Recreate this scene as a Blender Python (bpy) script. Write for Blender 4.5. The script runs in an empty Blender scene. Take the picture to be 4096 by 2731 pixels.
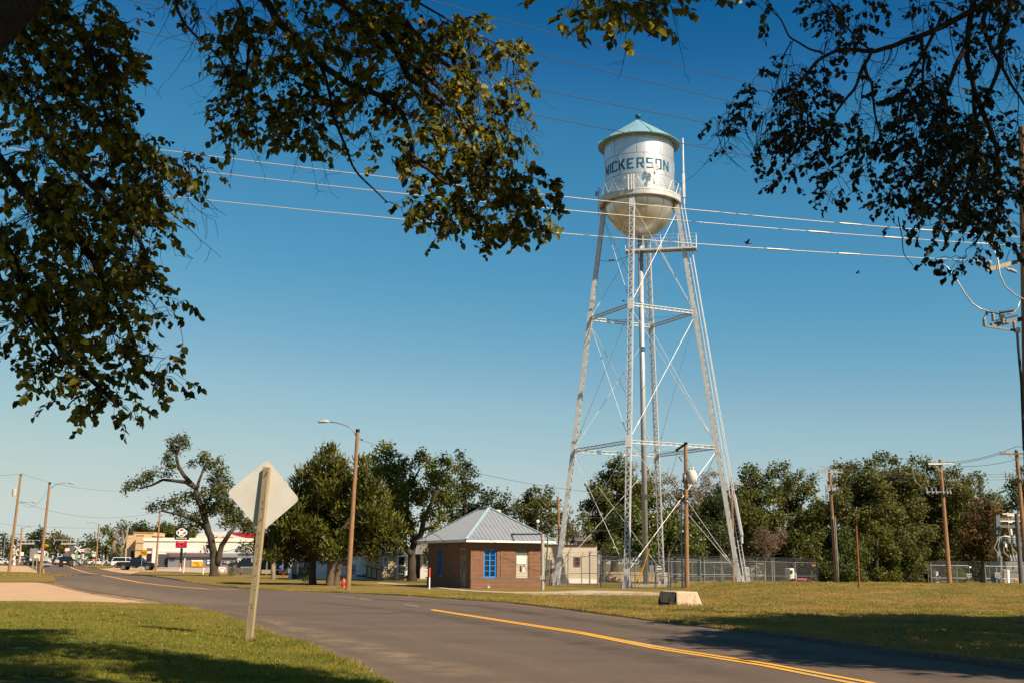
import bpy, bmesh, math, random
import numpy as np
from mathutils import Vector, Matrix, noise
from mathutils.geometry import tessellate_polygon
random.seed(7); RNG = np.random.default_rng(7)
SC = bpy.context.scene; COL = SC.collection; R = math.radians; PI = math.pi
# ------------------------------------------------------------------ camera geometry
F = 4476.0; PITCH = math.atan(884.5/4476); ROLL = .0065; CH = 1.75
cp, sp, ct, st = math.cos(PITCH), math.sin(PITCH), math.cos(ROLL), math.sin(ROLL)
_f = Vector((0, cp, sp)); _r0 = Vector((1, 0, 0)); _u0 = Vector((0, -sp, cp))
_R = ct*_r0 + st*_u0; _U = -st*_r0 + ct*_u0
cam = bpy.data.objects.new('camera', bpy.data.cameras.new('camera')); COL.objects.link(cam)
cam.matrix_world = Matrix(((_R.x, _U.x, -_f.x, 0), (_R.y, _U.y, -_f.y, 0), (_R.z, _U.z, -_f.z, CH), (0, 0, 0, 1)))
cam.data.sensor_width = 36; cam.data.lens = F/4096*36; cam.data.clip_end = 12000; cam.data.clip_start = .1
SC.camera = cam
def ray(px, py):
    return _f + _R*((px-2048)/F) - _U*((py-1365.5)/F)
def P(px, py, Y):                      # point on the sight line of a pixel at forward distance Y
    d = ray(px, py); k = Y/d.y
    return Vector((d.x*k, Y, CH+d.z*k))
def sstep(a, b, v):
    t = min(1, max(0, (v-a)/(b-a))); return t*t*(3-2*t)
def T(x, y):                           # base ground: level, rising a little to the railway crossing
    return .62*sstep(150, 215, y)
def G(px, py, dz=0):                   # where a sight line meets the ground
    d = ray(px, py); z = 0
    for i in range(12):
        k = (z+dz-CH)/d.z if d.z < -1e-5 else 900/d.y
        k = min(k, 900/d.y) if k > 0 else 900/d.y
        z = .5*z + .5*T(d.x*k, d.y*k)
    return Vector((d.x*k, d.y*k, T(d.x*k, d.y*k)+dz))
# ------------------------------------------------------------------ object helpers
ORG = {}
def tag(o, label=None, cat=None, group=None, kind=None):
    if label: o['label'] = label
    if cat: o['category'] = cat
    if group: o['group'] = group
    if kind: o['kind'] = kind
    return o
def thing(name, label, cat, loc=(0, 0, 0), rz=0, group=None):
    o = bpy.data.objects.new(name, None); COL.objects.link(o); o.empty_display_size = .2
    o.location = loc; o.rotation_euler = (0, 0, rz)
    ORG[o.name] = (Vector(loc), rz)
    return tag(o, label, cat, group)
def copytree(o, loc, rz, label, parent=None):
    c = o.copy(); COL.objects.link(c); c.location = loc; c.rotation_euler = (0, 0, rz); c['label'] = label
    for ch in list(o.children):
        k = ch.copy(); COL.objects.link(k); k.parent = c
        for g in list(ch.children):
            d = g.copy(); COL.objects.link(d); d.parent = k
    return c
class B:
    """collects shapes, then links them as ONE mesh object"""
    def __init__(s): s.v = []; s.f = []
    def add(s, vs, fs):
        n = len(s.v); s.v += [tuple(q) for q in vs]; s.f += [tuple(i+n for i in f) for f in fs]; return s
    def box(s, x0, x1, y0, y1, z0, z1):
        return s.add([(x0,y0,z0),(x1,y0,z0),(x1,y1,z0),(x0,y1,z0),(x0,y0,z1),(x1,y0,z1),(x1,y1,z1),(x0,y1,z1)],
                     [(0,3,2,1),(4,5,6,7),(0,1,5,4),(1,2,6,5),(2,3,7,6),(3,0,4,7)])
    def beam(s, a, b, w, h, up=(0, 0, 1)):
        a = Vector(a); b = Vector(b); d = (b-a).normalized(); up = Vector(up)
        if abs(d.dot(up)) > .98: up = Vector((0, 1, 0))
        x = d.cross(up).normalized()*w/2; y = x.cross(d).normalized()*h/2
        vs = [a-x-y, a+x-y, a+x+y, a-x+y, b-x-y, b+x-y, b+x+y, b-x+y]
        return s.add(vs, [(0,3,2,1),(4,5,6,7),(0,1,5,4),(1,2,6,5),(2,3,7,6),(3,0,4,7)])
    def cyl(s, a, b, r0, r1=None, n=10, cap=True):
        return s.tube([a, b], [r0, r0 if r1 is None else r1], n, cap)
    def tube(s, pts, rs, n=8, cap=True):
        pts = [Vector(p) for p in pts]; m = len(pts)
        if not hasattr(rs, '__len__'): rs = [rs]*m
        base = len(s.v); prev = None
        for i, p in enumerate(pts):
            d = (pts[min(i+1, m-1)]-pts[max(i-1, 0)])
            d = d.normalized() if d.length > 1e-9 else Vector((0, 0, 1))
            if prev is None:
                u = d.cross(Vector((0, 0, 1)))
                if u.length < .05: u = d.cross(Vector((0, 1, 0)))
            else:
                u = prev - d*prev.dot(d)
                if u.length < 1e-6: u = d.cross(Vector((0, 1, 0)))
            u.normalize(); prev = u; w = d.cross(u)
            for k in range(n):
                a = 2*PI*k/n; q = p + (u*math.cos(a)+w*math.sin(a))*rs[i]; s.v.append(tuple(q))
        for i in range(m-1):
            for k in range(n):
                a = base+i*n+k; b = base+i*n+(k+1) % n
                s.f.append((a, b, b+n, a+n))
        if cap:
            s.f.append(tuple(base+k for k in range(n))[::-1]); s.f.append(tuple(base+(m-1)*n+k for k in range(n)))
        return s
    def lathe(s, prof, c=(0, 0, 0), n=24):
        base = len(s.v); m = len(prof)
        for r, z in prof:
            for k in range(n):
                a = 2*PI*k/n; s.v.append((c[0]+r*math.cos(a), c[1]+r*math.sin(a), c[2]+z))
        for i in range(m-1):
            for k in range(n):
                a = base+i*n+k; b = base+i*n+(k+1) % n; s.f.append((a, b, b+n, a+n))
        return s
    def poly(s, pts): return s.add(pts, [tuple(range(len(pts)))])
    def prism(s, pts, off):
        n = len(pts); off = Vector(off); a = [Vector(p) for p in pts]
        return s.add(a+[p+off for p in a], [tuple(range(n))[::-1], tuple(range(n, 2*n))]+[(i, (i+1) % n, n+(i+1) % n, n+i) for i in range(n)])
    def ball(s, c, r, n=10, m=7, sc=(1, 1, 1)):
        base = len(s.v)
        for i in range(m+1):
            t = PI*i/m
            for k in range(n):
                a = 2*PI*k/n; rr = max(math.sin(t), .02)
                s.v.append((c[0]+r*sc[0]*rr*math.cos(a), c[1]+r*sc[1]*rr*math.sin(a), c[2]-r*sc[2]*math.cos(t)))
        for i in range(m):
            for k in range(n):
                a = base+i*n+k; b = base+i*n+(k+1) % n; s.f.append((a, b, b+n, a+n))
        return s
    def o(s, name, mat, parent=None, smooth=False, local=False, bevel=0):
        me = bpy.data.meshes.new(name)
        vs = s.v
        if parent is not None and not local:
            oo, rz = ORG[parent.name]; c_, s_ = math.cos(-rz), math.sin(-rz)
            vs = [(c_*(x-oo.x)-s_*(y-oo.y), s_*(x-oo.x)+c_*(y-oo.y), z-oo.z) for x, y, z in vs]
        me.from_pydata(vs, [], s.f); me.materials.append(mat)
        if smooth: me.shade_smooth()
        ob = bpy.data.objects.new(name, me); COL.objects.link(ob)
        if parent is not None: ob.parent = parent; ORG[ob.name] = ORG[parent.name]
        else: ORG[ob.name] = (Vector((0, 0, 0)), 0)
        bm = bmesh.new(); bm.from_mesh(me); bmesh.ops.recalc_face_normals(bm, faces=bm.faces); bm.to_mesh(me); bm.free()
        if smooth:
            for e in []: pass
        if bevel:
            md = ob.modifiers.new('bevel', 'BEVEL'); md.width = bevel; md.segments = 2; md.limit_method = 'ANGLE'
        return ob
def npmesh(name, V, Fc, mat, parent=None, org=None):
    """V (n,3) world coords, Fc (m,k) index array"""
    me = bpy.data.meshes.new(name)
    V = np.asarray(V, dtype=np.float32)
    if parent is not None:
        oo, rz = ORG[parent.name]; V = V-np.array(oo, dtype=np.float32)
    m, k = Fc.shape
    me.vertices.add(len(V)); me.vertices.foreach_set('co', V.ravel())
    me.loops.add(m*k); me.loops.foreach_set('vertex_index', Fc.astype(np.int32).ravel())
    me.polygons.add(m); me.polygons.foreach_set('loop_start', np.arange(0, m*k, k, dtype=np.int32))
    me.update(calc_edges=True); me.materials.append(mat)
    ob = bpy.data.objects.new(name, me); COL.objects.link(ob)
    if parent is not None: ob.parent = parent; ORG[ob.name] = ORG[parent.name]
    return ob
def onwall(O, D, px, py):              # pixel -> (distance along wall, height)
    d = ray(px, py); D = Vector(D)
    # O + s*D = k*d (plan)
    det = D.x*(-d.y)+d.x*D.y
    s_ = (-O[0]*(-d.y)-d.x*O[1])/det if abs(det) > 1e-9 else 0
    k = (O[1]+s_*D.y)/d.y
    return s_, CH+k*d.z
# ------------------------------------------------------------------ materials
MATS = {}
AK = .707                                # all albedos, against EXPO
def lin(c): return tuple(q*AK for q in c[:3])+(1,)
def mat(name, c, c2=None, rough=.8, metal=0, scale=6, bump=0, bscale=None, detail=6, spec=.3, stretch=None, isl=0, contrast=(.35, .65)):
    if name in MATS: return MATS[name]
    m = bpy.data.materials.new(name); m.use_nodes = True; MATS[name] = m
    nt = m.node_tree; N = nt.nodes; L = nt.links; b = N['Principled BSDF']
    b.inputs['Roughness'].default_value = rough; b.inputs['Metallic'].default_value = metal
    b.inputs['Specular IOR Level'].default_value = spec
    b.inputs['Base Color'].default_value = lin(c)
    tc = N.new('ShaderNodeTexCoord'); vec = tc.outputs['Object']
    if stretch:
        mp = N.new('ShaderNodeMapping'); mp.inputs['Scale'].default_value = stretch; L.new(vec, mp.inputs[0]); vec = mp.outputs[0]
    if c2 is not None:
        nz = N.new('ShaderNodeTexNoise'); nz.inputs['Scale'].default_value = scale; nz.inputs['Detail'].default_value = detail
        nz.inputs['Roughness'].default_value = .65; L.new(vec, nz.inputs['Vector'])
        fac = nz.outputs['Fac']
        if isl:
            g = N.new('ShaderNodeNewGeometry'); mm = N.new('ShaderNodeMix'); mm.inputs[0].default_value = isl
            L.new(fac, mm.inputs[2]); L.new(g.outputs['Random Per Island'], mm.inputs[3]); fac = mm.outputs[0]
        rp = N.new('ShaderNodeMapRange'); rp.inputs[1].default_value = contrast[0]; rp.inputs[2].default_value = contrast[1]
        L.new(fac, rp.inputs[0])
        mx = N.new('ShaderNodeMix'); mx.data_type = 'RGBA'
        mx.inputs[6].default_value = lin(c); mx.inputs[7].default_value = lin(c2)
        L.new(rp.outputs[0], mx.inputs[0]); L.new(mx.outputs[2], b.inputs['Base Color'])
    if bump:
        n2 = N.new('ShaderNodeTexNoise'); n2.inputs['Scale'].default_value = bscale or scale*4; n2.inputs['Detail'].default_value = 8
        L.new(vec, n2.inputs['Vector'])
        bp = N.new('ShaderNodeBump'); bp.inputs['Strength'].default_value = min(1, bump); bp.inputs['Distance'].default_value = .03*max(1, bump)
        L.new(n2.outputs['Fac'], bp.inputs['Height']); L.new(bp.outputs[0], b.inputs['Normal'])
    return m
def leafmat(name, c, c2, c3=None, trans=.35, scale=.6, f3=.06, rough=.55, mixw=.5, lo=.25, hi=.75):
    """foliage: colour varies leaf by leaf and in patches; lets some light through"""
    if name in MATS: return MATS[name]
    m = bpy.data.materials.new(name); m.use_nodes = True; MATS[name] = m
    nt = m.node_tree; N = nt.nodes; L = nt.links; b = N['Principled BSDF']; out = N['Material Output']
    b.inputs['Roughness'].default_value = rough; b.inputs['Specular IOR Level'].default_value = .25
    tc = N.new('ShaderNodeTexCoord'); nz = N.new('ShaderNodeTexNoise'); nz.inputs['Scale'].default_value = scale; nz.inputs['Detail'].default_value = 3
    L.new(tc.outputs['Object'], nz.inputs['Vector'])
    g = N.new('ShaderNodeNewGeometry')
    mm = N.new('ShaderNodeMix'); mm.inputs[0].default_value = mixw
    L.new(nz.outputs['Fac'], mm.inputs[2]); L.new(g.outputs['Random Per Island'], mm.inputs[3])
    rp = N.new('ShaderNodeMapRange'); rp.inputs[1].default_value = lo; rp.inputs[2].default_value = hi; L.new(mm.outputs[0], rp.inputs[0])
    mx = N.new('ShaderNodeMix'); mx.data_type = 'RGBA'; mx.inputs[6].default_value = lin(c); mx.inputs[7].default_value = lin(c2)
    L.new(rp.outputs[0], mx.inputs[0]); col = mx.outputs[2]
    if c3 is not None:
        gt = N.new('ShaderNodeMath'); gt.operation = 'GREATER_THAN'; gt.inputs[1].default_value = 1-f3
        L.new(g.outputs['Random Per Island'], gt.inputs[0])
        m2 = N.new('ShaderNodeMix'); m2.data_type = 'RGBA'; m2.inputs[7].default_value = lin(c3)
        L.new(gt.outputs[0], m2.inputs[0]); L.new(col, m2.inputs[6]); col = m2.outputs[2]
    L.new(col, b.inputs['Base Color'])
    tr = N.new('ShaderNodeBsdfTranslucent')
    hs = N.new('ShaderNodeHueSaturation'); hs.inputs['Value'].default_value = 1.5; hs.inputs['Hue'].default_value = .485; L.new(col, hs.inputs['Color'])
    L.new(hs.outputs[0], tr.inputs['Color'])
    ms = N.new('ShaderNodeMixShader'); ms.inputs[0].default_value = trans
    L.new(b.outputs[0], ms.inputs[1]); L.new(tr.outputs[0], ms.inputs[2]); L.new(ms.outputs[0], out.inputs['Surface'])
    return m
def linemat(name, c, c2, axis=2, period=.15, width=.12, rough=.7, metal=0, vary=.15, bumpd=.02, diag=False):
    """boards / siding / metal panels: a groove every <period> metres along an axis"""
    if name in MATS: return MATS[name]
    m = mat(name, c, tuple(min(1, q*(1-vary)) for q in c), rough=rough, metal=metal, scale=3)
    nt = m.node_tree; N = nt.nodes; L = nt.links; b = N['Principled BSDF']
    tc = N.new('ShaderNodeTexCoord'); sx = N.new('ShaderNodeSeparateXYZ'); L.new(tc.outputs['Object'], sx.inputs[0])
    src = sx.outputs[axis]
    if diag:
        ad = N.new('ShaderNodeMath'); L.new(sx.outputs[0], ad.inputs[0]); L.new(sx.outputs[1], ad.inputs[1]); src = ad.outputs[0]
    dv = N.new('ShaderNodeMath'); dv.operation = 'DIVIDE'; dv.inputs[1].default_value = period; L.new(src, dv.inputs[0])
    fr = N.new('ShaderNodeMath'); fr.operation = 'FRACT'; L.new(dv.outputs[0], fr.inputs[0])
    ls = N.new('ShaderNodeMath'); ls.operation = 'LESS_THAN'; ls.inputs[1].default_value = width; L.new(fr.outputs[0], ls.inputs[0])
    old = b.inputs['Base Color'].links[0].from_socket
    mx = N.new('ShaderNodeMix'); mx.data_type = 'RGBA'; mx.inputs[7].default_value = lin(c2)
    L.new(ls.outputs[0], mx.inputs[0]); L.new(old, mx.inputs[6]); L.new(mx.outputs[2], b.inputs['Base Color'])
    bp = N.new('ShaderNodeBump'); bp.inputs['Distance'].default_value = bumpd; bp.inputs['Strength'].default_value = .8
    L.new(fr.outputs[0], bp.inputs['Height']); L.new(bp.outputs[0], b.inputs['Normal'])
    return m
def brickmat(name, c1, c2, mortar, sc=1.0, bw=.24, rh=.09, ms=.014, zvert=False):
    if name in MATS: return MATS[name]
    m = bpy.data.materials.new(name); m.use_nodes = True; MATS[name] = m
    nt = m.node_tree; N = nt.nodes; L = nt.links; b = N['Principled BSDF']; b.inputs['Roughness'].default_value = .85
    tc = N.new('ShaderNodeTexCoord'); sx = N.new('ShaderNodeSeparateXYZ'); L.new(tc.outputs['Object'], sx.inputs[0])
    ad = N.new('ShaderNodeMath'); L.new(sx.outputs[0], ad.inputs[0]); L.new(sx.outputs[1], ad.inputs[1])
    cb = N.new('ShaderNodeCombineXYZ')
    L.new(ad.outputs[0], cb.inputs[1 if zvert else 0]); L.new(sx.outputs[2], cb.inputs[0 if zvert else 1])
    bt = N.new('ShaderNodeTexBrick'); bt.inputs['Scale'].default_value = sc
    bt.inputs['Color1'].default_value = lin(c1); bt.inputs['Color2'].default_value = lin(c2); bt.inputs['Mortar'].default_value = lin(mortar)
    bt.inputs['Brick Width'].default_value = bw; bt.inputs['Row Height'].default_value = rh; bt.inputs['Mortar Size'].default_value = ms
    L.new(cb.outputs[0], bt.inputs['Vector'])
    nz = N.new('ShaderNodeTexNoise'); nz.inputs['Scale'].default_value = 2.5; nz.inputs['Detail'].default_value = 6; L.new(tc.outputs['Object'], nz.inputs['Vector'])
    hs = N.new('ShaderNodeHueSaturation'); L.new(bt.outputs['Color'], hs.inputs['Color'])
    mr = N.new('ShaderNodeMapRange'); mr.inputs[3].default_value = .7; mr.inputs[4].default_value = 1.3; L.new(nz.outputs['Fac'], mr.inputs[0]); L.new(mr.outputs[0], hs.inputs['Value'])
    L.new(hs.outputs[0], b.inputs['Base Color'])
    bp = N.new('ShaderNodeBump'); bp.inputs['Distance'].default_value = .01; bp.invert = True; L.new(bt.outputs['Fac'], bp.inputs['Height']); L.new(bp.outputs[0], b.inputs['Normal'])
    return m
def emat(name, c, s):
    if name in MATS: return MATS[name]
    m = mat(name, c); b = m.node_tree.nodes['Principled BSDF']
    b.inputs['Emission Color'].default_value = lin(c); b.inputs['Emission Strength'].default_value = s; return m
wood = mat('weathered_wood', (.46, .25, .115), (.24, .13, .065), rough=.9, scale=3, bump=.6, bscale=14, stretch=(6, 6, .5))
wood_pale = mat('pale_wood', (.52, .42, .26), (.34, .27, .17), rough=.9, scale=5, bump=.5, bscale=16, stretch=(10, 10, .8))
wood_dark = mat('dark_wood', (.10, .055, .03), (.05, .03, .02), rough=.9, scale=5, bump=.4, stretch=(6, 6, .8))
galv = mat('galvanised_steel', (.34, .355, .36), (.25, .265, .27), rough=.45, metal=.5, scale=5)
dkmetal = mat('dark_metal', (.035, .035, .04), (.06, .05, .05), rough=.5, scale=8)
white = mat('white_paint', (1.05, 1.02, .95), (.9, .88, .8), rough=.5, scale=2)
cream = mat('cream_paint', (.92, .80, .60), (.78, .68, .5), rough=.7, scale=2)
black = mat('black_paint', (.012, .012, .015), rough=.5)
redp = mat('red_paint', (.62, .02, .03), (.5, .02, .03), rough=.5, scale=4)
rust = mat('rusty_steel', (.30, .09, .035), (.15, .05, .025), rough=.9, scale=10, bump=.4)
tyre = mat('tyre_rubber', (.02, .02, .02), (.035, .033, .03), rough=.9)
rimm = mat('wheel_rim', (.6, .6, .6), rough=.25, metal=.9)
glassd = mat('dark_glass', (.012, .016, .02), rough=.06, spec=.6)
conc = mat('concrete', (.56, .48, .37), (.34, .28, .21), rough=.9, scale=4, bump=.5, bscale=20)
silver = mat('silver_tank_paint', (.98, .97, .95), (.80, .79, .77), rough=.36, metal=.75, scale=1.4, contrast=(.3, .7))
silver2 = mat('silver_steel_paint', (.80, .79, .77), (.60, .60, .59), rough=.5, metal=.3, scale=2.2)
tealp = mat('teal_paint', (.006, .12, .21), (.005, .10, .18), rough=.5)
roofteal = mat('aqua_roof_paint', (.26, .45, .52), (.20, .38, .45), rough=.5, scale=1)
insul = mat('porcelain_grey', (.45, .45, .42), rough=.25)
bark = mat('tree_bark', (.10, .075, .05), (.045, .033, .022), rough=.95, scale=5, bump=.9, bscale=12, stretch=(3, 3, .7))
bark_pale = mat('pale_bark', (.36, .28, .20), (.18, .13, .09), rough=.95, scale=4, bump=.8, bscale=10, stretch=(3, 3, .6))
twig = mat('twig_bark', (.045, .03, .02), (.02, .014, .01), rough=.9, scale=8)
cable_m = mat('aluminium_cable', (.62, .54, .44), rough=.4, metal=.3)
cable_d = mat('dark_cable', (.05, .05, .05), rough=.6)
def text(s, size, parent, M, m, name='lettering', ext=.004, xs=1.0):
    cu = bpy.data.curves.new('t', 'FONT'); cu.body = s; cu.size = size; cu.extrude = ext; cu.align_x = 'CENTER'; cu.align_y = 'CENTER'
    ob = bpy.data.objects.new('t', cu); COL.objects.link(ob)
    dg = bpy.context.evaluated_depsgraph_get(); me = bpy.data.meshes.new_from_object(ob.evaluated_get(dg))
    bpy.data.objects.remove(ob); bpy.data.curves.remove(cu)
    me.materials.clear(); me.materials.append(m)
    oo, rz = ORG[parent.name]
    W = Matrix.Translation(oo) @ Matrix.Rotation(rz, 4, 'Z')
    me.transform(W.inverted() @ M @ Matrix.Diagonal((xs, 1, 1, 1)))
    o = bpy.data.objects.new(name, me); COL.objects.link(o); o.parent = parent; ORG[o.name] = ORG[parent.name]
    return o
def facing(pos, az=0):                  # text standing upright, read from the camera side (towards -y), turned by az
    return Matrix.Translation(pos) @ Matrix.Rotation(az, 4, 'Z') @ Matrix.Rotation(PI/2, 4, 'X')
# ------------------------------------------------------------------ sun, sky
SUN_AZ, SUN_EL = R(50), R(42)           # azimuth to the right of straight behind the camera
sd = Vector((math.sin(SUN_AZ)*math.cos(SUN_EL), -math.cos(SUN_AZ)*math.cos(SUN_EL), math.sin(SUN_EL)))
sl = bpy.data.lights.new('sun', 'SUN'); sl.energy = 5.0; sl.angle = R(.5); sl.color = (1, .86, .67)
so = bpy.data.objects.new('sun', sl); COL.objects.link(so); so.rotation_euler = sd.to_track_quat('Z', 'Y').to_euler()
wd = bpy.data.worlds.new('World'); SC.world = wd; wd.use_nodes = True
wn = wd.node_tree.nodes; wl = wd.node_tree.links
sk = wn.new('ShaderNodeTexSky'); sk.sky_type = 'NISHITA'; sk.sun_disc = False; sk.sun_elevation = SUN_EL
sk.sun_rotation = PI-SUN_AZ             # compass angle from +Y, clockwise
sk.air_density = 1.0; sk.dust_density = .25; sk.ozone_density = 1.6; sk.altitude = 0
EXPO = .95
KS = .085*2**EXPO                       # grade of the sky: steeper red, so the zenith goes deep blue and the horizon stays pale
sep = wn.new('ShaderNodeSeparateColor'); cmb = wn.new('ShaderNodeCombineColor'); wl.new(sk.outputs[0], sep.inputs[0])
CUR = (((0, 0), (1.05, .004), (1.333, .032), (2.2, .107), (2.353, .125), (3.137, .242), (3.53, .296), (6.9, .552), (10, .62), (16, .65)),
       ((0, 0), (1.5, .08), (1.88, .114), (2.275, .205), (3.373, .328), (3.686, .361), (4.784, .465), (5.255, .515), (8.31, .651), (12, .70), (16, .72)),
       ((0, 0), (2.2, .16), (3.2, .283), (3.765, .40), (5.1, .525), (5.57, .55), (6.04, .58), (6.59, .61), (7.1, .625), (7.69, .615), (10, .60), (16, .60)))
for i, pts in enumerate(CUR):
    dv = wn.new('ShaderNodeMath'); dv.operation = 'DIVIDE'; dv.inputs[1].default_value = 16; wl.new(sep.outputs[i], dv.inputs[0])
    fc_ = wn.new('ShaderNodeFloatCurve'); cm_ = fc_.mapping; cv_ = cm_.curves[0]
    while len(cv_.points) > 2: cv_.points.remove(cv_.points[1])
    cv_.points[0].location = (0, pts[0][1]); cv_.points[1].location = (1, pts[-1][1])
    for x_, y_ in pts[1:-1]: cv_.points.new(x_/16, y_)
    for p_ in cv_.points: p_.handle_type = 'AUTO_CLAMPED'
    cm_.update(); wl.new(dv.outputs[0], fc_.inputs['Value']); mu = wn.new('ShaderNodeMath'); mu.operation = 'DIVIDE'; mu.inputs[1].default_value = KS; wl.new(fc_.outputs[0], mu.inputs[0]); wl.new(mu.outputs[0], cmb.inputs[i])
wl.new(cmb.outputs[0], wn['Background'].inputs['Color'])
wn['Background'].inputs['Strength'].default_value = .085
vs_ = SC.view_settings; vs_.view_transform = 'Standard'; vs_.look = 'None'; vs_.exposure = EXPO; vs_.gamma = 1
# ================================================================== GROUND
def grassmat(name, a, b, c, s1=.35, s2=3, dry=.5):
    m = mat(name, a, b, rough=.95, scale=s2, bump=1, bscale=30, contrast=(.3, .7))
    nt = m.node_tree; N = nt.nodes; L = nt.links; bs = N['Principled BSDF']
    bs.inputs['Specular IOR Level'].default_value = .05
    old = bs.inputs['Base Color'].links[0].from_socket
    tc = N.new('ShaderNodeTexCoord'); nz = N.new('ShaderNodeTexNoise'); nz.inputs['Scale'].default_value = s1; nz.inputs['Detail'].default_value = 7; nz.inputs['Roughness'].default_value = .7
    mp = N.new('ShaderNodeMapping'); mp.inputs['Scale'].default_value = (.5, 1, 1); L.new(tc.outputs['Object'], mp.inputs[0]); L.new(mp.outputs[0], nz.inputs['Vector'])
    mr = N.new('ShaderNodeMapRange'); mr.inputs[1].default_value = dry-.1; mr.inputs[2].default_value = dry+.13; L.new(nz.outputs['Fac'], mr.inputs[0])
    mx = N.new('ShaderNodeMix'); mx.data_type = 'RGBA'; mx.inputs[7].default_value = lin(c); L.new(mr.outputs[0], mx.inputs[0]); L.new(old, mx.inputs[6]); L.new(mx.outputs[2], bs.inputs['Base Color'])
    return m
g_far = grassmat('far_grass', (.14, .13, .05), (.10, .11, .035), (.24, .18, .09))
g_near = grassmat('near_lawn', (.12, .13, .02), (.07, .085, .012), (.22, .17, .04), dry=.56)
g_right = grassmat('right_lawn', (.21, .185, .045), (.14, .145, .03), (.34, .185, .065), dry=.50)
asph = mat('asphalt', (.172, .122, .086), (.122, .088, .066), rough=.88, scale=.5, bump=.5, bscale=120, detail=10, stretch=(.6, 1.2, 1), spec=.25, contrast=(.3, .75))
def asph_dirt():
    nt = asph.node_tree; N = nt.nodes; L = nt.links; b = N['Principled BSDF']; old = b.inputs['Base Color'].links[0].from_socket
    tc = N.new('ShaderNodeTexCoord')
    nz = N.new('ShaderNodeTexNoise'); nz.inputs['Scale'].default_value = 90; nz.inputs['Detail'].default_value = 4; L.new(tc.outputs['Object'], nz.inputs['Vector'])
    mr = N.new('ShaderNodeMapRange'); mr.inputs[1].default_value = .3; mr.inputs[2].default_value = .7; mr.inputs[3].default_value = .75; mr.inputs[4].default_value = 1.25; L.new(nz.outputs['Fac'], mr.inputs[0])
    nb = N.new('ShaderNodeTexNoise'); nb.inputs['Scale'].default_value = 7; nb.inputs['Detail'].default_value = 8; nb.inputs['Roughness'].default_value = .8; L.new(tc.outputs['Object'], nb.inputs['Vector']); mb_ = N.new('ShaderNodeMapRange'); mb_.inputs[1].default_value = .3; mb_.inputs[2].default_value = .7; mb_.inputs[3].default_value = .84; mb_.inputs[4].default_value = 1.16; L.new(nb.outputs['Fac'], mb_.inputs[0])
    mm_ = N.new('ShaderNodeMath'); mm_.operation = 'MULTIPLY'; L.new(mr.outputs[0], mm_.inputs[0]); L.new(mb_.outputs[0], mm_.inputs[1])
    hs_ = N.new('ShaderNodeHueSaturation'); L.new(old, hs_.inputs['Color']); L.new(mm_.outputs[0], hs_.inputs['Value'])
    L.new(hs_.outputs[0], b.inputs['Base Color'])
asph_dirt()
gravel = mat('gravel', (.68, .44, .255), (.50, .32, .18), rough=.95, scale=1.2, bump=1, bscale=25, stretch=(.4, 1.6, 1))
sand = mat('drifted_sand', (.155, .125, .10), (.085, .074, .067), rough=.95, scale=2.2, bump=.5, bscale=60, stretch=(.5, 1.4, 1), contrast=(.4, .6))
pave = mat('old_concrete_path', (.58, .44, .31), (.46, .35, .25), rough=.9, scale=1.5, bump=.3)
yel = mat('yellow_line_paint', (1.05, .50, .035), (.82, .40, .05), rough=.7, scale=8, contrast=(.3, .8))
whl = mat('white_line_paint', (.8, .7, .6), (.35, .3, .26), rough=.7, scale=8)
BR = [130+5*i for i in range(20)]
def sheet(name, pts, dz, m, flat=True, kind='structure', parent=None):
    """polygon given by pixels, laid on the ground and cut into bands so that it follows the rise"""
    w = [G(px, py, dz) for px, py in pts]
    bm = bmesh.new(); vs = [bm.verts.new((q.x, q.y, 0)) for q in w]
    for tri in tessellate_polygon([[Vector((q.x, q.y*.2, 0)) for q in w]]): bm.faces.new([vs[i] for i in tri])
    ys = [q.y for q in w]
    for y in BR:
        if min(ys) < y < max(ys):
            bmesh.ops.bisect_plane(bm, geom=bm.verts[:]+bm.edges[:]+bm.faces[:], plane_co=(0, y, 0), plane_no=(0, 1, 0))
    bmesh.ops.triangulate(bm, faces=bm.faces[:], ngon_method='EAR_CLIP')
    for v in bm.verts: v.co.z = T(v.co.x, v.co.y)+dz
    bmesh.ops.recalc_face_normals(bm, faces=bm.faces[:])
    if sum(f.normal.z for f in bm.faces) < 0: bmesh.ops.reverse_faces(bm, faces=bm.faces[:])
    me = bpy.data.meshes.new(name); bm.to_mesh(me); bm.free(); me.materials.append(m)
    o = bpy.data.objects.new(name, me); COL.objects.link(o); ORG[o.name] = (Vector((0, 0, 0)), 0)
    if kind: o['kind'] = kind
    return o
g = B()                                  # base ground to the horizon
ys = [-60, 0, 60, 120]+BR+[240, 300, 500, 900, 1600, 3000, 7000]
xs = [-6000, -2500, -900, -300, -100, -40, 0, 40, 100, 300, 900, 2500, 6000]
g.v = [(x, y, T(x, y)-.03) for y in ys for x in xs]; nx = len(xs)
g.f = [(j*nx+i, j*nx+i+1, (j+1)*nx+i+1, (j+1)*nx+i) for j in range(len(ys)-1) for i in range(nx-1)]
tag(g.o('ground', g_far), kind='structure')
FARE = [(605,2302),(724,2321),(855,2341),(1000,2354),(1085,2359),(1309,2367),(1427,2373),(1638,2381),(1723,2388),(2048,2410),(2311,2441),(2574,2476),(2837,2507),(3035,2532),(3335,2570),(3598,2611),(3861,2642),(4096,2672),(4500,2730),(5200,2840)]
NEARE = [(1900,2990),(1640,2800),(1526,2731),(1421,2676),(1316,2630),(1230,2591),(1131,2557),(1033,2527),(954,2492),(855,2455),(730,2428)]
LEFTE = [(585,2394),(421,2372),(316,2354),(260,2339),(219,2325),(210,2310),(176,2291),(148,2280),(107,2260),(88,2250),(95,2243)]
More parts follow.
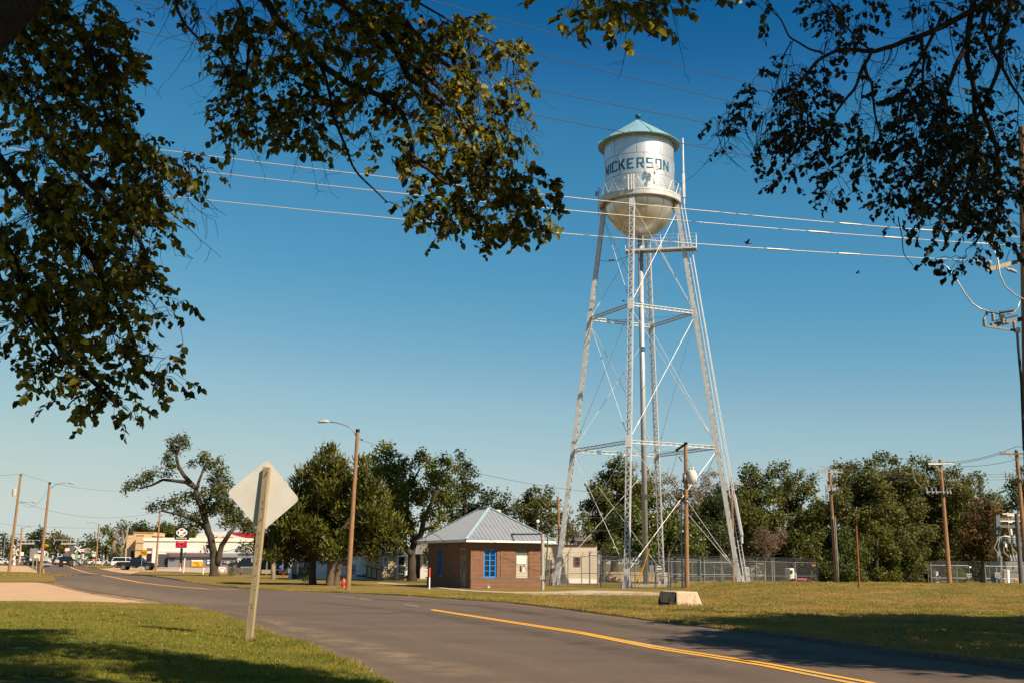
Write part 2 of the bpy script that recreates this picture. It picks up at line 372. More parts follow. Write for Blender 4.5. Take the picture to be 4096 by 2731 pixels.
RIGHTE = [(240,2243),(291,2258),(353,2267),(394,2275),(480,2290),(560,2298)]
sheet('road', NEARE+LEFTE+RIGHTE+FARE, 0, asph)
sheet('gravel_lot', [(-700,2324),(225,2327),(262,2341),(316,2356),(421,2374),(585,2396),(740,2429),(960,2496),(960,2560),(-700,2560)], .006, gravel)
sheet('gravel_lot', [(-500,2260),(0,2260),(105,2262),(146,2281),(178,2293),(212,2312),(150,2318),(-500,2318)], .005, gravel)
sheet('gravel_lot', [(-500,2240.5),(90,2241),(84,2252),(-500,2252)], .005, gravel)
sheet('side_road', [(300,2258),(394,2273),(480,2288.5),(560,2296),(700,2292),(640,2284),(560,2272),(470,2262),(380,2254)], .012, gravel)
sheet('parking_lot', [(420,2258),(470,2264),(560,2273),(640,2283),(760,2287),(900,2292),(1080,2297),(1080,2270),(800,2262),(560,2254)], .022, pave)
0 and sheet('drifted_sand', [(585,2394),(740,2420),(900,2440),(1060,2470),(1300,2540),(1500,2600),(1750,2680),(2000,2760),(1900,2800),(1650,2720),(1400,2630),(1200,2560),(1040,2510),(900,2478),(730,2437),(560,2398)], .004, sand)
0 and sheet('drifted_sand', [(219,2324),(320,2330),(420,2348),(560,2370),(700,2385),(760,2402),(590,2394),(421,2373),(316,2356)], .004, sand)
def driftmat(name, c):
    m = bpy.data.materials.new(name); m.use_nodes = True; nt = m.node_tree; N = nt.nodes; L = nt.links; b = N['Principled BSDF']; b.inputs['Base Color'].default_value = lin(c); b.inputs['Roughness'].default_value = .95
    at = N.new('ShaderNodeAttribute'); at.attribute_name = 'a'; tc = N.new('ShaderNodeTexCoord'); nz = N.new('ShaderNodeTexNoise'); nz.inputs['Scale'].default_value = 1.1; nz.inputs['Detail'].default_value = 12; nz.inputs['Roughness'].default_value = .72
    L.new(tc.outputs['Object'], nz.inputs['Vector']); mr = N.new('ShaderNodeMapRange'); mr.inputs[1].default_value = .38; mr.inputs[2].default_value = .68; L.new(nz.outputs['Fac'], mr.inputs[0])
    mu = N.new('ShaderNodeMath'); mu.operation = 'MULTIPLY'; L.new(at.outputs['Fac'], mu.inputs[0]); L.new(mr.outputs[0], mu.inputs[1]); L.new(mu.outputs[0], b.inputs['Alpha']); return m
dust_m = driftmat('drifted_dust', (.38, .27, .17)); tar_m = driftmat('dark_tyre_band', (.035, .03, .028))
def drift(name, c, w, m, k=.8, dz=.006):
    p = [G(a, b, dz) for a, b in c]; q = []
    for i in range(len(p)-1):
        n = max(1, int((p[i+1]-p[i]).length/1.5)); q += [p[i].lerp(p[i+1], t/n) for t in range(n)]
    q.append(p[-1]); b_ = B(); al = []; K = 9
    for i, a in enumerate(q):
        d = (q[min(i+1, len(q)-1)]-q[max(0, i-1)]); d.z = 0; d.normalize(); s = Vector((-d.y, d.x, 0))
        for j in range(K):
            u = j/(K-1)*2-1; e = a+s*(w/2*u); b_.v.append((e.x, e.y, T(e.x, e.y)+dz)); al.append(k*(1-u*u)*min(1, i/3, (len(q)-1-i)/3))
    b_.f = [(i*K+j, (i+1)*K+j, (i+1)*K+j+1, i*K+j+1) for i in range(len(q)-1) for j in range(K-1)]
    o = b_.o(name, m); o['kind'] = 'structure'; at = o.data.attributes.new('a', 'FLOAT', 'POINT'); at.data.foreach_set('value', al); return o
drift('dust', [(700,2425),(860,2446),(1040,2478),(1240,2528),(1460,2590),(1750,2665),(2100,2760),(2500,2860)], 1.5, dust_m, .75)
drift('dust', [(640,2412),(840,2440),(1010,2490),(1190,2560),(1420,2655),(1600,2740)], 1.0, dust_m, .8)
drift('dust', [(230,2322),(330,2336),(440,2356),(600,2382),(760,2402),(960,2425)], 4.5, dust_m, .8)
drift('dust', [(900,2445),(1400,2500),(2100,2640),(2500,2780)], .9, dust_m, .3, .0065)
drift('dust', [(1500,2378),(2048,2416),(2574,2485),(3035,2541),(3598,2622),(4096,2684)], .8, dust_m, .5, .007)
drift('tyre_band', [(1200,2400),(1700,2450),(2300,2560),(2900,2690),(3300,2790)], 1.2, tar_m, .35, .005)
drift('tyre_band', [(1350,2385),(1900,2420),(2500,2500),(3100,2590),(3700,2700),(4200,2790)], 1.3, tar_m, .45, .005)
crack_m = driftmat('tar_crack', (.02, .017, .015))
for c_, w_ in (([(1184,2413),(1320,2411),(1460,2410),(1640,2414)], .05), ([(1150,2468),(1380,2454),(1611,2443),(1900,2440)], .05), ([(1260,2428),(1370,2419),(1500,2421)], .04), ([(2100,2600),(2400,2560),(2700,2536),(2990,2534)], .03), ([(2300,2731),(2600,2690),(2900,2662)], .025), ([(900,2412),(1050,2405),(1250,2400)], .05)):
    drift('road_crack', c_, w_, crack_m, 1.6, .007)
def line(name, c, w, m, dz=.009):        # painted line along ground points, real width
    p = [G(a, b, dz) for a, b in c]; q = []
    for i in range(len(p)-1):
        n = max(1, int((p[i+1]-p[i]).length/4))
        q += [p[i].lerp(p[i+1], k/n) for k in range(n)]
    q.append(p[-1]); b_ = B()
    for i, a in enumerate(q):
        d = (q[min(i+1, len(q)-1)]-q[max(0, i-1)]); d.z = 0; d.normalize(); s = Vector((-d.y, d.x, 0))*w/2
        for k in (a-s, a+s): b_.v.append((k.x, k.y, T(k.x, k.y)+dz))
    b_.f = [(2*i, 2*i+2, 2*i+3, 2*i+1) for i in range(len(q)-1)]
    o = b_.o(name, m); o['kind'] = 'structure'; return o
yl = [(1726,2435),(2048,2484),(2330,2527),(2612,2582),(3060,2650),(3500,2731),(3900,2810)]
yl2 = [(1726,2437.5),(2048,2488.5),(2330,2532.5),(2612,2589),(3060,2660),(3420,2731),(3820,2815)]
line('road_marking', yl, .14, yel); line('road_marking', yl2, .15, yel)
line('road_marking', [(205,2250),(230,2257),(296,2273),(407,2298),(559,2328),(640,2338),(724,2346),(830,2354),(960,2357)], .28, yel)
for a in ([(1322,2380),(1421,2389)], [(1437,2391),(1486,2398)], [(1618,2415),(1674,2423)]): line('road_marking', a, .1, whl)
for a in ([(2510,2559.5),(2720,2597)], [(3180,2681),(3440,2733)]): line('road_marking', a, .045, whl, .012)
# right-hand lawn: ruled from the kerb outwards, with the grassy mound
def HR(x, y):
    z = .05
    m_ = sstep(10.2, 14.2, x-(y-70)*.06)*sstep(44, 69, y)*(1-sstep(80, 93, y))
    z += .50*m_
    gl = sstep(19, 24, x)*math.exp(-((y-66-.6*math.sin(x*.5))/1.0)**2)*.34
    z -= gl*m_*(1+.3*math.sin(x*3.1))
    z += .03*math.sin(x*.9+y*.35)*m_ + .012*math.sin(x*2.3+1)*math.sin(y*1.7)
    return z+T(x, y)
ex, ey = zip(*FARE)
lb = B(); cols = list(range(605, 5200, 18)); ROWS = 90; lg = []
for px in cols:
    py = np.interp(px, ex, ey); e = G(px, py, .0)
    d = Vector((e.x, e.y, 0)); L0 = d.length; d.normalize(); L1 = max(165, L0+12)
    for j in range(ROWS):
        t = (j/(ROWS-1))**1.6; q = d*(L0+(L1-L0)*t)
        if j == 0: z = -.01
        else: z = HR(q.x, q.y)
        if j == 1: q = d*(L0+.06)
        lb.v.append((q.x, q.y, z))
lb.f = [(i*ROWS+j, (i+1)*ROWS+j, (i+1)*ROWS+j+1, i*ROWS+j+1) for i in range(len(cols)-1) for j in range(ROWS-1)]
lawnR = tag(lb.o('lawn', g_right, smooth=True), kind='structure')
# near lawn on the left
ey2 = []; ex2 = []
for px, py in NEARE:
    q = G(px, py); ey2.append(q.y); ex2.append(q.x)
q = G(585, 2421); ey2.append(q.y); ex2.append(q.x); q = G(420, 2417); ey2.append(q.y); ex2.append(q.x)
TOPY = ey2[-1]
def xedge(y): return float(np.interp(y, ey2, ex2))
def HL(x, y):
    e = max(0, xedge(y)-x); f = max(0, TOPY+1.2-y+.6*math.sin(x*.8))
    return .09*min(1, e/.1)+.20*sstep(.3, 5, e)*sstep(0, 9, f)+.012*math.sin(x*1.9)*math.sin(y*1.3)
ll = B(); yy = np.linspace(8, TOPY, 90); NC = 70
for y in yy:
    xe = xedge(y)
    for i in range(NC):
        t = (i/(NC-1))**2; x = xe-(t*(xe+34)); xx = x
        if i == 0: z = -.01
        else: z = HL(x, y)
        if i == 1: xx = xe-.03; z = .06
        ll.v.append((xx, y, z))
ll.f = [(j*NC+i+1, j*NC+i, (j+1)*NC+i, (j+1)*NC+i+1) for j in range(len(yy)-1) for i in range(NC-1)]
n0 = len(ll.v)
tag(ll.o('lawn', g_near, smooth=True), kind='structure')
# grass strips far left
for pts in ([(-500,2283),(0,2284),(120,2286),(195,2292),(222,2310),(219,2326),(100,2325),(-500,2326)],
            [(-500,2250),(60,2252),(100,2257),(60,2258),(-500,2258)],
            [(295,2257),(353,2265),(400,2272),(440,2270),(480,2262),(430,2252),(330,2250)],
            [(520,2293),(560,2284),(640,2284),(700,2288),(620,2301)]):
    sheet('grass_verge', pts, .045, g_right)
kerbm = mat('kerb_concrete', (.20, .155, .12), (.12, .095, .075), rough=.9, scale=6)
kyel = mat('yellow_kerb_paint', (.55, .36, .10), (.4, .3, .15), rough=.9, scale=5)
def kerb(pts, m, h=.07, w=.14):
    p = [G(a, b) for a, b in pts]; b_ = B()
    for i in range(len(p)-1):
        a, c = p[i], p[i+1]; b_.beam((a.x, a.y, a.z+h/2-.02), (c.x, c.y, c.z+h/2-.02), w, h+.04)
    o = b_.o('kerb', m); o['kind'] = 'structure'; return o
kerb([(2574,2477),(2700,2492),(2837,2508),(2930,2520)], kerbm, .03)
kerb([(3035,2534),(3335,2572),(3598,2613),(3861,2644),(4096,2674),(4500,2733)], kerbm, .09, .16)
kerb([(1435,2373),(1540,2377),(1638,2381)], kyel, .07)
kerb([(590,2302),(650,2309),(724,2320),(770,2326)], kerbm, .08); kerb([(890,2338),(1000,2353),(1085,2358)], kerbm, .07); kerb([(1526,2731),(1421,2676),(1316,2630)], kerbm, .05)
sheet('path', [(1500,2330),(1720,2346),(1850,2361),(2048,2371),(2150,2377),(2640,2380),(2648,2366),(2350,2359),(2230,2364),(2048,2366),(1870,2358),(1700,2341),(1520,2327)], .068, pave)
# ---- grass blades
def blades(name, pos, h, m, lean=.35, w=.012, per=6, spread=.05):
    pos = np.asarray(pos, dtype=float)
    nv = np.array([noise.fractal(Vector((x*.8, y*.55, 3.1)), 1.0, 2.0, 4) for x, y in pos[:, :2]]); n2 = np.array([noise.noise(Vector((x*3.1, y*2.2, 9.1))) for x, y in pos[:, :2]])
    if len(pos) > 9000: k_ = (nv+.35*n2) > -.62+.35*RNG.random(len(pos)); pos = pos[k_]; nv = nv[k_]; n2 = n2[k_]   # thin, worn patches
    hs_ = np.repeat(np.clip(.95+.75*nv+.55*n2, .35, 2.1), per)
    n = len(pos); N = n*per; c = np.repeat(pos, per, 0); c[:, :2] += RNG.normal(0, spread, (N, 2))
    a = RNG.uniform(0, 2*PI, N); hh = h*RNG.uniform(.5, 1.2, N)*hs_; le = RNG.uniform(0, lean, N)*hh*1.6; b2 = RNG.uniform(0, 2*PI, N)
    V = np.zeros((N, 3, 3)); dx = np.cos(a)*w/2; dy = np.sin(a)*w/2
    V[:, 0] = c; V[:, 0, 0] -= dx; V[:, 0, 1] -= dy; V[:, 1] = c; V[:, 1, 0] += dx; V[:, 1, 1] += dy
    V[:, 2] = c; V[:, 2, 0] += np.cos(b2)*le; V[:, 2, 1] += np.sin(b2)*le; V[:, 2, 2] += hh
    o = npmesh(name, V.reshape(-1, 3), np.arange(N*3).reshape(-1, 3), m); o['kind'] = 'stuff'; return o
gb1 = leafmat('lawn_blades', (.135, .17, .018), (.36, .31, .05), (.42, .26, .08), trans=.3, scale=.45, f3=.05, mixw=.35, lo=.33, hi=.67)
gb2 = leafmat('dry_blades', (.17, .19, .03), (.52, .35, .08), (.50, .27, .10), trans=.3, scale=.28, f3=.12, mixw=.3, lo=.36, hi=.64)
pos = []
while len(pos) < 60000:
    y = 15+(TOPY-15)*random.random()**1.5; xe = xedge(y); x0 = -.50*y; 
    if xe < x0: continue
    x = xe-.02-(xe-x0)*random.random()
    if random.random() > (xe-x0)/22: continue
    pos.append((x, y, HL(x, y)-.005))
pos = np.array(pos); dm_ = RNG.random(len(pos)) < np.clip((pos[:, 1]-25)/16, 0, .75)
blades('lawn_grass', pos[~dm_], .055, gb1, w=.016, per=6, spread=.06); blades('dry_grass', pos[dm_], .05, gb2, w=.018, per=6, spread=.06)
pos = []
fy = [G(a, b).y for a, b in FARE]; fx = [G(a, b).x for a, b in FARE]; order = np.argsort(fx); fxs = np.array(fx)[order]; fys = np.array(fy)[order]
while len(pos) < 52000:
    y = 20+62*random.random()**1.2; x = random.uniform(-.2, .48)*y
    ye = float(np.interp(x, fxs, fys))
    if y < ye+.03: continue
    q = math.hypot(x, y)
    if x < 7.5 and y > 66: continue
    if -4 < x < 10.5 and 70.5 < y: continue
    pos.append((x, y, HR(x, y)-.01))
blades('verge_grass', np.array(pos), .06, gb2, w=.03, per=6, spread=.09)
pos = []                                   # ragged fringe along both road edges
for E_, H_, s in ((NEARE, HL, -1), (FARE, HR, 1)):
    w = [G(a, b) for a, b in E_]
    for i in range(len(w)-1):
        if w[i].y > 120: continue
        L_ = (w[i+1]-w[i]).length
        for k in range(int(L_*(45 if s < 0 else 26))):
            q = w[i].lerp(w[i+1], random.random())
            x, y = (q.x-abs(random.gauss(0, .10))-.02, q.y) if s < 0 else (q.x, q.y+abs(random.gauss(0, .18))+.02)
            pos.append((x, y, .03))
blades('edge_grass', np.array(pos), .10, gb2, w=.02, per=6, spread=.05, lean=.7)
pos = [(-28+random.gauss(0, 1.5), 0, 0) for _ in range(0)]
for px, py, n, s in ((192,2303,700,1.0), (400,2266,500,1.6), (70,2300,400,1.3)):
    c = G(px, py)
    for k in range(n):
        x, y = c.x+random.gauss(0, s), c.y+random.gauss(0, s*.8); pos.append((x, y, T(x, y)+.03))
blades('tall_weeds', np.array(pos), .2, gb2, w=.06, per=5, spread=.12)
# ================================================================== TREES
def foliage_np(blobs, leaf, dens, flat=.0, spiky=False, shell=.45):
    """leaf faces in clumps through each blob's volume; blobs = (centre, radius)"""
    Vs = []
    for c, r in blobs:
        n = max(12, int(dens*12*(r/leaf)**2))
        nc = max(4, int(n/14)); d = RNG.normal(size=(nc, 3)); d /= np.linalg.norm(d, axis=1)[:, None]
        rad = r*(RNG.uniform(shell**3, 1.15, nc)**(1/3))
        cc = d*rad[:, None]*np.array([1, 1, .9]); k = RNG.integers(0, nc, n)
        p = cc[k]+RNG.normal(0, max(leaf*1.1, r*.13), (n, 3))+np.array(c)
        nrm = d[k]*.7+RNG.normal(0, .6, (n, 3))+np.array([0, 0, .35]); nrm /= np.linalg.norm(nrm, axis=1)[:, None]
        a = RNG.normal(size=(n, 3)); u = np.cross(nrm, a); u /= np.linalg.norm(u, axis=1)[:, None]; w = np.cross(nrm, u)
        s = leaf*1.25*RNG.uniform(.6, 1.25, n)[:, None]
        if spiky:
            up = RNG.normal(0, .55, (n, 3))+d[k]*.6+np.array([0, 0, .9]); up /= np.linalg.norm(up, axis=1)[:, None]
            sd_ = np.cross(up, nrm); sd_ /= np.linalg.norm(sd_, axis=1)[:, None]+1e-6
            q = np.stack([p-sd_*s*.25, p+sd_*s*.25, p+up*s*1.5+sd_*s*.08, p+up*s*1.5-sd_*s*.08], 1)
        else:
            q = np.stack([p-u*s*.5, p-w*s*.32, p+u*s*.55, p+w*s*.32], 1)
        Vs.append(q.reshape(-1, 3))
    V = np.concatenate(Vs); return V, np.arange(len(V)).reshape(-1, 4)
def bentpath(a, b, n=5, amp=.06):
    a = Vector(a); b = Vector(b); L = (b-a).length; o = []
    k1 = Vector([random.gauss(0, 1) for _ in range(3)])*amp*L
    for i in range(n+1):
        t = i/n; o.append(a.lerp(b, t)+k1*math.sin(t*PI)+Vector([random.gauss(0, 1) for _ in range(3)])*amp*L*.18*math.sin(t*PI))
    return o
def tree(name, label, cat, base, Y, blobs, trunks, lm, leaf=.22, dens=1.6, z=None, off=(0, 0), sc=1.0, group=None, spiky=False, bm_=None, depth=1.0, r0=.3, twigs=2, shell=.45):
    """blobs and trunks in source pixels (x, y, r) measured in a crop of origin off and scale sc"""
    cv = lambda x, y, Yd: P(off[0]+x/sc, off[1]+y/sc, Yd)
    b0 = cv(base[0], base[1], Y); gz = T(b0.x, b0.y) if z is None else z
    root = thing(name, label, cat, (b0.x, Y, gz), 0, group)
    W = Y/F; bl = []; cx = sum(b[0] for b in blobs)/len(blobs); 
    for (x, y, r) in blobs:
        rr = r/sc*W; k = 2 if r/sc*W > .9 else 1
        for q in range(k):
            c = cv(x, y, Y+RNG.normal(0, 1)*depth*max(rr, .8)*1.5)
            bl.append((np.array(c), rr*(1 if q == 0 else .85)))
    V, Fc = foliage_np(bl, leaf, dens, spiky=spiky, shell=shell)
    npmesh('crown', V, Fc, lm, root)
    t = B(); pts_all = []
    for path in trunks:
        pr = path[0]; pp = [cv(x, y, Y+(0 if i < 2 else random.gauss(0, .35))) for i, (x, y) in enumerate(path[1:])]
        grd = abs(path[1][1]-base[1]) < 40
        if grd: pp[0].z = gz-.15
        q = []
        for i in range(len(pp)-1):
            for k in range(3): q.append(pp[i].lerp(pp[i+1], k/3)+Vector((random.gauss(0, .03), random.gauss(0, .03), 0)))
        q.append(pp[-1]); rs = [pr[0]+(pr[1]-pr[0])*i/(len(q)-1) for i in range(len(q))]
        if grd: rs[0] *= 1.45; rs[1] *= 1.12
        t.tube(q, rs, 9); pts_all += q
    if pts_all and twigs:
        for c, r in bl:
            c = Vector(c)
            near = min(pts_all, key=lambda p: (p-c).length+(2 if p.z > c.z else 0))
            pa = bentpath(near, c, 5, .07); L_ = (c-near).length
            t.tube(pa, [min(.11, .010*L_+.018)*(1-.7*i/5) for i in range(6)], 5, False)
            for k in range(twigs):
                e = c+Vector([random.gauss(0, 1) for _ in range(3)])*r*.8
                t.tube(bentpath(c, e, 3, .1), [.03, .022, .015, .008], 4, False)
    t.o('trunk', bm_ or bark, root, smooth=True)
    return root
def cluster(x0, x1, ytop, ybot, n, r):
    o = []
    for i in range(n):
        t = random.random(); x = x0+(x1-x0)*t; k = math.sin(PI*t)**.5; y = ybot-(ybot-ytop)*k*random.random()**.6
        o.append((x, max(y, ytop+r*.6), r*random.uniform(.6, 1.1)))
    return o
lv_elm = leafmat('elm_foliage', (.050, .072, .018), (0.169, 0.175, 0.050), (.17, .12, .05), scale=.35, f3=.1)
lv_ced = leafmat('cedar_foliage', (.022, .034, .004), (.175, .165, .012), (.10, .07, .03), trans=.15, scale=.6, f3=.04)
lv_hack = leafmat('hackberry_foliage', (.044, .068, .008), (.24, .25, .02), (.20, .17, .03), scale=.5, f3=.06)
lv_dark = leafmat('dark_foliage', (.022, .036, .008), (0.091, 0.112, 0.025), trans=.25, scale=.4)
lv_wood = leafmat('woodland_foliage', (.042, .064, .012), (.20, .215, .036), (.17, .13, .05), scale=.25, f3=.08)
lv_wood2 = leafmat('brownish_foliage', (.048, .064, .014), (.215, .21, .042), (.20, .12, .04), scale=.3, f3=.05)
lv_gold = leafmat('golden_foliage', (.09, .085, .018), (.20, .15, .03), (.30, .14, .03), scale=.4, f3=.12)
lv_bush = leafmat('green_bush_foliage', (.045, .075, .014), (0.144, 0.174, 0.036), (.20, .19, .04), scale=.6)
lv_far = leafmat('distant_foliage', (.050, .065, .026), (.10, .11, .045), scale=.2)
lv_sparse = leafmat('sparse_pinkish_foliage', (.16, .10, .06), (.28, .19, .11), scale=.3)
Z1 = dict(off=(0, 1700), sc=1.5205)
tree('elm_tree', 'gnarled leaning tree with open wind-swept crown in front of the shop', 'tree', (1305,915), 132,
 [(1100,90,36),(1050,92,28),(1125,110,30),(1060,150,40),(1015,195,32),(1035,245,34),(1020,295,24),(930,295,34),(885,305,28),(800,350,32),(775,390,26),(850,345,28),(910,335,24),(1235,200,38),(1275,240,44),(1345,285,40),(1175,235,24),(1390,350,32),(1310,330,40),(1330,400,60),(1240,420,42),(1150,435,42),(1085,465,44),(1000,480,34),(930,495,32),(1100,530,34),(1180,550,42),(1280,500,50),(1380,490,55),(1205,610,26),(1420,560,50),(1480,600,44),(1370,580,34),(1520,610,40),(1490,745,34),(1262,740,24),(1545,625,34),(1110,600,24),(1330,210,20),(1460,520,30)],
 [((.52,.36),(1305,915),(1302,860),(1300,800),(1285,700),(1262,620),(1232,520)),((.36,.12),(1232,520),(1200,430),(1190,380),(1125,312),(1082,240),(1075,180),(1100,110)),((.26,.08),(1190,380),(1130,345),(1050,335),(990,330),(920,365),(850,385)),((.22,.07),(1195,385),(1212,340),(1235,270),(1262,220)),((.36,.12),(1318,850),(1350,730),(1400,650),(1440,600),(1500,570)),((.26,.08),(1265,640),(1200,585),(1100,545),(980,520)),((.2,.06),(1240,540),(1300,500),(1350,440),(1370,370))], lv_elm, leaf=.26, dens=2.3, r0=.6, twigs=3, **Z1)
Z2 = dict(off=(1000, 1700), sc=1.521)
tree('cedar_tree', 'tallest dark cedar with pointed top, left of the street lamp pole', 'tree', (378,968), 86,
 [(490,135,14),(482,170,24),(432,175,14),(440,225,40),(515,230,34),(385,250,30),(335,305,34),(585,225,16),(285,335,24),(420,310,60),(535,310,60),(305,410,54),(385,420,70),(500,420,80),(600,390,66),(240,500,44),(320,520,72),(450,530,90),(570,510,80),(160,600,46),(250,610,74),(380,640,90),(500,640,90),(120,670,44),(85,730,40),(70,770,34),(140,780,34),(250,790,40),(340,800,40),(440,790,34),(200,725,62),(320,735,60),(420,730,60),(180,790,24),(60,760,30)],
 [((.26,.16),(380,968),(380,860),(385,760),(400,600),(470,400),(485,200)),((.12,.05),(385,780),(300,700),(200,690)),((.12,.05),(395,640),(520,560),(560,470))], lv_ced, leaf=.20, dens=4.2, spiky=True, r0=.26, shell=.6, **Z2)
tree('cedar_tree', 'broad dark cedar with twin trunks behind the fire hydrant', 'tree', (490,975), 84,
 [(690,235,26),(672,300,40),(740,380,50),(690,440,66),(800,470,52),(740,560,76),(850,590,54),(650,580,70),(720,680,74),(820,690,60),(885,735,30),(745,780,34),(620,740,50),(560,700,56),(540,790,24),(900,640,36),(480,760,34)],
 [((.32,.2),(488,975),(490,900),(500,820),(540,700),(640,520),(680,330)),((.24,.14),(520,972),(535,890),(560,810),(640,720),(760,640)),((.12,.05),(640,560),(740,520),(800,480))], lv_ced, leaf=.20, dens=4.2, spiky=True, r0=.22, bm_=mat('cedar_bark', (.22, .15, .10), (.09, .06, .04), rough=.95, scale=8, bump=.8, stretch=(5, 5, .4)), shell=.6, **Z2)
tree('hackberry_tree', 'large yellow-green tree with forked dark trunk beside the brick hut', 'tree', (985,940), 108,
 [(820,140,46),(760,190,44),(870,200,46),(790,280,66),(880,290,66),(950,240,46),(1045,200,44),(1100,240,44),(1180,225,44),(1240,250,30),(900,390,80),(985,340,50),(1030,430,60),(1130,320,60),(1200,340,52),(1180,440,62),(1240,480,40),(900,510,80),(960,600,58),(1075,540,50),(1165,550,46),(1120,630,40),(920,680,46),(1005,690,30),(860,600,50),(1050,160,20),(1110,400,44)],
 [((.42,.30),(985,945),(985,860),(985,770),(1000,700)),((.3,.12),(985,790),(940,735),(905,680),(890,560),(870,400),(820,250)),((.34,.12),(998,720),(1040,660),(1060,560),(1120,440),(1170,300)),((.2,.08),(1045,640),(1120,610),(1190,540)),((.2,.08),(1000,700),(960,560),(960,400),(1030,270))], lv_hack, leaf=.24, dens=2.6, r0=.5, **Z2)
tree('leafy_tree', 'dark green tree rising behind the hut roof', 'tree', (1330,900), 128,
 [(1272,200,26),(1290,245,34),(1330,240,30),(1300,315,44),(1355,290,24),(1330,390,48),(1280,410,50),(1380,390,32),(1430,440,40),(1480,420,34),(1400,500,46),(1550,440,28),(1560,510,40),(1495,500,42),(1330,520,54),(1262,560,50),(1440,560,46),(1340,620,60),(1240,650,50),(1530,580,50),(1200,720,40)],
 [((.4,.2),(1330,900),(1330,760),(1320,600),(1300,400)),((.2,.08),(1325,600),(1420,520),(1520,480))], lv_dark, leaf=.27, dens=2.4, r0=.4, **Z2)
tree('climbing_shrub', 'narrow leafy shrub growing at the left corner of the brick hut', 'shrub', (1095,935), 86,
 [(1092,740,18),(1080,775,20),(1100,800,20),(1085,830,20),(1098,870,16),(1075,850,12),(1095,905,10)], [((.05,.03),(1095,935),(1092,850),(1090,770))], lv_bush, leaf=.12, dens=2.6, r0=.05, **Z2)
Z3 = dict(off=(2048, 1700), sc=1.5205)
tree('leafy_tree', 'green tree behind the siding building, left of the tower legs', 'tree', (190,960), 135,
 [(100,420,26),(140,400,30),(215,405,34),(100,470,46),(180,480,54),(250,470,36),(50,520,46),(130,560,56),(220,570,46),(10,600,46),(290,560,24),(30,480,26),(150,640,60),(60,680,50),(240,650,44)],
 [((.3,.2),(190,960),(195,800),(195,640)),((.16,.06),(195,660),(160,560),(120,460)),((.16,.06),(195,640),(230,520),(220,430))], lv_wood, leaf=.26, dens=2.2, r0=.3, **Z3)
tree('pine_tree', 'thin ragged pine behind the siding building', 'tree', (330,960), 128,
 [(340,550,22),(305,580,20),(360,600,24),(345,650,30),(310,640,20),(380,660,24),(405,665,14),(320,690,26),(360,700,24),(400,700,14)],
 [((.16,.06),(330,960),(335,760),(342,560))], leafmat('pine_needles', (.11,.095,.035), (.20,.155,.06), scale=.5), leaf=.24, dens=2.0, spiky=True, r0=.16, **Z3)
tree('oak_tree', 'tall dark tree behind the tower with a peaked top', 'tree', (620,960), 116,
 [(655,205,22),(640,240,30),(600,255,30),(690,280,46),(555,310,34),(620,340,60),(700,360,60),(530,380,46),(478,385,26),(560,440,66),(490,490,50),(600,490,76),(700,470,76),(440,560,30),(520,590,66),(462,630,40),(540,690,60),(440,500,24),(640,620,80),(780,420,60),(820,370,46),(500,740,50),(600,760,60),(760,520,60)],
 [((.42,.2),(620,960),(625,780),(630,600),(650,380)),((.2,.08),(625,640),(560,520),(500,420))], lv_wood, leaf=.24, dens=2.9, r0=.4, **Z3)
tree('broadleaf_tree', 'dense glossy round tree directly behind the tower riser pipe', 'tree', (985,965), 106,
 [(640,540,50),(720,520,50),(800,470,50),(880,470,50),(600,620,40),(690,640,70),(790,600,76),(880,600,76),(960,570,60),(620,710,44),(720,750,60),(830,720,76),(930,690,70),(1010,650,60),(1080,640,50),(900,790,54),(1000,770,60),(1090,740,54),(1130,690,40),(1140,780,36),(800,800,40),(1050,820,40),(660,790,30)],
 [((.3,.2),(985,972),(985,880),(975,780)),((.16,.08),(980,800),(880,700),(800,600)),((.3,.2),(548,965),(550,900),(560,780))], leafmat('glossy_foliage', (.055,.085,.014), (0.162, 0.198, 0.042), (.2,.2,.06), trans=.2, scale=.8, rough=.35), leaf=.22, dens=3.2, r0=.3, **Z3)
tree('bare_tree', 'half-bare pinkish tree showing behind the transformer pole', 'tree', (980,960), 150,
 [(740,250,34),(800,280,40),(860,290,40),(940,330,46),(1000,350,40),(1180,310,40),(1230,290,36),(1200,380,50),(1140,420,50),(940,420,50),(1020,430,50),(1270,350,36),(1090,380,30),(860,380,50)],
 [((.3,.2),(980,960),(980,700),(990,500)),((.16,.04),(985,600),(880,400),(820,260)),((.16,.04),(990,520),(1120,400),(1220,280)),((.12,.03),(1000,480),(1010,380),(980,300))], lv_sparse, leaf=.22, dens=.55, r0=.3, twigs=9, bm_=bark_pale, **Z3)
tree('golden_tree', 'yellowish thin tree between the riser and the transformer pole', 'tree', (1100,960), 125,
 [(1010,440,40),(1080,420,40),(1110,480,46),(1050,520,46),(1140,540,46),(980,500,40),(1170,470,30),(1120,600,50)], [((.2,.1),(1100,960),(1090,700),(1080,500))], lv_gold, leaf=.22, dens=1.6, r0=.2, **Z3)
tree('leafy_tree', 'dark round tree behind the right tower leg', 'tree', (1270,965), 116,
 [(1260,400,34),(1220,440,44),(1290,430,44),(1200,520,56),(1270,520,60),(1180,610,60),(1250,640,70),(1160,700,50),(1220,740,60),(1300,720,50),(1190,820,40),(1270,820,50),(1140,590,40)],
 [((.3,.15),(1270,965),(1265,800),(1260,600))], lv_dark, leaf=.24, dens=2.8, r0=.3, **Z3)
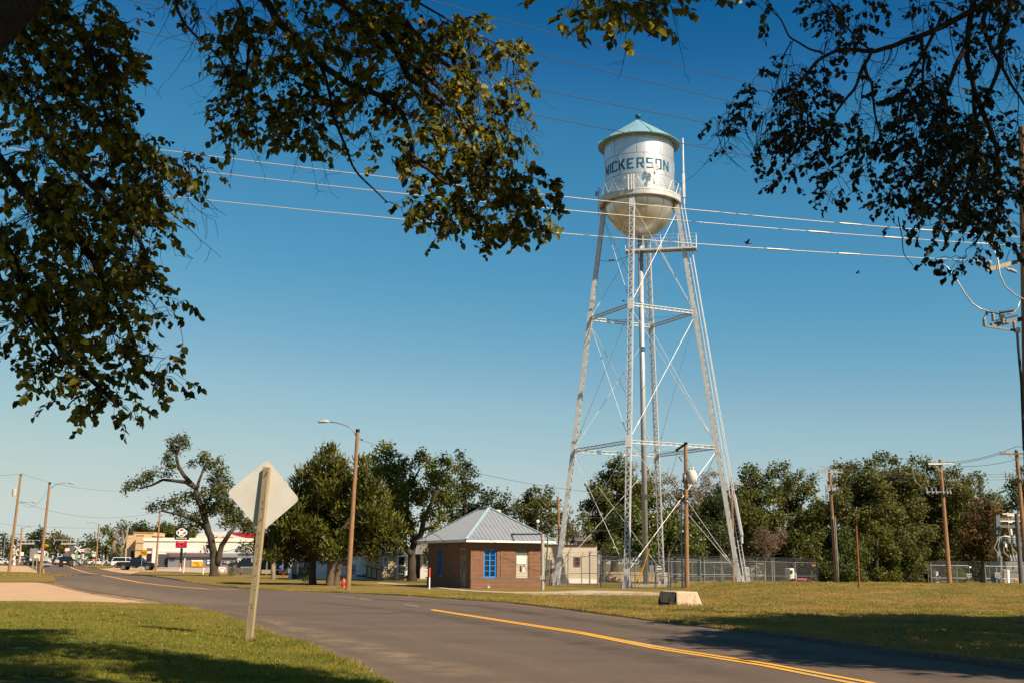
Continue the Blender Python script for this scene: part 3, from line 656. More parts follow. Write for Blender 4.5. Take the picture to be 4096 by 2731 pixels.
tree('leafy_tree', 'mid green tree directly right of the tower ladder leg', 'tree', (1400,965), 122,
 [(1430,270,34),(1480,290,40),(1400,320,34),(1440,350,50),(1500,370,50),(1390,400,50),(1460,440,60),(1370,480,60),(1520,460,50),(1430,540,70),(1380,600,60),(1500,580,60),(1440,670,66),(1390,720,50),(1340,780,40),(1410,800,46),(1350,430,40)],
 [((.3,.15),(1400,965),(1405,800),(1430,500))], lv_wood, leaf=.24, dens=2.4, r0=.3, **Z3)
Z4 = dict(off=(3072, 1700), sc=1.5205)
tree('brown_shrub', 'leafless brown shrub behind the chain-link fence right of the tower', 'shrub', (-20,965), 104,
 [(-30,650,40),(10,680,44),(-50,720,40),(20,740,44),(60,700,40),(80,660,34),(-10,790,30)], [((.08,.04),(-20,965),(-18,860),(-10,700))], lv_sparse, leaf=.10, dens=1.2, r0=.08, twigs=14, bm_=bark_pale, **Z4)
tree('walnut_tree', 'tall loose tree just left of the utility pole with the grey conduit', 'tree', (150,960), 122,
 [(100,250,34),(40,280,44),(-10,320,44),(200,300,34),(270,340,34),(120,340,54),(220,400,64),(40,420,64),(300,500,54),(140,480,70),(60,560,60),(240,560,64),(160,640,66),(300,640,50),(260,720,60),(120,740,50),(40,650,40),(190,800,50),(300,800,40)],
 [((.34,.2),(150,960),(155,800),(150,650)),((.18,.06),(152,680),(110,480),(100,300)),((.18,.06),(150,660),(200,500),(240,380)),((.12,.05),(260,960),(265,760),(290,520))], lv_wood, leaf=.24, dens=2.0, r0=.34, **Z4)
tree('large_tree', 'biggest brownish tree of the wood, right of the conduit pole', 'tree', (560,940), 124,
 [(425,255,30),(470,260,34),(540,270,46),(610,240,40),(660,215,34),(710,205,38),(765,225,34),(420,340,46),(500,350,70),(620,330,76),(740,330,76),(820,300,44),(440,440,66),(560,440,90),(700,430,90),(810,400,60),(480,560,80),(620,560,90),(740,540,80),(400,520,40),(540,650,60)],
 [((.5,.25),(560,945),(570,700),(590,450)),((.22,.08),(575,640),(680,480),(720,320)),((.2,.08),(580,600),(480,450),(450,320))], lv_wood2, leaf=.25, dens=2.4, r0=.5, **Z4)
tree('large_tree', 'wide olive tree behind the pole with the equipment arms', 'tree', (1000,940), 126,
 [(900,215,30),(955,225,36),(850,270,40),(1000,270,40),(1070,290,40),(1140,300,40),(900,330,70),(1020,380,76),(1130,390,60),(1210,340,40),(1200,420,50),(1000,500,90),(1140,500,76),(890,500,80),(800,560,66),(1060,620,80),(940,660,80),(1180,620,70),(1140,740,70),(1030,770,66),(830,660,60)],
 [((.45,.25),(1000,945),(1000,720),(1000,500)),((.2,.08),(1000,600),(920,440),(915,330)),((.2,.08),(1000,560),(1100,440),(1140,330))], lv_wood2, leaf=.25, dens=2.4, r0=.45, **Z4)
tree('autumn_tree', 'tree turning orange above the substation fence', 'tree', (1310,940), 118,
 [(1240,490,50),(1300,500,44),(1360,510,44),(1400,540,36),(1250,580,60),(1340,600,60),(1220,680,60),(1310,700,60),(1390,640,40),(1250,780,60),(1340,790,50),(1200,800,50),(1420,700,40),(1440,800,50),(1520,760,50),(1540,640,50),(1480,620,36)],
 [((.3,.15),(1310,945),(1310,780),(1300,600))], leafmat('autumn_foliage', (.075,.08,.018), (.17,.115,.03), (.30,.09,.03), scale=.35, f3=.14), leaf=.22, dens=2.4, r0=.3, **Z4)
tree('leafy_tree', 'tall slim tree poking above the autumn tree', 'tree', (1310,930), 140,
 [(1255,300,20),(1290,310,26),(1290,350,30),(1275,400,30),(1240,440,40),(1330,430,40),(1385,425,26),(1420,470,40),(1380,490,40),(1300,480,40),(1450,510,34),(1180,340,30)], [((.25,.1),(1310,930),(1305,600),(1285,330)),((.1,.05),(1305,600),(1400,460))], lv_wood, leaf=.26, dens=1.8, r0=.25, **Z4)
tree('leafy_tree', 'dark tree at the right edge behind the wooden poles', 'tree', (1540,940), 110,
 [(1540,285,30),(1500,350,34),(1460,370,24),(1550,380,50),(1500,440,40),(1560,480,50),(1480,500,30),(1600,420,60),(1600,320,40),(1620,540,60),(1560,580,40)], [((.3,.12),(1560,940),(1560,700),(1560,450))], lv_dark, leaf=.22, dens=2.6, r0=.3, **Z4)
tree('green_bush', 'large rounded green bush right of the conduit pole', 'bush', (480,965), 99,
 [(480,660,30),(460,720,44),(530,740,50),(400,790,50),(480,800,60),(570,800,50),(350,860,44),(420,880,56),(520,880,56),(340,920,40),(450,940,40),(560,930,40)], [((.15,.1),(480,965),(480,850),(490,760))], lv_bush, leaf=.17, dens=3.2, r0=.15, **Z4)
tree('green_bush', 'yellow-green bush behind the rusty post', 'bush', (660,965), 102,
 [(640,620,36),(690,660,46),(600,690,40),(720,720,50),(640,750,56),(760,780,50),(690,820,56),(620,850,50),(750,870,50),(680,920,44),(780,930,36),(740,650,34)], [((.15,.1),(660,965),(665,850),(665,700))], leafmat('yellowgreen_bush', (.06,.085,.012), (.16,.165,.02), (.28,.22,.03), scale=.6), leaf=.17, dens=3.0, r0=.15, **Z4)
tree('olive_shrub', 'grey-olive shrub left of the substation fence', 'shrub', (860,965), 104,
 [(810,660,40),(870,650,44),(840,730,50),(910,700,46),(880,790,50),(940,770,44),(850,860,50),(930,870,44),(900,930,36),(830,930,30),(800,800,30),(990,660,40)], [((.15,.1),(860,965),(860,820),(870,720))], lv_wood, leaf=.18, dens=2.8, r0=.15, **Z4)
tree('green_bush', 'small grey-green bush inside the substation fence', 'bush', (1160,965), 97,
 [(1160,890,30),(1130,910,26),(1190,920,28),(1160,940,30)], [((.05,.03),(1160,965),(1160,900))], lv_wood, leaf=.12, dens=2.4, r0=.05, twigs=0, **Z4)
# woodland floor mass that closes the gap under the crowns
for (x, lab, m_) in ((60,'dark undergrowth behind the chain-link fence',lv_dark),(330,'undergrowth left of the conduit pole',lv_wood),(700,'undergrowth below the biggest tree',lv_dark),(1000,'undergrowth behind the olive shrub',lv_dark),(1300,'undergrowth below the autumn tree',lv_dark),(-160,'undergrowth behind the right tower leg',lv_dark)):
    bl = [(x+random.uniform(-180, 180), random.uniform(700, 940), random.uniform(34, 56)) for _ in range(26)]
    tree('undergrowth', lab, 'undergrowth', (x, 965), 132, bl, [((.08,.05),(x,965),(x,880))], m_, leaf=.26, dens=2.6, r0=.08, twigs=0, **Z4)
for i, (x, Y, lab) in enumerate(((-560, 150, 'background tree behind the siding building roof'), (-330, 146, 'background tree between the front leg and the riser'), (-120, 150, 'background tree behind the transformer pole'), (90, 148, 'background tree left of the conduit pole'), (330, 150, 'background tree right behind the conduit pole'), (640, 152, 'background tree behind the rusty post'), (880, 150, 'background tree left of the switch pole'), (1130, 150, 'background tree right of the switch pole'), (1380, 146, 'background tree behind the substation frame'))):
    tp = 620 if x < -400 else 380+60*(i % 3)
    tree('background_tree', lab, 'tree', (x, 962), Y, cluster(x-150, x+150, tp, 900, 34, 52), [((.3,.12),(x,962),(x,800),(x+8,tp+120))], (lv_wood, lv_dark, lv_wood2)[i % 3], leaf=.3, dens=2.2, r0=.3, twigs=0, group='trees of the wood behind the fences', **Z4)
# distant trees on the left
Z7 = dict(off=(0, 2000), sc=3.92)
FT = [('distant green tree with a rounded top left of the traffic light', 440, 760, 470, 850, 330, lv_far), ('distant yellowish tree over the far end of the street', 700, 1060, 500, 850, 380, lv_gold), ('distant dark tree right of the far railway mast', 1240, 1500, 530, 880, 300, lv_dark), ('broad dark tree behind the white sedan', 1450, 1860, 430, 980, 262, lv_wood), ('dense tree next to the stone-faced block', 1780, 2100, 330, 950, 268, lv_far), ('distant tree at the left edge of the view', -80, 170, 540, 900, 300, lv_far), ('distant tree between the left poles', 120, 480, 640, 900, 360, lv_far), ('pale distant tree right of the yellowish one', 960, 1240, 600, 860, 430, lv_far), ('treetop above the grey shop, next to the stone-faced block', 1980, 2400, 380, 700, 290, lv_dark), ('treetop above the middle of the grey shop', 2380, 2800, 385, 700, 300, lv_wood), ('olive treetop above the shop, left of the price sign', 2600, 3100, 400, 700, 310, lv_wood2)]
for i, (lab, x0, x1, y0, y1, Y, m_) in enumerate(FT):
    tree('distant_tree', lab, 'tree', ((x0+x1)/2, 985), Y, cluster(x0, x1, y0, y1, 34, (x1-x0)*.13), [((.4,.15),((x0+x1)/2,985),((x0+x1)/2,850),((x0+x1)/2+10,(y0+y1)/2))], m_, leaf=Y*.0018, dens=2.2, r0=.4, twigs=0, group='distant trees at the far end of the street', **Z7)
for lab, path, br in (('pollarded pale tree trunk with stubby top beside the parked pickup', [(1850,1010),(1880,900),(1900,780),(1925,700),(1975,600),(2000,460)], [(1930,690),(1930,560),(1920,460)]), ('second pollarded pale trunk, left of the thicker one', [(1790,990),(1795,850),(1780,700),(1820,610),(1830,540),(1870,450)], [(1820,600),(1790,520),(1760,460)])):
    tree('pollarded_tree', lab, 'tree', path[0], 222, [(path[0][0]+random.uniform(-60,70), random.uniform(740,950), 34) for _ in range(8)]+[(path[-1][0], path[-1][1]-40, 26), (br[-1][0]-5, br[-1][1]-20, 22)],
         [((.46,.22),)+tuple(path), ((.28,.12),)+tuple(br)], lv_elm, leaf=.4, dens=1.5, r0=.7, bm_=bark_pale, twigs=3, **Z7)
ZM = dict(off=(1040, 2150), sc=3.36)
tree('flowering_shrub', 'small flowering shrub beside the window air conditioner', 'shrub', (630,500), 112, [(630,400,22),(615,440,26),(650,450,24),(630,480,22),(560,480,24),(530,488,16),(590,486,20)], [((.04,.03),(630,500),(630,430))], lv_bush, leaf=.10, dens=2.4, r0=.04, twigs=0, **ZM)
tree('small_shrub', 'small dark shrub below the teal-curtained window', 'shrub', (1690,580), 100, [(1690,510,16),(1680,540,14),(1700,545,14)], [((.02,.02),(1690,580),(1690,520))], lv_dark, leaf=.08, dens=2.2, r0=.02, twigs=3, **ZM)
tree('low_shrub', 'low dark shrub on the lawn left of the cedar trunk', 'shrub', (615,575), 95, [(590,555,20),(630,550,20),(650,560,16),(570,562,14)], [((.02,.02),(615,575),(615,550))], lv_dark, leaf=.09, dens=2.2, r0=.02, twigs=3, **ZM)
tree('young_shrub', 'pale green climber on the porch post right of the storm door', 'shrub', (1930,560), 106, [(1935,430,18),(1940,470,20),(1925,500,16),(1935,530,12)], [((.02,.02),(1930,560),(1932,440))], lv_bush, leaf=.09, dens=2, r0=.02, twigs=0, **ZM)
tree('dead_tree', 'pale dead tree trunk standing behind the wooden enclosures', 'dead tree', (172,515), 112, [(170,270,10)], [((.24,.18),(172,515),(175,420),(172,340),(170,270))], lv_elm, leaf=.15, dens=1, r0=.24, bm_=bark_pale, twigs=0, **ZM)
tree('sapling', 'thin green sapling in the grass beside the wooden enclosures', 'sapling', (1670,1215), 138, [(1672,1170,26),(1680,1130,22),(1660,1100,20),(1690,1060,18),(1660,1000,14),(1700,960,12),(1665,1190,24)], [((.05,.02),(1670,1215),(1675,1100),(1690,900))], lv_bush, leaf=.16, dens=1.6, r0=.05, twigs=2, off=(500, 2000), sc=3.92)
# ================================================================== WATER TOWER
TX, TY = 10.42, 88.0
wt = thing('water_tower', 'tall silver water tower with aqua cone roof and NICKERSON lettering on four lattice legs', 'water tower', (TX, TY, 0))
RT = 2.86; C0 = (TX, TY, 0)
tk = B(); prof = [(.02, 27.95)]+[(RT*math.sin(a), 30.75-2.82*math.cos(a)) for a in np.linspace(.08, PI/2, 18)]+[(RT, 35.72)]
tk.lathe(prof, C0, 96); tank = tk.o('tank', silver, wt, smooth=True)
sm = B()
for z in (32.42, 34.12, 31.0):           # lap seams and rivets
    sm.lathe([(RT, z-.03), (RT+.012, z-.02), (RT+.012, z+.02), (RT, z+.03)], C0, 96)
for i in range(9):
    a = i*PI*2/9+.35
    for (z0, z1, o_) in ((31, 32.42, 0), (32.42, 34.12, .2), (34.12, 35.7, 0)):
        b_ = a+o_; x, y = TX+(RT+.004)*math.cos(b_), TY+(RT+.004)*math.sin(b_); sm.cyl((x, y, z0), (x, y, z1), .016, n=5)
for i in range(12):
    a = i*PI/6+.1; sm.tube([(TX+(RT+.006)*math.sin(t)*math.cos(a), TY+(RT+.006)*math.sin(t)*math.sin(a), 30.75-2.826*math.cos(t)) for t in np.linspace(.3, 1.57, 14)], .016, 4)
sm.o('seams', mat('seam_silver', (.42, .41, .40), rough=.5, metal=.5), tank, smooth=True)
rf = B(); rf.lathe([(RT, 35.72), (3.37, 35.62), (3.40, 35.68), (1.8, 36.84), (.12, 37.98), (.02, 38.0)], C0, 64)
roofo = rf.o('roof', roofteal, wt)
rs = B()
for i in range(12):
    a = i*PI/6+.2; rs.beam((TX+3.48*math.cos(a), TY+3.48*math.sin(a), 35.71), (TX+.15*math.cos(a), TY+.15*math.sin(a), 37.98), .05, .03)
rs.o('roof_seams', roofteal, roofo)
la = B()                                  # roof ladder
for s in (-.17, .17):
    a = .62; cx_, sx_ = math.cos(a), math.sin(a); o_ = Vector((-sx_*s, cx_*s, 0))
    la.beam(Vector((TX+3.5*cx_, TY+3.5*sx_, 35.85))+o_, Vector((TX+.9*cx_, TY+.9*sx_, 37.62))+o_, .05, .05)
for k in range(9):
    t = k/9; q = Vector((TX+(3.5-2.6*t)*cx_, TY+(3.5-2.6*t)*sx_, 35.85+1.77*t)); o_ = Vector((-sx_*.17, cx_*.17, 0)); la.cyl(q-o_, q+o_, .02, n=5)
la.o('roof_ladder', tealp, wt)
fn = B(); fn.lathe([(.09, 37.85), (.08, 38.12), (.20, 38.2), (.25, 38.24), (.25, 38.42), (.16, 38.48), (.02, 38.5)], C0, 20); fn.o('roof_vent', tealp, wt, smooth=True)
# lettering: block strokes wrapped on the tank
caz = math.atan2(-TY, -TX)               # azimuth from tank towards the camera
GL = {'N': [[(0,0),(0,1)], [(0,1),(1,0)], [(1,0),(1,1)]], 'I': [[(.5,0),(.5,1)]],
      'C': [[(1,.22),(1,.06)], [(1,.06),(.0,.06)], [(.07,0),(.07,1)], [(0,.94),(1,.94)], [(1,.94),(1,.80)]],
      'K': [[(.07,0),(.07,1)], [(.9,1),(.12,.42)], [(.35,.55),(.95,0)]],
      'E': [[(.07,0),(.07,1)], [(0,.94),(1,.94)], [(0,.5),(.8,.5)], [(0,.06),(1,.06)]],
      'R': [[(.07,0),(.07,1)], [(0,.94),(1,.94)], [(.93,1),(.93,.44)], [(0,.48),(1,.48)], [(.5,.48),(.95,0)]],
      'S': [[(1,.94),(0,.94)], [(.07,1),(.07,.5)], [(0,.52),(1,.52)], [(.93,.55),(.93,0)], [(1,.06),(0,.06)]],
      'O': [[(.07,0),(.07,1)], [(.93,0),(.93,1)], [(0,.94),(1,.94)], [(0,.06),(1,.06)]]}
lt = B(); ZB, HH = 32.78, .87
for ch, ac in zip('NICKERSON', (-66, -54.5, -44, -28.5, -13.5, 2, 17.5, 33, 49)):
    wdt = R(10.6)*RT
    for (u0, v0), (u1, v1) in GL[ch]:
        p0 = Vector(((u0-.5)*wdt, v0*HH)); p1 = Vector(((u1-.5)*wdt, v1*HH)); d = (p1-p0); L_ = d.length; d.normalize()
        hw = .062 if abs(d.y) < .1 else .078; nrm = Vector((-d.y, d.x))*hw; ns = max(1, int(L_/.08))
        if abs(d.x) > .1 and abs(d.y) > .1: nrm *= 1.15
        for k in range(ns+1):
            q = p0+d*(L_*k/ns)
            for w_ in (q-nrm, q+nrm):
                an = caz+R(ac)+w_.x/RT; lt.v.append((TX+(RT+.014)*math.cos(an), TY+(RT+.014)*math.sin(an), ZB+w_.y))
        n_ = len(lt.v)-2*(ns+1); lt.f += [(n_+2*k, n_+2*k+2, n_+2*k+3, n_+2*k+1) for k in range(ns)]
lt.o('lettering', tealp, tank)
# balcony
bc = B(); bc.lathe([(RT, 30.82), (3.40, 30.82), (3.42, 30.86), (3.42, 30.96), (3.40, 30.98), (RT, 30.98)], C0, 72)
bc.lathe([(3.40, 30.82), (3.38, 30.5), (3.30, 30.42), (3.26, 30.5), (RT+.02, 30.75)], C0, 72)
balc = bc.o('balcony', silver2, wt)
rl = B(); RB = 3.36; NP_ = 20
for i in range(NP_):
    a0 = 2*PI*i/NP_; a1 = 2*PI*(i+.5)/NP_; a2 = 2*PI*(i+1)/NP_
    p = lambda a, z: (TX+RB*math.cos(a), TY+RB*math.sin(a), z)
    rl.cyl(p(a0, 30.97), p(a1, 31.95), .019, n=5); rl.cyl(p(a1, 31.95), p(a2, 30.97), .019, n=5)
for z in (31.95, 31.5): rl.tube([p(2*PI*i/48, z) for i in range(49)], .011, 5, False)
rl.o('railing', silver2, balc)
# legs
phi0 = math.atan2(-6.9, -2.2)
def legp(k, z):
    r = 7.15+(3.02-7.15)*z/30.4; a = phi0+k*PI/2
    return Vector((TX+r*math.cos(a), TY+r*math.sin(a), z))
for k in range(4):
    a = phi0+k*PI/2; er = Vector((math.cos(a), math.sin(a), 0)); et = Vector((-er.y, er.x, 0))
    p0, p1 = legp(k, .3), legp(k, 30.5); ax = (p1-p0).normalized(); ern = (er-ax*er.dot(ax)).normalized()
    L_ = (p1-p0).length; lg_ = B()
    for s in (-1, 1):
        lg_.beam(p0+et*.19*s, p1+et*.19*s, .035, .30, up=ern)
        for q in (-.15, .15): lg_.beam(p0+et*.165*s+ern*q, p1+et*.165*s+ern*q, .08, .018, up=ern)
    leg = lg_.o('leg', silver2, wt)
    lc = B(); n = 92
    for i in range(n):
        s = 1 if i % 2 else -1
        for q in (-.168, .168): lc.beam(p0+ax*(L_*i/n)+et*.17*s+ern*q, p0+ax*(L_*(i+1)/n)-et*.17*s+ern*q, .055, .016, up=ern)
    for z in (1.0, 10.6, 21.3, 29.9):
        c = legp(k, z); lc.beam(c-ax*.45, c+ax*.45, .44, .37, up=ern)
    lc.o('lacing', silver2, leg)
    ft = B(); c = legp(k, 0)
    for s in (-1, 1): ft.prism([c+et*.24*s+er*-.42, c+et*.24*s+er*.42, c+et*.22*s+er*.2+Vector((0, 0, .95)), c+et*.22*s-er*.2+Vector((0, 0, .95))], et*.03)
    ft.prism([c-et*.42+er*.17, c+et*.42+er*.17, c+et*.2+er*.17+Vector((0, 0, .9)), c-et*.2+er*.17+Vector((0, 0, .9))], er*.03)
    ft.prism([c-et*.42-er*.2, c+et*.42-er*.2, c+et*.2-er*.2+Vector((0, 0, .9)), c-et*.2-er*.2+Vector((0, 0, .9))], er*.03)
    ft.beam(c-er*.55, c+er*.55, 1.1, .08); 
    for i in range(8):
        for s in (-1, 1): ft.ball(c-er*.21+et*s*(.36-.018*i)+Vector((0, 0, .08+.1*i)), .03, 6, 4)
    ft.o('base_plate', silver2, leg)
for k in range(4): c = legp(k, 0); pd = B(); pd.box(c.x-.8, c.x+.8, c.y-.8, c.y+.8, -.3, .045); pd.o('footing', conc, wt)
for z in (10.6, 21.3):
    for k in range(4):
        a, c = legp(k, z), legp(k+1, z); sb = B(); d = (c-a).normalized(); a2, c2 = a+d*.22, c-d*.22
        for q in (-.11, .11):
            o_ = Vector((0, 0, q)); sb.beam(a2+o_, c2+o_, .16, .05)
        n = 26
        for i in range(n): 
            s = 1 if i % 2 else -1; sb.beam(a2.lerp(c2, i/n)+Vector((0, 0, .09*s)), a2.lerp(c2, (i+1)/n)-Vector((0, 0, .09*s)), .04, .012, up=(d.y, -d.x, 0))
        sb.o('strut', silver2, wt)
LV = [.9, 10.45, 21.1, 29.9]
for k in range(4):
    for i in range(3):
        z0, z1 = LV[i]+.25, LV[i+1]-.05
        for (ka, kb) in ((k, k+1), (k+1, k)):
            rd = B(); a, c = legp(ka, z0), legp(kb, z1); rd.cyl(a, c, .021, n=6)
            q = a.lerp(c, .12); q2 = a.lerp(c, .145); rd.cyl(q, q2, .05, n=6); rd.o('brace_rod', silver2, wt)
rp = B(); rp.cyl((TX, TY, .15), (TX, TY, 28.2), .215, n=24); riser = rp.o('riser_pipe', mat('riser_paint', (.55, .57, .58), (.44, .46, .47), rough=.45, metal=.35, scale=1.5), wt, smooth=True)
rj = B(); rj.box(TX-1.4, TX+1.4, TY-1.2, TY+1.4, -.2, .22); 
rj.o('riser_base', conc, wt)
for z in (10.6, 21.3):                    # rods holding the riser
    rr = B()
    for k in range(4): rr.cyl((TX, TY, z-.3), legp(k, z-.1), .012, n=5)
    rr.o('stay_rods', dkmetal, wt)
# catwalk
cw = B(); A_ = Vector((9.2, 87.7, 26.6)); C_ = Vector((14.75, 86.6, 26.6)); dd = (C_-A_).normalized(); nn = Vector((-dd.y, dd.x, 0))
cw.beam(A_, C_, .9, .04)
for s in (-.45, .45): cw.beam(A_+nn*s-Vector((0, 0, .06)), C_+nn*s-Vector((0, 0, .06)), .05, .14)
for i in range(6): q = A_.lerp(C_, i/5)-Vector((0, 0, .12)); cw.beam(q-nn*.45, q+nn*.45, .08, .16)
cat_ = cw.o('catwalk', silver2, wt)
cr = B()
for s in (-.45, .45):
    for z in (.45, .8, 1.1): cr.cyl(A_+nn*s+Vector((0, 0, z)), C_+nn*s+Vector((0, 0, z)), .012, n=5)
    for i in range(5): q = A_.lerp(C_, i/4)+nn*s; cr.cyl(q, q+Vector((0, 0, 1.1)), .025, n=5)
for z in (.45, .8, 1.1): cr.cyl(C_-nn*.45+Vector((0, 0, z)), C_+nn*.45+Vector((0, 0, z)), .018, n=5)
cr.o('railing', silver2, cat_)
# ladder outside the right leg, and the conduit rising above the balcony
kr = max(range(4), key=lambda k: legp(k, 5).x)
ar = phi0+kr*PI/2; er = Vector((math.cos(ar), math.sin(ar), 0)); et = Vector((-er.y, er.x, 0))
ld = B(); l0, l1 = legp(kr, .5)+er*.40, legp(kr, 30.3)+er*.40
for s in (-.02, .22): ld.beam(l0+er*s, l1+er*s, .05, .05)
for i in range(90): q = l0.lerp(l1, i/90); ld.cyl(q, q+er*.2, .014, n=4)
for i in range(12): q = l0.lerp(l1, i/12); ld.beam(q, q-er*.25, .04, .04)
ld.o('ladder', silver2, wt)
md = B(); m0 = legp(kr, 30.3)+er*.62; md.cyl(m0, (m0.x, m0.y, 36.0), .07, n=8); md.cyl(legp(kr, 30.3)+er*.62, legp(kr, 5.0)+er*.75, .03, n=6)
md.box(m0.x-.1, m0.x+.1, m0.y-.12, m0.y+.12, 30.9, 32.9); md.o('mast', silver2, wt)
an = B(); q0, q1 = legp(kr, 3.9)+er*.78-et*.0, legp(kr, 6.95)+er*.72; an.beam(q0, q1, .36, .2, up=er); an.beam(q0-Vector((0, 0, .6)), q0, .14, .1); an.o('panel_antenna', mat('pale_panel', (.62, .63, .63), rough=.4), wt, bevel=.02)
va = caz+R(20); av = Vector((math.cos(va), math.sin(va), 0)); at_ = Vector((-av.y, av.x, 0))
am = B(); c = Vector((TX, TY, 0))+av*(RB+.05)
am.cyl(c+Vector((0, 0, 30.9)), c+Vector((0, 0, 32.95)), .04, n=8)
am.beam(c+Vector((0, 0, 32.9))-at_*.15, c+Vector((0, 0, 32.9))+at_*.30, .06, .06); am.beam(c+Vector((0, 0, 31.7))-at_*.35, c+Vector((0, 0, 31.7))+at_*.15, .06, .06)
am.box(c.x-.16, c.x-.02, c.y-.16, c.y+.02, 32.6, 33.1); am.box(c.x+.12, c.x+.36, c.y-.1, c.y+.1, 32.45, 32.85)
am.ball((c.x+.05, c.y-.1, 32.2), .16, 10, 6, (.6, 1, 1)); am.box(c.x-.1, c.x+.08, c.y-.12, c.y+.1, 31.35, 31.7); am.o('antenna', silver2, wt)
va = phi0; av = Vector((math.cos(va), math.sin(va), 0)); at_ = Vector((-av.y, av.x, 0)); am = B(); c = Vector((TX, TY, 0))+av*(RB+.06)
for s in (-.22, .02, .2): am.beam(c+at_*s+Vector((0, 0, 30.8)), c+at_*s+Vector((0, 0, 32.1-.1*abs(s))), .10, .12)
for z in (31.2, 31.6, 32.0): am.beam(c-at_*.28+Vector((0, 0, z)), c+at_*.28+Vector((0, 0, z)), .05, .05)
am.o('antenna', silver2, wt)
va = phi0-PI/2+.0; va = math.atan2(.35, -1); av = Vector((math.cos(va), math.sin(va), 0)); c = Vector((TX, TY, 0))+av*(RB+.12); am = B()
am.cyl(c+Vector((0, 0, 30.0)), c+Vector((0, 0, 32.5)), .03, n=6); am.ball(c+Vector((-.18, -.1, 31.9)), .24, 12, 8, (.45, .9, 1)); am.box(c.x-.05, c.x+.12, c.y-.05, c.y+.1, 30.7, 31.3)
am.tube([c+Vector((.1, 0, 31.0)), c+Vector((.3, 0, 31.3)), c+Vector((.35, 0, 31.0)), c+Vector((.2, 0, 30.9))], .02, 5); am.o('antenna', mat('antenna_grey', (.4, .4, .4), rough=.5), wt)
# birds resting on a cable between the legs
cb = thing('support_cable', 'thin dark cable slung between two legs under the tank, with birds on it', 'cable', tuple(legp(3, 26.4)))
bA, bB = legp((kr+2) % 4, 26.2), legp(0, 25.4)
cc = B(); cpt = [bA.lerp(bB, t)-Vector((0, 0, .55*math.sin(PI*t)*.5)) for t in np.linspace(0, 1, 9)]; cc.tube(cpt, .018, 5); cc.o('cable', cable_d, cb)
def bird(p, label, fly=False, s=1.0):
    t = thing('bird', label, 'bird', tuple(p), 0, 'small dark birds'); m = black; b_ = B(); p = Vector(p)
    b_.ball(p+Vector((0, 0, .06*s)), .055*s, 10, 7, (1.7, 1, 1)); b_.ball(p+Vector((-.09*s, 0, .11*s)), .032*s, 8, 6); b_.beam(p+Vector((.06*s, 0, .05*s)), p+Vector((.2*s, 0, .02*s)), .05*s, .012*s)
    b_.cyl(p+Vector((-.12*s, 0, .11*s)), p+Vector((-.155*s, 0, .105*s)), .008*s, .001, n=5)
    if fly:
        for q in (-1, 1): b_.prism([p+Vector((-.05*s, 0, .08*s)), p+Vector((.06*s, 0, .08*s)), p+Vector((.08*s, .26*s*q, .17*s)), p+Vector((.0, .16*s*q, .15*s))], (0, 0, .008*s))
    b_.o('body', m, t, smooth=True)
bird(cpt[3], 'first small dark bird perched on the cable by the left tower leg'); bird(cpt[4]+Vector((-.1, 0, 0)), 'second small dark bird on the same cable, nearer the riser'); bird(legp(0, 21.5)+Vector((-.55, 0, -.0)), 'small dark bird perched on the upper strut by the front tower leg')
bird(P(2989, 978, 60), 'lone dark bird flying right of the water tower', True, 1.3); bird(P(3430, 1096, 80), 'tiny bird flying low in the sky on the right', True, 1.2)
# ================================================================== BRICK HUT
Cn = G(1881, 2352, .05); HA = R(27); D_R = Vector((math.cos(HA), math.sin(HA), 0)); D_L = Vector((-D_R.y, D_R.x, 0)); WR, WL, HHT = 5.62, 7.4, 3.13
hut = thing('brick_hut', 'small square red-brick pump house with grey metal hip roof and blue windows', 'hut', tuple(Cn), HA)
brk = brickmat('red_brick', (.205, .06, .028), (.085, .03, .017), (.38, .23, .12)); brkv = brickmat('soldier_brick', (.17, .065, .04), (.10, .04, .028), (.33, .25, .18), zvert=True)
def hp(px, py): s, z = onwall(Cn, D_R, px, py); return s, z-Cn.z
def hl(px, py): s, z = onwall(Cn, D_L, px, py); return s, z-Cn.z
Zb = lambda px, py: (1650+px/3.618, 2000+py/3.618)
wx0, wz1 = hp(*Zb(1035, 718)); wx1, wz0 = hp(*Zb(1218, 1135)); px0, pz1 = hp(*Zb(1502, 725)); px1, pz0 = hp(*Zb(1675, 1145))
lw0, lz1 = hl(*Zb(430, 718)); lw1, lz0 = hl(*Zb(360, 1115)); dx0 = hl(*Zb(766, 1265))[0]; dx1 = hl(*Zb(692, 1250))[0]
wz0 = .70; wz1 = 2.66; pz0 = .62; pz1 = 2.66
wa = B()                                  # front wall (y=0) with openings left free, thickness .3
def wallx(o, a, b, z0, z1, y0=0, y1=.3): o.box(a, b, y0, y1, z0, z1)
wallx(wa, 0, WR, 0, .6, -.06, .3); wallx(wa, 0, wx0, .6, 2.66); wallx(wa, wx1, px0, .6, 2.66); wallx(wa, px1, WR, .6, 2.66); wallx(wa, wx0, wx1, .6, .70); wallx(wa, 0, WR, 2.66, HHT)
for a, b in ((.0, wx0-.28), (wx1+.28, px0-.22), (px1+.06, WR)): wallx(wa, a, b, .70, 2.62, -.035, 0)
L = lw0, lw1
def wally(o, a, b, z0, z1, x0=0, x1=.3): o.box(x0, x1, a, b, z0, z1)
wally(wa, .3, dx0, 0, 2.66); wally(wa, dx1, WL, 0, .6, -.06, .3); wally(wa, dx1, lw0, .6, 2.66); wally(wa, lw1, WL, .6, 2.66); wally(wa, lw0, lw1, .6, .75); wally(wa, .3, WL, 2.66, HHT)
wa.box(.3, WR, WL-.3, WL, 0, HHT-.003); wa.box(WR-.3, WR-.003, .3, WL-.3, 0, HHT-.003)
wall = wa.o('wall', brk, hut, local=True)
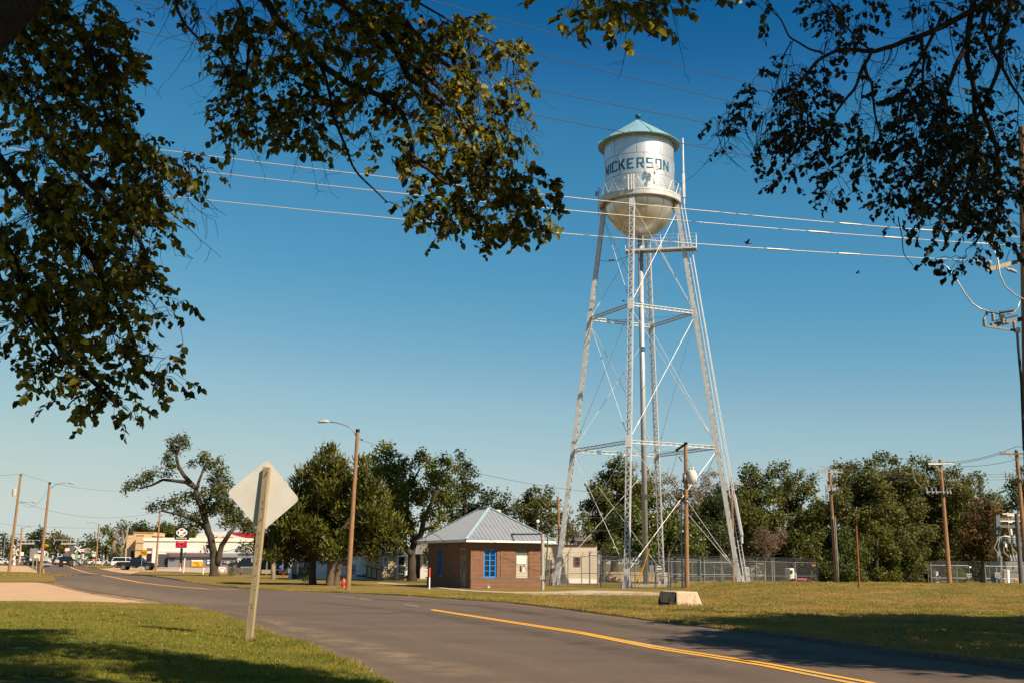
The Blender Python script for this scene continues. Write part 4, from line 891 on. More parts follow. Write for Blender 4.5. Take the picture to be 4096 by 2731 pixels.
bd = B(); bd.box(-.03, WR+.02, -.085, -.003, .585, .69); bd.box(-.02, WR+.02, -.03, -.003, 2.72, HHT-.02); bd.box(-.03, -.003, dx1, WL, 2.72, HHT-.02); bd.box(-.085, -.061, dx1+.02, WL, .585, .69); bd.o('brick_course', brkv, wall, local=True)
bluep = mat('bright_blue_paint', (.01, .27, .85), (.01, .22, .7), rough=.45, scale=4)
def window(parent, x0, x1, z0, z1, y, along='x', cols_=2, rows_=5, m=None, fr=.11, mun=.045, nm='window'):
    m = m or bluep; W_ = B(); g_ = B()
    def bx(o, a, b, c, d, e, f): (o.box(a, b, e, f, c, d) if along == 'x' else o.box(e, f, a, b, c, d))
    bx(W_, x0, x0+fr, z0, z1, y-.04, y+.1); bx(W_, x1-fr, x1, z0, z1, y-.04, y+.1); bx(W_, x0+fr, x1-fr, z0, z0+fr, y-.039, y+.1); bx(W_, x0+fr, x1-fr, z1-fr*.8, z1, y-.039, y+.1)
    for c in range(1, cols_): xx = x0+fr+(x1-x0-2*fr)*c/cols_; bx(W_, xx-mun, xx+mun, z0+fr, z1-fr*.8, y-.03, y+.08)
    for r_ in range(1, rows_): zz = z0+fr+(z1-z0-1.8*fr)*r_/rows_; bx(W_, x0+fr, x1-fr, zz-mun*.5, zz+mun*.5, y-.022, y+.07)
    o = W_.o(nm, m, parent, local=True); bx(g_, x0+fr*.5, x1-fr*.5, z0+fr*.5, z1-fr*.5, y+.03, y+.05); g_.o('pane', glassd, o, local=True)
    return o
window(hut, wx0, wx1, .70, 2.66, .12, cols_=2); window(hut, lw0, lw1, .75, 2.66, .12, 'y', 2)
dr = B(); dr.box(.10, .16, dx0+.1, dx1-.1, .05, 2.05); door = dr.o('door', mat('old_white_door', (.42, .38, .32), (.3, .26, .2), rough=.8, scale=6), hut, local=True)
df = B(); df.box(-.02, .2, dx0, dx0+.1, 0, 2.66); df.box(-.02, .2, dx1-.1, dx1, 0, 2.66); df.box(-.015, .2, dx0+.1, dx1-.1, 2.06, 2.16); df.box(-.015, .2, dx0+.1, dx1-.1, 2.56, 2.66)
for c in range(1, 3): q = dx0+.1+(dx1-dx0-.2)*c/3; df.box(.02, .1, q-.02, q+.02, 2.16, 2.56)
df.o('door_frame', mat('old_white_door', (1, 1, 1)), hut, local=True)
dg = B(); dg.box(.085, .098, dx0+.25, dx1-.3, 1.15, 1.85); dg.box(.12, .14, dx0+.1, dx1-.1, 2.16, 2.56); dg.o('pane', glassd, door, local=True)
dk = B(); dk.ball((.06, dx1-.2, 1.0), .04, 8, 6); dk.o('handle', mat('brass', (.4, .25, .08), rough=.4, metal=.8), door, local=True)
blk = brickmat('cinder_block', (.56, .49, .40), (.50, .44, .35), (.36, .31, .25), bw=.4, rh=.2, ms=.01)
pb = B(); pb.box(px0, px1, .06, .2, pz0, 2.24); pan = pb.o('block_infill', blk, hut, local=True)
gb = B(); n = 4
gbm = mat('glass_block', (.12, .13, .11), (.2, .2, .16), rough=.15, scale=12)
for i in range(n):
    for j in range(2): a = px0+.04+(px1-px0-.08)*i/n; gb.box(a+.01, a+(px1-px0-.08)/n-.01, .06, .16, 2.26+j*.2, 2.44+j*.2)
gb.o('glass_blocks', gbm, hut, local=True, bevel=.01); gf = B(); gf.box(px0, px1, .10, .19, 2.24, 2.66); gf.o('mortar_panel', mat('mortar', (.35, .31, .25)), hut, local=True)
def hw_(x, y, z): return Cn+D_R*x+D_L*y+Vector((0, 0, z))
sg = B(); sx0, sx1 = px0+.08, px1-.17; sg.box(sx0, sx1, .04, .056, 1.66, 2.19); sgn = sg.o('sign', white, hut, local=True)
for i, t_ in enumerate(('POTABLE WATER', 'DO NOT MIX', 'PESTICIDES OR', 'CHEMICALS AT', 'THIS LOCATION')):
    text(t_, .082, sgn, facing(hw_((sx0+sx1)/2, .036, 2.13-.098*i), HA), redp if i == 0 else redp, ext=.001)
s2 = B(); s2.box(px0+.48, px1-.28, .045, .058, 1.15, 1.45); s2_ = s2.o('sign', white, hut, local=True)
text('NOTICE', .05, s2_, facing(hw_((px0+.48+px1-.28)/2, .042, 1.22), HA), redp, ext=.001)
mb = B(); mb.box(px0+.36, px0+.50, -.08, .06, 1.22, 1.55); mb.box(px0+.62, px0+.7, -.02, .06, 1.52, 1.6); mb.o('meter_box', mat('tan_plastic', (.45, .27, .14), rough=.6), hut, local=True)
# roof
OV = .62; E = [(-OV, -OV), (WR+OV, -OV), (WR+OV, WL+OV), (-OV, WL+OV)]; EZ = HHT+.10; RZ = 5.62-Cn.z; ry0, ry1 = WR/2+.15, WL-WR/2-.1; rx = WR/2
r0_, r1_ = Vector((rx, ry0, RZ)), Vector((rx, ry1, RZ)); ev = [Vector((a, b, EZ)) for a, b in E]
hm = mat('grey_metal_roof', (.40, .43, .47), (.34, .37, .41), rough=.42, metal=.35, scale=1.5)
rb = B(); rb.poly([ev[0], ev[1], r0_]); rb.poly([ev[1], ev[2], r1_, r0_]); rb.poly([ev[2], ev[3], r1_]); rb.poly([ev[3], ev[0], r0_, r1_])
rb.poly([v-Vector((0, 0, .02)) for v in reversed(ev)]); hroof = rb.o('roof', hm, hut, local=True)
ri = B()
def ribs(a, b, fa, sp_):                  # eave a->b, apex function fa(t) gives top point
    n = int((b-a).length/sp_)
    for i in range(1, n):
        t = i/n; e = a.lerp(b, t); top = fa(t); ri.beam(e+Vector((0, 0, .012)), top+Vector((0, 0, .012)), .022, .03)
def hipx(a, b, t, r0v, r1v):
    # top of a rib running straight up the slope
    e = a.lerp(b, t); d = (b-a).normalized(); u0 = (r0v-a).dot(d); u1 = (r1v-a).dot(d); s = (e-a).dot(d); Lb = (b-a).length
    foot = a+d*u0; up = (r0v-foot)
    k = 1
    if s < u0: k = s/u0
    elif s > u1: k = (Lb-s)/(Lb-u1)
    return e+up*k*.985
ribs(ev[0], ev[1], lambda t: hipx(ev[0], ev[1], t, r0_, r0_+Vector((.001, 0, 0))), .30)
ribs(ev[3], ev[0], lambda t: hipx(ev[3], ev[0], t, r1_, r0_), .22); ribs(ev[1], ev[2], lambda t: hipx(ev[1], ev[2], t, r0_, r1_), .30)
ri.o('roof_ribs', mat('roof_rib', (.33, .35, .38), rough=.5, metal=.3), hroof, local=True)
cp_ = B(); capm = mat('aqua_ridge_cap', (.40, .56, .60), rough=.45)
for a, b in ((ev[0], r0_), (ev[1], r0_), (ev[2], r1_), (ev[3], r1_), (r0_, r1_)): cp_.beam(a+Vector((0, 0, .04)), b+Vector((0, 0, .04)), .21, .04)
cp_.o('ridge_cap', capm, hroof, local=True)
fc = B(); z0, z1 = EZ-.16, EZ-.02
fc.box(-OV, WR+OV, -OV, -OV+.03, z0, z1); fc.box(-OV, WR+OV, WL+OV-.03, WL+OV, z0, z1); fc.box(-OV, -OV+.03, -OV+.03, WL+OV-.03, z0, z1); fc.box(WR+OV-.03, WR+OV, -OV+.03, WL+OV-.03, z0, z1)
fc.box(-OV+.03, WR+OV-.03, -OV+.03, WL+OV-.03, z0+.02, z0+.04); fc.o('fascia', white, hut, local=True)
vt = B(); vt.lathe([(.12, RZ-.9), (.12, RZ-.35), (.22, RZ-.32), (.24, RZ-.25), (.2, RZ-.2), (.24, RZ-.15), (.2, RZ-.08), (.02, RZ-.05)], (WR*.72, WL*.55, 0), 14); vt.o('roof_vent', mat('pale_vent', (.6, .57, .5), rough=.5), hut, smooth=True, local=True)
gl = B(); gl.tube([(-OV-.02, 3.0, HHT-.02), (-OV-.35, 3.3, HHT+.35), (-OV-.6, 3.9, HHT+.62), (-OV-.7, 4.6, HHT+.5), (-OV-.7, 4.8, HHT+.1)], .02, 6); gl.cyl((-OV-.7, 4.8, HHT+.12), (-OV-.7, 4.8, HHT-.02), .03, .08); gl.o('gooseneck_lamp', dkmetal, hut, smooth=True, local=True)
lk = B(); lk.box(-.05, .0, 2.9, 2.98, 1.3, 1.62); lk.o('electric_box', galv, hut, local=True)
fs = B(); fs.ball((1.3, -.12, .06), .12, 8, 6, (1, .6, 1)); fs.o('splash_block', conc, hut, local=True, smooth=True)
# fill pipe stand
fp0 = G(2170, 2358, .05); fp = thing('fill_pipe', 'white standpipe with black overhead arm and green hose beside the hut', 'standpipe', tuple(fp0)); Yf = fp0.y
b_ = B(); top = P(2172, 2134, Yf); b_.cyl(fp0-Vector((0, 0, .1)), Vector((fp0.x, Yf, top.z)), .115, n=14); b_.box(fp0.x-.16, fp0.x+.16, Yf-.16, Yf+.16, .7, .95); b_.o('post', mat('chalky_pipe', (.5, .46, .4), (.36, .32, .27), rough=.8, scale=8), fp, smooth=False)
b_ = B(); la_ = P(2044, 2135, Yf); rb_ = P(2192, 2134, Yf); b_.cyl(la_, rb_, .05, n=8); b_.cyl(la_, P(2056, 2163, Yf), .05, n=8); b_.cyl(P(2049, 2134.5, Yf), P(2055, 2134.5, Yf), .075, n=8); b_.o('arm', dkmetal, fp)
b_ = B(); b_.tube([P(2187, 2137, Yf), P(2191, 2150, Yf), P(2189, 2200, Yf), P(2184, 2270, Yf), P(2179, 2330, Yf)], .045, 7); b_.o('hose', mat('green_hose', (.06, .13, .04), rough=.5), fp, smooth=True)
lmp = thing('area_light', 'small round lamp on a thin pole rising behind the standpipe arm', 'lamp', tuple(G(2150, 2350))); q = P(2150, 2130, 81)
b_ = B(); b_.cyl((q.x, 81, 0), (q.x, 81, P(2150, 2090, 81).z), .04, n=8); b_.o('pole', galv, lmp)
b_ = B(); b_.ball(P(2151, 2084, 81), .13, 10, 7); b_.o('lamp_head', white, lmp, smooth=True)
# marker post
def marker(px, py0, py1, pym, label, Y=None, grp='orange-topped marker posts'):
    g0 = G(px, py0); Y = Y or g0.y; t = thing('marker_post', label, 'marker post', (g0.x, Y, 0), 0, grp); m = P(px, pym, Y); u = P(px, py1, Y); x = P(px, py0, Y).x
    b_ = B(); b_.cyl((x, Y, T(x, Y)-.1), (x, Y, m.z), .055*Y/79*.9, n=10); b_.o('post', white, t)
    b_ = B(); b_.tube([(x, Y, m.z), (x, Y, u.z-.05), (x, Y, u.z)], [.058*Y/79*.9, .058*Y/79*.9, .03], 10); b_.o('cap', mat('marker_orange', (.95, .11, .03), rough=.5), t)
    return t
mk = marker(1717, 2358, 2269, 2308, 'white marker post with orange top standing in the grass left of the hut')
for i, c in enumerate('WARNING'): text(c, .09, mk, facing(P(1716, 2275+i*4.3, G(1717, 2358).y-.09)), black, ext=.001)
# ================================================================== DIAMOND SIGN
sb0 = G(996, 2543, .2); sn = thing('diamond_sign', 'blank back of a large diamond road sign bolted to a leaning wooden post', 'road sign', tuple(sb0)); Ys = sb0.y
q0 = Vector((sb0.x, Ys, .05)); q1 = P(1069, 1867, Ys+.05)
pw = mat('sign_post_wood', (.52, .41, .24), (.33, .26, .15), rough=.9, scale=2.5, bump=.5, bscale=14, stretch=(12, 12, .8))
b_ = B(); b_.beam(q0, q1, .145, .10, up=(-.25, -1, 0)); post = b_.o('post', pw, sn, bevel=.006)
ax = (q1-q0).normalized()
cs = P(1055, 1980, Ys+.2); al = mat('bare_aluminium_sheet', (.84, .80, .70), (.70, .66, .57), rough=.5, metal=.0, scale=1.2)
ptsd = [P(1070, 1838, Ys+.09), P(1197, 1996, Ys+.02), P(1046, 2125, Ys+.1), P(909, 1968, Ys+.17)]
ctr = sum(ptsd, Vector())/4; ptsd = [p+(p-ctr)*.012 for p in ptsd]; pl = []
for i, p in enumerate(ptsd):
    a = ptsd[i-1]; c = ptsd[(i+1) % 4]; u = (a-p).normalized()*.11; w = (c-p).normalized()*.11
    for t in np.linspace(0, 1, 5): pl.append(p+u*(1-t)**2+w*t**2)
nrm = (ptsd[1]-ptsd[0]).cross(ptsd[2]-ptsd[0]).normalized(); nrm = nrm if nrm.y > 0 else -nrm
b_ = B(); b_.prism(pl, nrm*.004); b_.o('sign_plate', al, sn)
b_ = B()
for t in (.965, .955, .80, .76, .70, .62, .55, .45, .38, .3, .22, .2):
    q = q0.lerp(q1, t)+Vector((random.uniform(-.02, .02), -.055, 0)); b_.cyl(q, q+Vector((0, -.012, 0)), .011, n=6)
b_.cyl(q0.lerp(q1, .975)+Vector((.03, -.07, 0)), q0.lerp(q1, .945)+Vector((-.03, -.06, 0)), .008, n=5); b_.cyl(q0.lerp(q1, .70)+Vector((.0, -.07, 0)), q0.lerp(q1, .665)+Vector((-.07, -.06, 0)), .008, n=5)
b_.o('bolts', rust, sn)
# ================================================================== HYDRANT, BLOCK
hy0 = G(1374, 2355); Yh = hy0.y; hy = thing('fire_hydrant', 'orange-red fire hydrant in the grass beside the street lamp pole', 'fire hydrant', tuple(hy0)); x = hy0.x; hr = mat('hydrant_red', (.8, .12, .04), (.42, .06, .03), rough=.5, scale=12)
b_ = B(); b_.lathe([(.17, 0), (.17, .05), (.13, .06), (.12, .40), (.17, .42), (.17, .46), (.14, .5), (.12, .6), (.06, .66), (.04, .67), (.04, .72), (.01, .72)], (x, Yh, 0), 16); b_.o('barrel', hr, hy, smooth=True)
for d in ((-1, -.2), (1, -.2), (0, -1)):
    b_ = B(); u = Vector((d[0], d[1], 0)).normalized(); c = Vector((x, Yh, .34)); b_.cyl(c+u*.1, c+u*.23, .07 if d[0] else .09, n=10); b_.cyl(c+u*.23, c+u*.25, .03, n=5); b_.o('nozzle_cap', hr, hy)
A0, B0, C1 = G(2636, 2416, .05), G(2706, 2423, .05), G(2812, 2423, .05); A0 = B0+(A0-B0)*.55*1.0
bk = thing('concrete_block', 'weathered concrete barrier block lying in the verge', 'barrier', tuple(B0)); D0 = A0+C1-B0; up = Vector((0, 0, .58)); c0 = (A0+B0+C1+D0)/4
A0 = P(2632, 2420, B0.y+1.7); A0.z = B0.z; D0 = A0+C1-B0; c0 = (A0+B0+C1+D0)/4
tp = [B0.lerp(C1, .0)+(c0-B0)*.05, C1+(c0-C1)*.22, D0+(c0-D0)*.22, A0+(c0-A0)*.10]
b_ = B(); fo = [p-Vector((0, 0, .15)) for p in (B0, C1, D0, A0)]; mid = [p+Vector((0, 0, .05)) for p in (B0, C1, D0, A0)]
vs = fo+mid+[p+up for p in tp]
b_.add(vs, [(0,1,2,3)]+[(i, (i+1) % 4, 4+(i+1) % 4, 4+i) for i in range(4)]+[(4+i, 4+(i+1) % 4, 8+(i+1) % 4, 8+i) for i in range(4)]+[(8,9,10,11)])
cm = mat('stained_concrete', (.62, .47, .32), (.20, .15, .11), rough=.95, scale=3.5, bump=.8, bscale=18, stretch=(1.2, 1.2, .6), contrast=(.50, .72)); b_.o('block', cm, bk, bevel=.05); o_ = (B0-A0).normalized(); nn_ = Vector((-o_.y, o_.x, 0)); nn_ = nn_ if nn_.x < 0 else -nn_
b_ = B(); b_.add([B0+nn_*.004+Vector((0, 0, .05)), A0+nn_*.004+Vector((0, 0, .05)), tp[3]+up+nn_*.004-Vector((0, 0, .05)), tp[0]+up+nn_*.004-Vector((0, 0, .05))], [(0, 1, 2, 3)]); b_.o('painted_shade_side', mat('painted_shade_concrete', (.035, .028, .022), (.10, .08, .06), rough=.95, scale=6, contrast=(.5, .8)), bk)  # sheet over the face turned from the sun, its shade painted in as near-black
# ================================================================== POLES
insm = insul
def beamx(b_, c, w, h, d, az=0):
    u = Vector((math.cos(az), math.sin(az), 0)); c = Vector(c); b_.beam(c-u*w/2, c+u*w/2, d, h)
def upole(label, base, top, Y, r0=.15, r1=.10, name='utility_pole', m=None, grp='wooden utility poles'):
    a = P(base[0], base[1], Y); c = P(top[0], top[1], Y); a.z = T(a.x, Y)-.2
    t = thing(name, label, 'utility pole' if 'utility' in name else 'street lamp', (a.x, Y, T(a.x, Y)), 0, grp); b_ = B(); b_.tube([a, a.lerp(c, .5), c], [r0, (r0+r1)/2, r1], 14); b_.o('pole', m or wood, t, smooth=False)
    return t, c
def crossarm(t, c, w, az=0, dz=.2, dy=-.12, ins=(-.9, -.35, .35, .9), br=True, m=None, n='crossarm'):
    b_ = B(); q = c+Vector((0, dy, -dz)); beamx(b_, q, w, .11, .09, az); u = Vector((math.cos(az), math.sin(az), 0))
    if br:
        for s in (-1, 1): b_.beam(q+u*s*w*.28, c+Vector((0, dy*.6, -dz-.65)), .035, .02)
    o = b_.o(n, m or wood_pale, t)
    for s in ins:
        b_ = B(); p = q+u*s*w/2; b_.lathe([(.02, .05), (.02, .14), (.055, .15), (.05, .18), (.06, .2), (.05, .23), (.03, .27), (.01, .28)], p, 10); b_.o('insulator', insm, o, smooth=True)
    return q
def lamparm(t, pts, Y, headw, m=galv):
    b_ = B(); pp = [P(a, b, Y) for a, b in pts]; b_.tube(pp, .035, 7); b_.o('lamp_arm', m, t, smooth=True)
    e = pp[-1]; d = (pp[-1]-pp[-2]); s = -1 if d.x < 0 else 1
    b_ = B(); b_.tube([e-Vector((s*.05, 0, 0)), e+Vector((s*headw*.3, 0, .02)), e+Vector((s*headw*.8, 0, -.01)), e+Vector((s*headw, 0, -.03))], [.05, .11, .10, .03], 8); b_.ball(e+Vector((s*headw*.25, 0, .12)), .05, 6, 5); b_.o('lamp_head', mat('lamp_grey', (.5, .5, .48), rough=.4), t, smooth=True)
Yl = G(1390, 2360).y
t, c = upole('tall tan wooden street lamp pole beside the fire hydrant', (1391, 2361), (1431, 1717), Yl, .17, .11, 'street_lamp', grp='wooden street lamp poles')
lamparm(t, [(1424, 1740), (1410, 1716), (1385, 1700), (1350, 1690), (1315, 1685)], Yl, .7)
b_ = B(); b_.tube([c-Vector((0, 0, .16)), c+Vector((0, 0, .03))], .13, 12); b_.o('pole_cap', black, t)
b_ = B(); b_.beam(c+Vector((.12, 0, -.6)), c+Vector((.3, 0, -.65)), .04, .04); b_.ball(c+Vector((.3, 0, -.65)), .06, 8, 5); b_.o('service_bracket', dkmetal, t)
t, c = upole('leaning wooden street lamp pole at the edge of the gravel lot', (160, 2294), (199, 1929), 142, .19, .13, 'street_lamp', grp='wooden street lamp poles')
lamparm(t, [(204, 1952), (222, 1937), (250, 1931), (275, 1931)], 142, .85); b_ = B(); b_.tube([c-Vector((0, 0, .2)), c+Vector((0, 0, .03))], .16, 12); b_.o('pole_cap', black, t)
t, c = upole('orange-brown street lamp pole left of the price sign', (621, 2289), (641, 2040), 172, .17, .12, 'street_lamp', grp='wooden street lamp poles'); lamparm(t, [(639, 2045), (620, 2034), (600, 2031), (588, 2031)], 172, .8)
t, c = upole('thin wooden street lamp pole beside the crossbuck and yield sign', (382, 2264), (396, 2093), 232, .17, .12, 'street_lamp', grp='wooden street lamp poles'); lamparm(t, [(395, 2100), (385, 2091), (372, 2088), (362, 2088)], 232, .8)
t, c = upole('small wooden street lamp pole by the left railway signal', (73, 2255), (88, 2107), 240, .19, .13, 'street_lamp', grp='wooden street lamp poles'); lamparm(t, [(90, 2113), (100, 2106), (112, 2104), (116, 2104)], 240, .6)
t, c = upole('weathered utility pole with a grey transformer at far left', (36, 2283), (84, 1892), 160, .22, .14)
crossarm(t, c, .9, 0, .1, -.2, ins=(.8,), br=False); b_ = B(); tc_ = P(58, 1968, 160); b_.lathe([(.02, -.55), (.32, -.5), (.32, .45), (.2, .55), (.02, .56)], tc_, 16); b_.cyl(tc_+Vector((0, 0, .5)), tc_+Vector((.1, 0, .85)), .06); b_.beam(tc_, tc_+Vector((.8, 0, 0)), .08, .08); b_.o('transformer', mat('transformer_grey', (.52, .52, .49), rough=.4), t, smooth=False)
lamparm(t, [(72, 2010), (100, 2007), (128, 2007)], 160, .75)
t, c = upole('bare wooden utility pole behind the yield sign', (375, 2255), (380, 2128), 262, .2, .14)
Ye = G(2749, 2359).y
t, c = upole('reddish-brown utility pole with a large transformer can in front of the tower', (2748, 2361), (2742, 1768), Ye, .165, .12)
b_ = B(); u = P(2742, 1790, Ye); b_.beam(u+Vector((.1, -.2, .35)), u+Vector((-.62, .4, -.15)), .14, .12); b_.o('crossarm', wood_dark, t)
b_ = B(); tc_ = P(2766, 1908, Ye-.1); b_.lathe([(.02, -.48), (.30, -.44), (.31, .40), (.27, .48), (.02, .52)], tc_, 18); b_.lathe([(.05, .45), (.1, .5), (.06, .6), (.1, .64), (.05, .72), (.02, .74)], tc_+Vector((-.12, 0, 0)), 10); b_.lathe([(.05, .45), (.1, .5), (.06, .6), (.1, .64), (.05, .72), (.02, .74)], tc_+Vector((.1, 0, 0)), 10)
b_.box(tc_.x-.5, tc_.x-.28, tc_.y-.06, tc_.y+.06, tc_.z-.2, tc_.z+.2); b_.cyl(tc_+Vector((.24, -.1, -.46)), tc_+Vector((.24, -.1, .3)), .12, n=10); b_.o('transformer', mat('transformer_pale', (.8, .76, .68), (.66, .63, .57), rough=.4, scale=5), t, smooth=True)
b_ = B(); q = P(2733, 1911, Ye); b_.cyl(q+Vector((0, 0, -.35)), q+Vector((0, 0, .35)), .04, n=8); b_.cyl(q+Vector((.05, 0, .3)), q+Vector((.25, 0, .3)), .03); q = P(2722, 1833, Ye-.3); b_.cyl(q+Vector((-.1, 0, .15)), q+Vector((.1, 0, -.2)), .04, n=8); b_.cyl(q+Vector((.0, 0, .18)), q+Vector((.35, 0, .25)), .02); b_.o('cutout_fuse', dkmetal, t)
b_ = B(); b_.tube([P(2748, 1835, Ye-.1), P(2760, 1850, Ye-.2), P(2768, 1872, Ye-.2)], .012, 5); b_.tube([P(2746, 1860, Ye-.1), P(2757, 1862, Ye-.3), P(2762, 1880, Ye-.2)], .012, 5); b_.tube([P(2785, 1885, Ye-.2), P(2796, 1880, Ye-.3), P(2792, 1910, Ye-.2), P(2788, 1940, Ye-.1)], .012, 5); b_.o('jumper_wires', cable_d, t)
b_ = B(); q = P(2757, 1992, Ye-.2); b_.box(q.x-.12, q.x+.22, q.y-.1, q.y+.1, q.z-.05, q.z+.06); b_.ball(P(2746, 2004, Ye-.25), .12, 8, 6); b_.o('camera_box', galv, t)
cd = thing('conduit_pole', 'slim grey steel conduit pole just left of the transformer pole', 'conduit', tuple(G(2729, 2357)))
b_ = B(); yc = Ye+.3; b_.cyl(Vector((P(2729, 2357, yc).x, yc, -.1)), P(2724, 1960, yc), .055, n=10); b_.ball(P(2722, 1957, yc), .12, 8, 6, (1.4, .8, .6)); b_.o('pipe', galv, cd)
def small_pole(label, base, top, Y, arm=None, az=0, **k):
    t, c = upole(label, base, top, Y, .16, .11)
    return t, c
t, c = upole('utility pole with a short one-sided crossarm behind the tower ladder', (2934, 2330), (2925, 1907), 100, .16, .11)
b_ = B(); q = P(2930, 1934, 99.8); b_.beam(q, q+Vector((1.0, .3, 0)), .1, .1); b_.beam(q+Vector((.6, .2, 0)), q+Vector((0, 0, -.6)), .05, .04); b_.o('crossarm', wood_pale, t)
t, c = upole('plain utility pole behind the left tower leg', (2241, 2330), (2232, 1985), 118, .15, .11)
t, c = upole('utility pole strapped to a grey conduit, in front of the green bush', (3346, 2337), (3317, 1876), 95, .16, .12)
crossarm(t, P(3318, 1880, 95), 2.2, R(8), .15, -.15); b_ = B(); b_.cyl(P(3355, 2337, 94.7), P(3339, 2068, 94.7), .085, n=10); b_.o('conduit', galv, t)
def gear(t, px, py, Y, w, az=0):
    b_ = B(); q = P(px, py, Y-.25); beamx(b_, q, w, .1, .1, az); o = b_.o('equipment_arm', galv, t); u = Vector((math.cos(az), math.sin(az), 0))
    for s in (-.9, -.5, -.2, .35, .65, .9):
        b_ = B(); p = q+u*s*w/2; b_.lathe([(.02, .04), (.07, .06), (.04, .12), (.07, .14), (.04, .2), (.07, .22), (.03, .3)], p, 8); b_.cyl(p+Vector((0, -.1, .28)), p+Vector((.2*s, -.1, .36)), .025, n=6); b_.box(p.x-.06, p.x+.06, p.y-.15, p.y-.05, p.z-.15, p.z+.05); b_.o('switch', mat('switch_grey', (.34, .34, .33), rough=.5), o)
gear(t, 3322, 1954, 95, .85, R(5)); b_ = B(); b_.tube([P(3303, 1955, 94.6), P(3302, 1990, 94.6), P(3312, 2030, 94.6), P(3330, 2045, 94.7)], .02, 5); b_.tube([P(3345, 1960, 94.6), P(3347, 2000, 94.6), P(3340, 2050, 94.7)], .02, 5); b_.o('riser_cable', cable_d, t)
t, c = upole('utility pole with white crossarm and a row of switches, in front of the olive trees', (3800, 2340), (3760, 1837), 90, .19, .13)
crossarm(t, P(3761, 1840, 90), 2.05, R(-4), .30, -.18, ins=(-.95, -.4, .5, .95), m=white); gear(t, 3754, 1966, 90, 2.1, R(3)); b_ = B()
b_.tube([P(3651, 1862, 89.5), P(3654, 1900, 89.5), P(3668, 1930, 89.5), P(3690, 1948, 89.6)], .02, 5); b_.tube([P(3700, 1862, 89.5), P(3703, 1905, 89.5), P(3716, 1945, 89.6)], .02, 5); b_.tube([P(3752, 1868, 89.6), P(3758, 1900, 89.6), P(3772, 1920, 89.6)], .02, 5); b_.o('jumper_wires', cable_m, t)
t, c = upole('wooden utility pole near the right edge with a brown crossarm and braces', (4113, 2343), (4065, 1798), 84, .19, .13)
crossarm(t, P(4066, 1800, 84), 2.6, R(-8), .28, -.2, ins=(-.95, .0, .95), m=wood); gear(t, 4062, 1905, 84, 1.6, R(3))
b_ = B(); q = P(3988, 1785, 83.6); b_.o
t, c = upole('dark slim pole beside the substation cabinet', (4087, 2343), (4066, 2052), 82, .17, .15, m=mat('dark_grey_pole', (.16, .15, .14), (.11, .1, .1), rough=.7, scale=4))
rp0 = P(3437, 2346, 64); rpo = thing('rusty_post', 'slim orange-rusted steel post standing on the mound', 'post', (rp0.x, 64, HR(rp0.x, 64))); b_ = B(); q = P(3425, 2107, 64); b_.cyl((rp0.x, 64, HR(rp0.x, 64)-.2), q, .06, n=10); b_.cyl(q, q+Vector((0, 0, .1)), .045, n=8); b_.o('pipe', mat('orange_rust', (.42, .12, .03), (.17, .05, .025), rough=.9, scale=5, bump=.4), rpo)
# big pole at the right edge
YB = 35.0
tB, cB = upole('big reddish wooden utility pole at the right edge carrying the heavy wires', (4138, 2600), (4092, 512), YB, .19, .15)
b_ = B(); a1, a2 = P(3945, 1080, YB-.35), P(4210, 1010, YB+1.2); b_.beam(a1, a2, .10, .13); ca = b_.o('crossarm', wood_pale, tB)
b_ = B(); q = P(3958, 1062, YB-.3); b_.lathe([(.02, -.1), (.02, 0), (.09, .02), (.06, .05), (.1, .07), (.06, .1), (.08, .12), (.03, .16)], q, 12); b_.tube([P(4020, 1070, YB-.3), P(4035, 1080, YB-.25), P(4072, 1092, YB-.1)], [.02, .05, .02], 8); b_.cyl(P(4038, 1078, YB-.25), P(4062, 1088, YB-.15), .055, n=8); b_.o('insulators', insm, ca, smooth=True)
b_ = B(); b_.beam(P(3965, 1302, YB-.35), P(4090, 1275, YB+.2), .10, .14); b_.beam(P(3940, 1304, YB-.45), P(4060, 1322, YB-.3), .06, .06); ea = b_.o('equipment_arm', galv, tB)
st_ = [(.03, -.16), (.09, -.14), (.05, -.1), (.09, -.08), (.05, -.04), (.09, -.02), (.05, .02), (.09, .04), (.05, .08), (.08, .1), (.03, .14)]
for a, c_ in ((3937, 1287), (3972, 1268), (4010, 1280), (4057, 1300)): b_ = B(); b_.lathe([(r*.75, z*.9) for r, z in st_], P(a, c_, YB-.38), 10); b_.o('insulator', insm, ea, smooth=True)
b_ = B(); b_.cyl(P(3945, 1247, YB-.4), P(4000, 1255, YB-.4), .03, n=6); b_.cyl(P(3999, 1250, YB-.4), P(4054, 1242, YB-.4), .045, n=8); b_.beam(P(3984, 1283, YB-.4), P(4070, 1262, YB-.3), .05, .05); b_.cyl(P(3945, 1250, YB-.4), P(3934, 1272, YB-.4), .012, n=5); b_.cyl(P(3948, 1247, YB-.4), P(3948, 1262, YB-.4), .03, n=6); q = P(4010, 1262, YB-.4); b_.box(q.x-.09, q.x+.05, q.y-.05, q.y+.05, q.z-.07, q.z+.03); b_.o('switch_gear', dkmetal, ea)
b_ = B(); b_.tube([P(4068, 1310, YB-.3), P(4074, 1400, YB-.3), P(4086, 1530, YB-.3), P(4096, 1800, YB-.28)], .045, 8); b_.box(*(lambda q: (q.x-.08, q.x+.08, q.y-.05, q.y+.05, q.z-.1, q.z+.05))(P(4069, 1318, YB-.3))); b_.o('control_rod', dkmetal, tB)
b_ = B(); b_.tube([P(3750, 1042, YB-.2), P(3790, 1070, YB-.3), P(3830, 1125, YB-.4), P(3860, 1175, YB-.4), P(3890, 1215, YB-.4), P(3920, 1235, YB-.4), P(3955, 1246, YB-.4)], .022, 7)
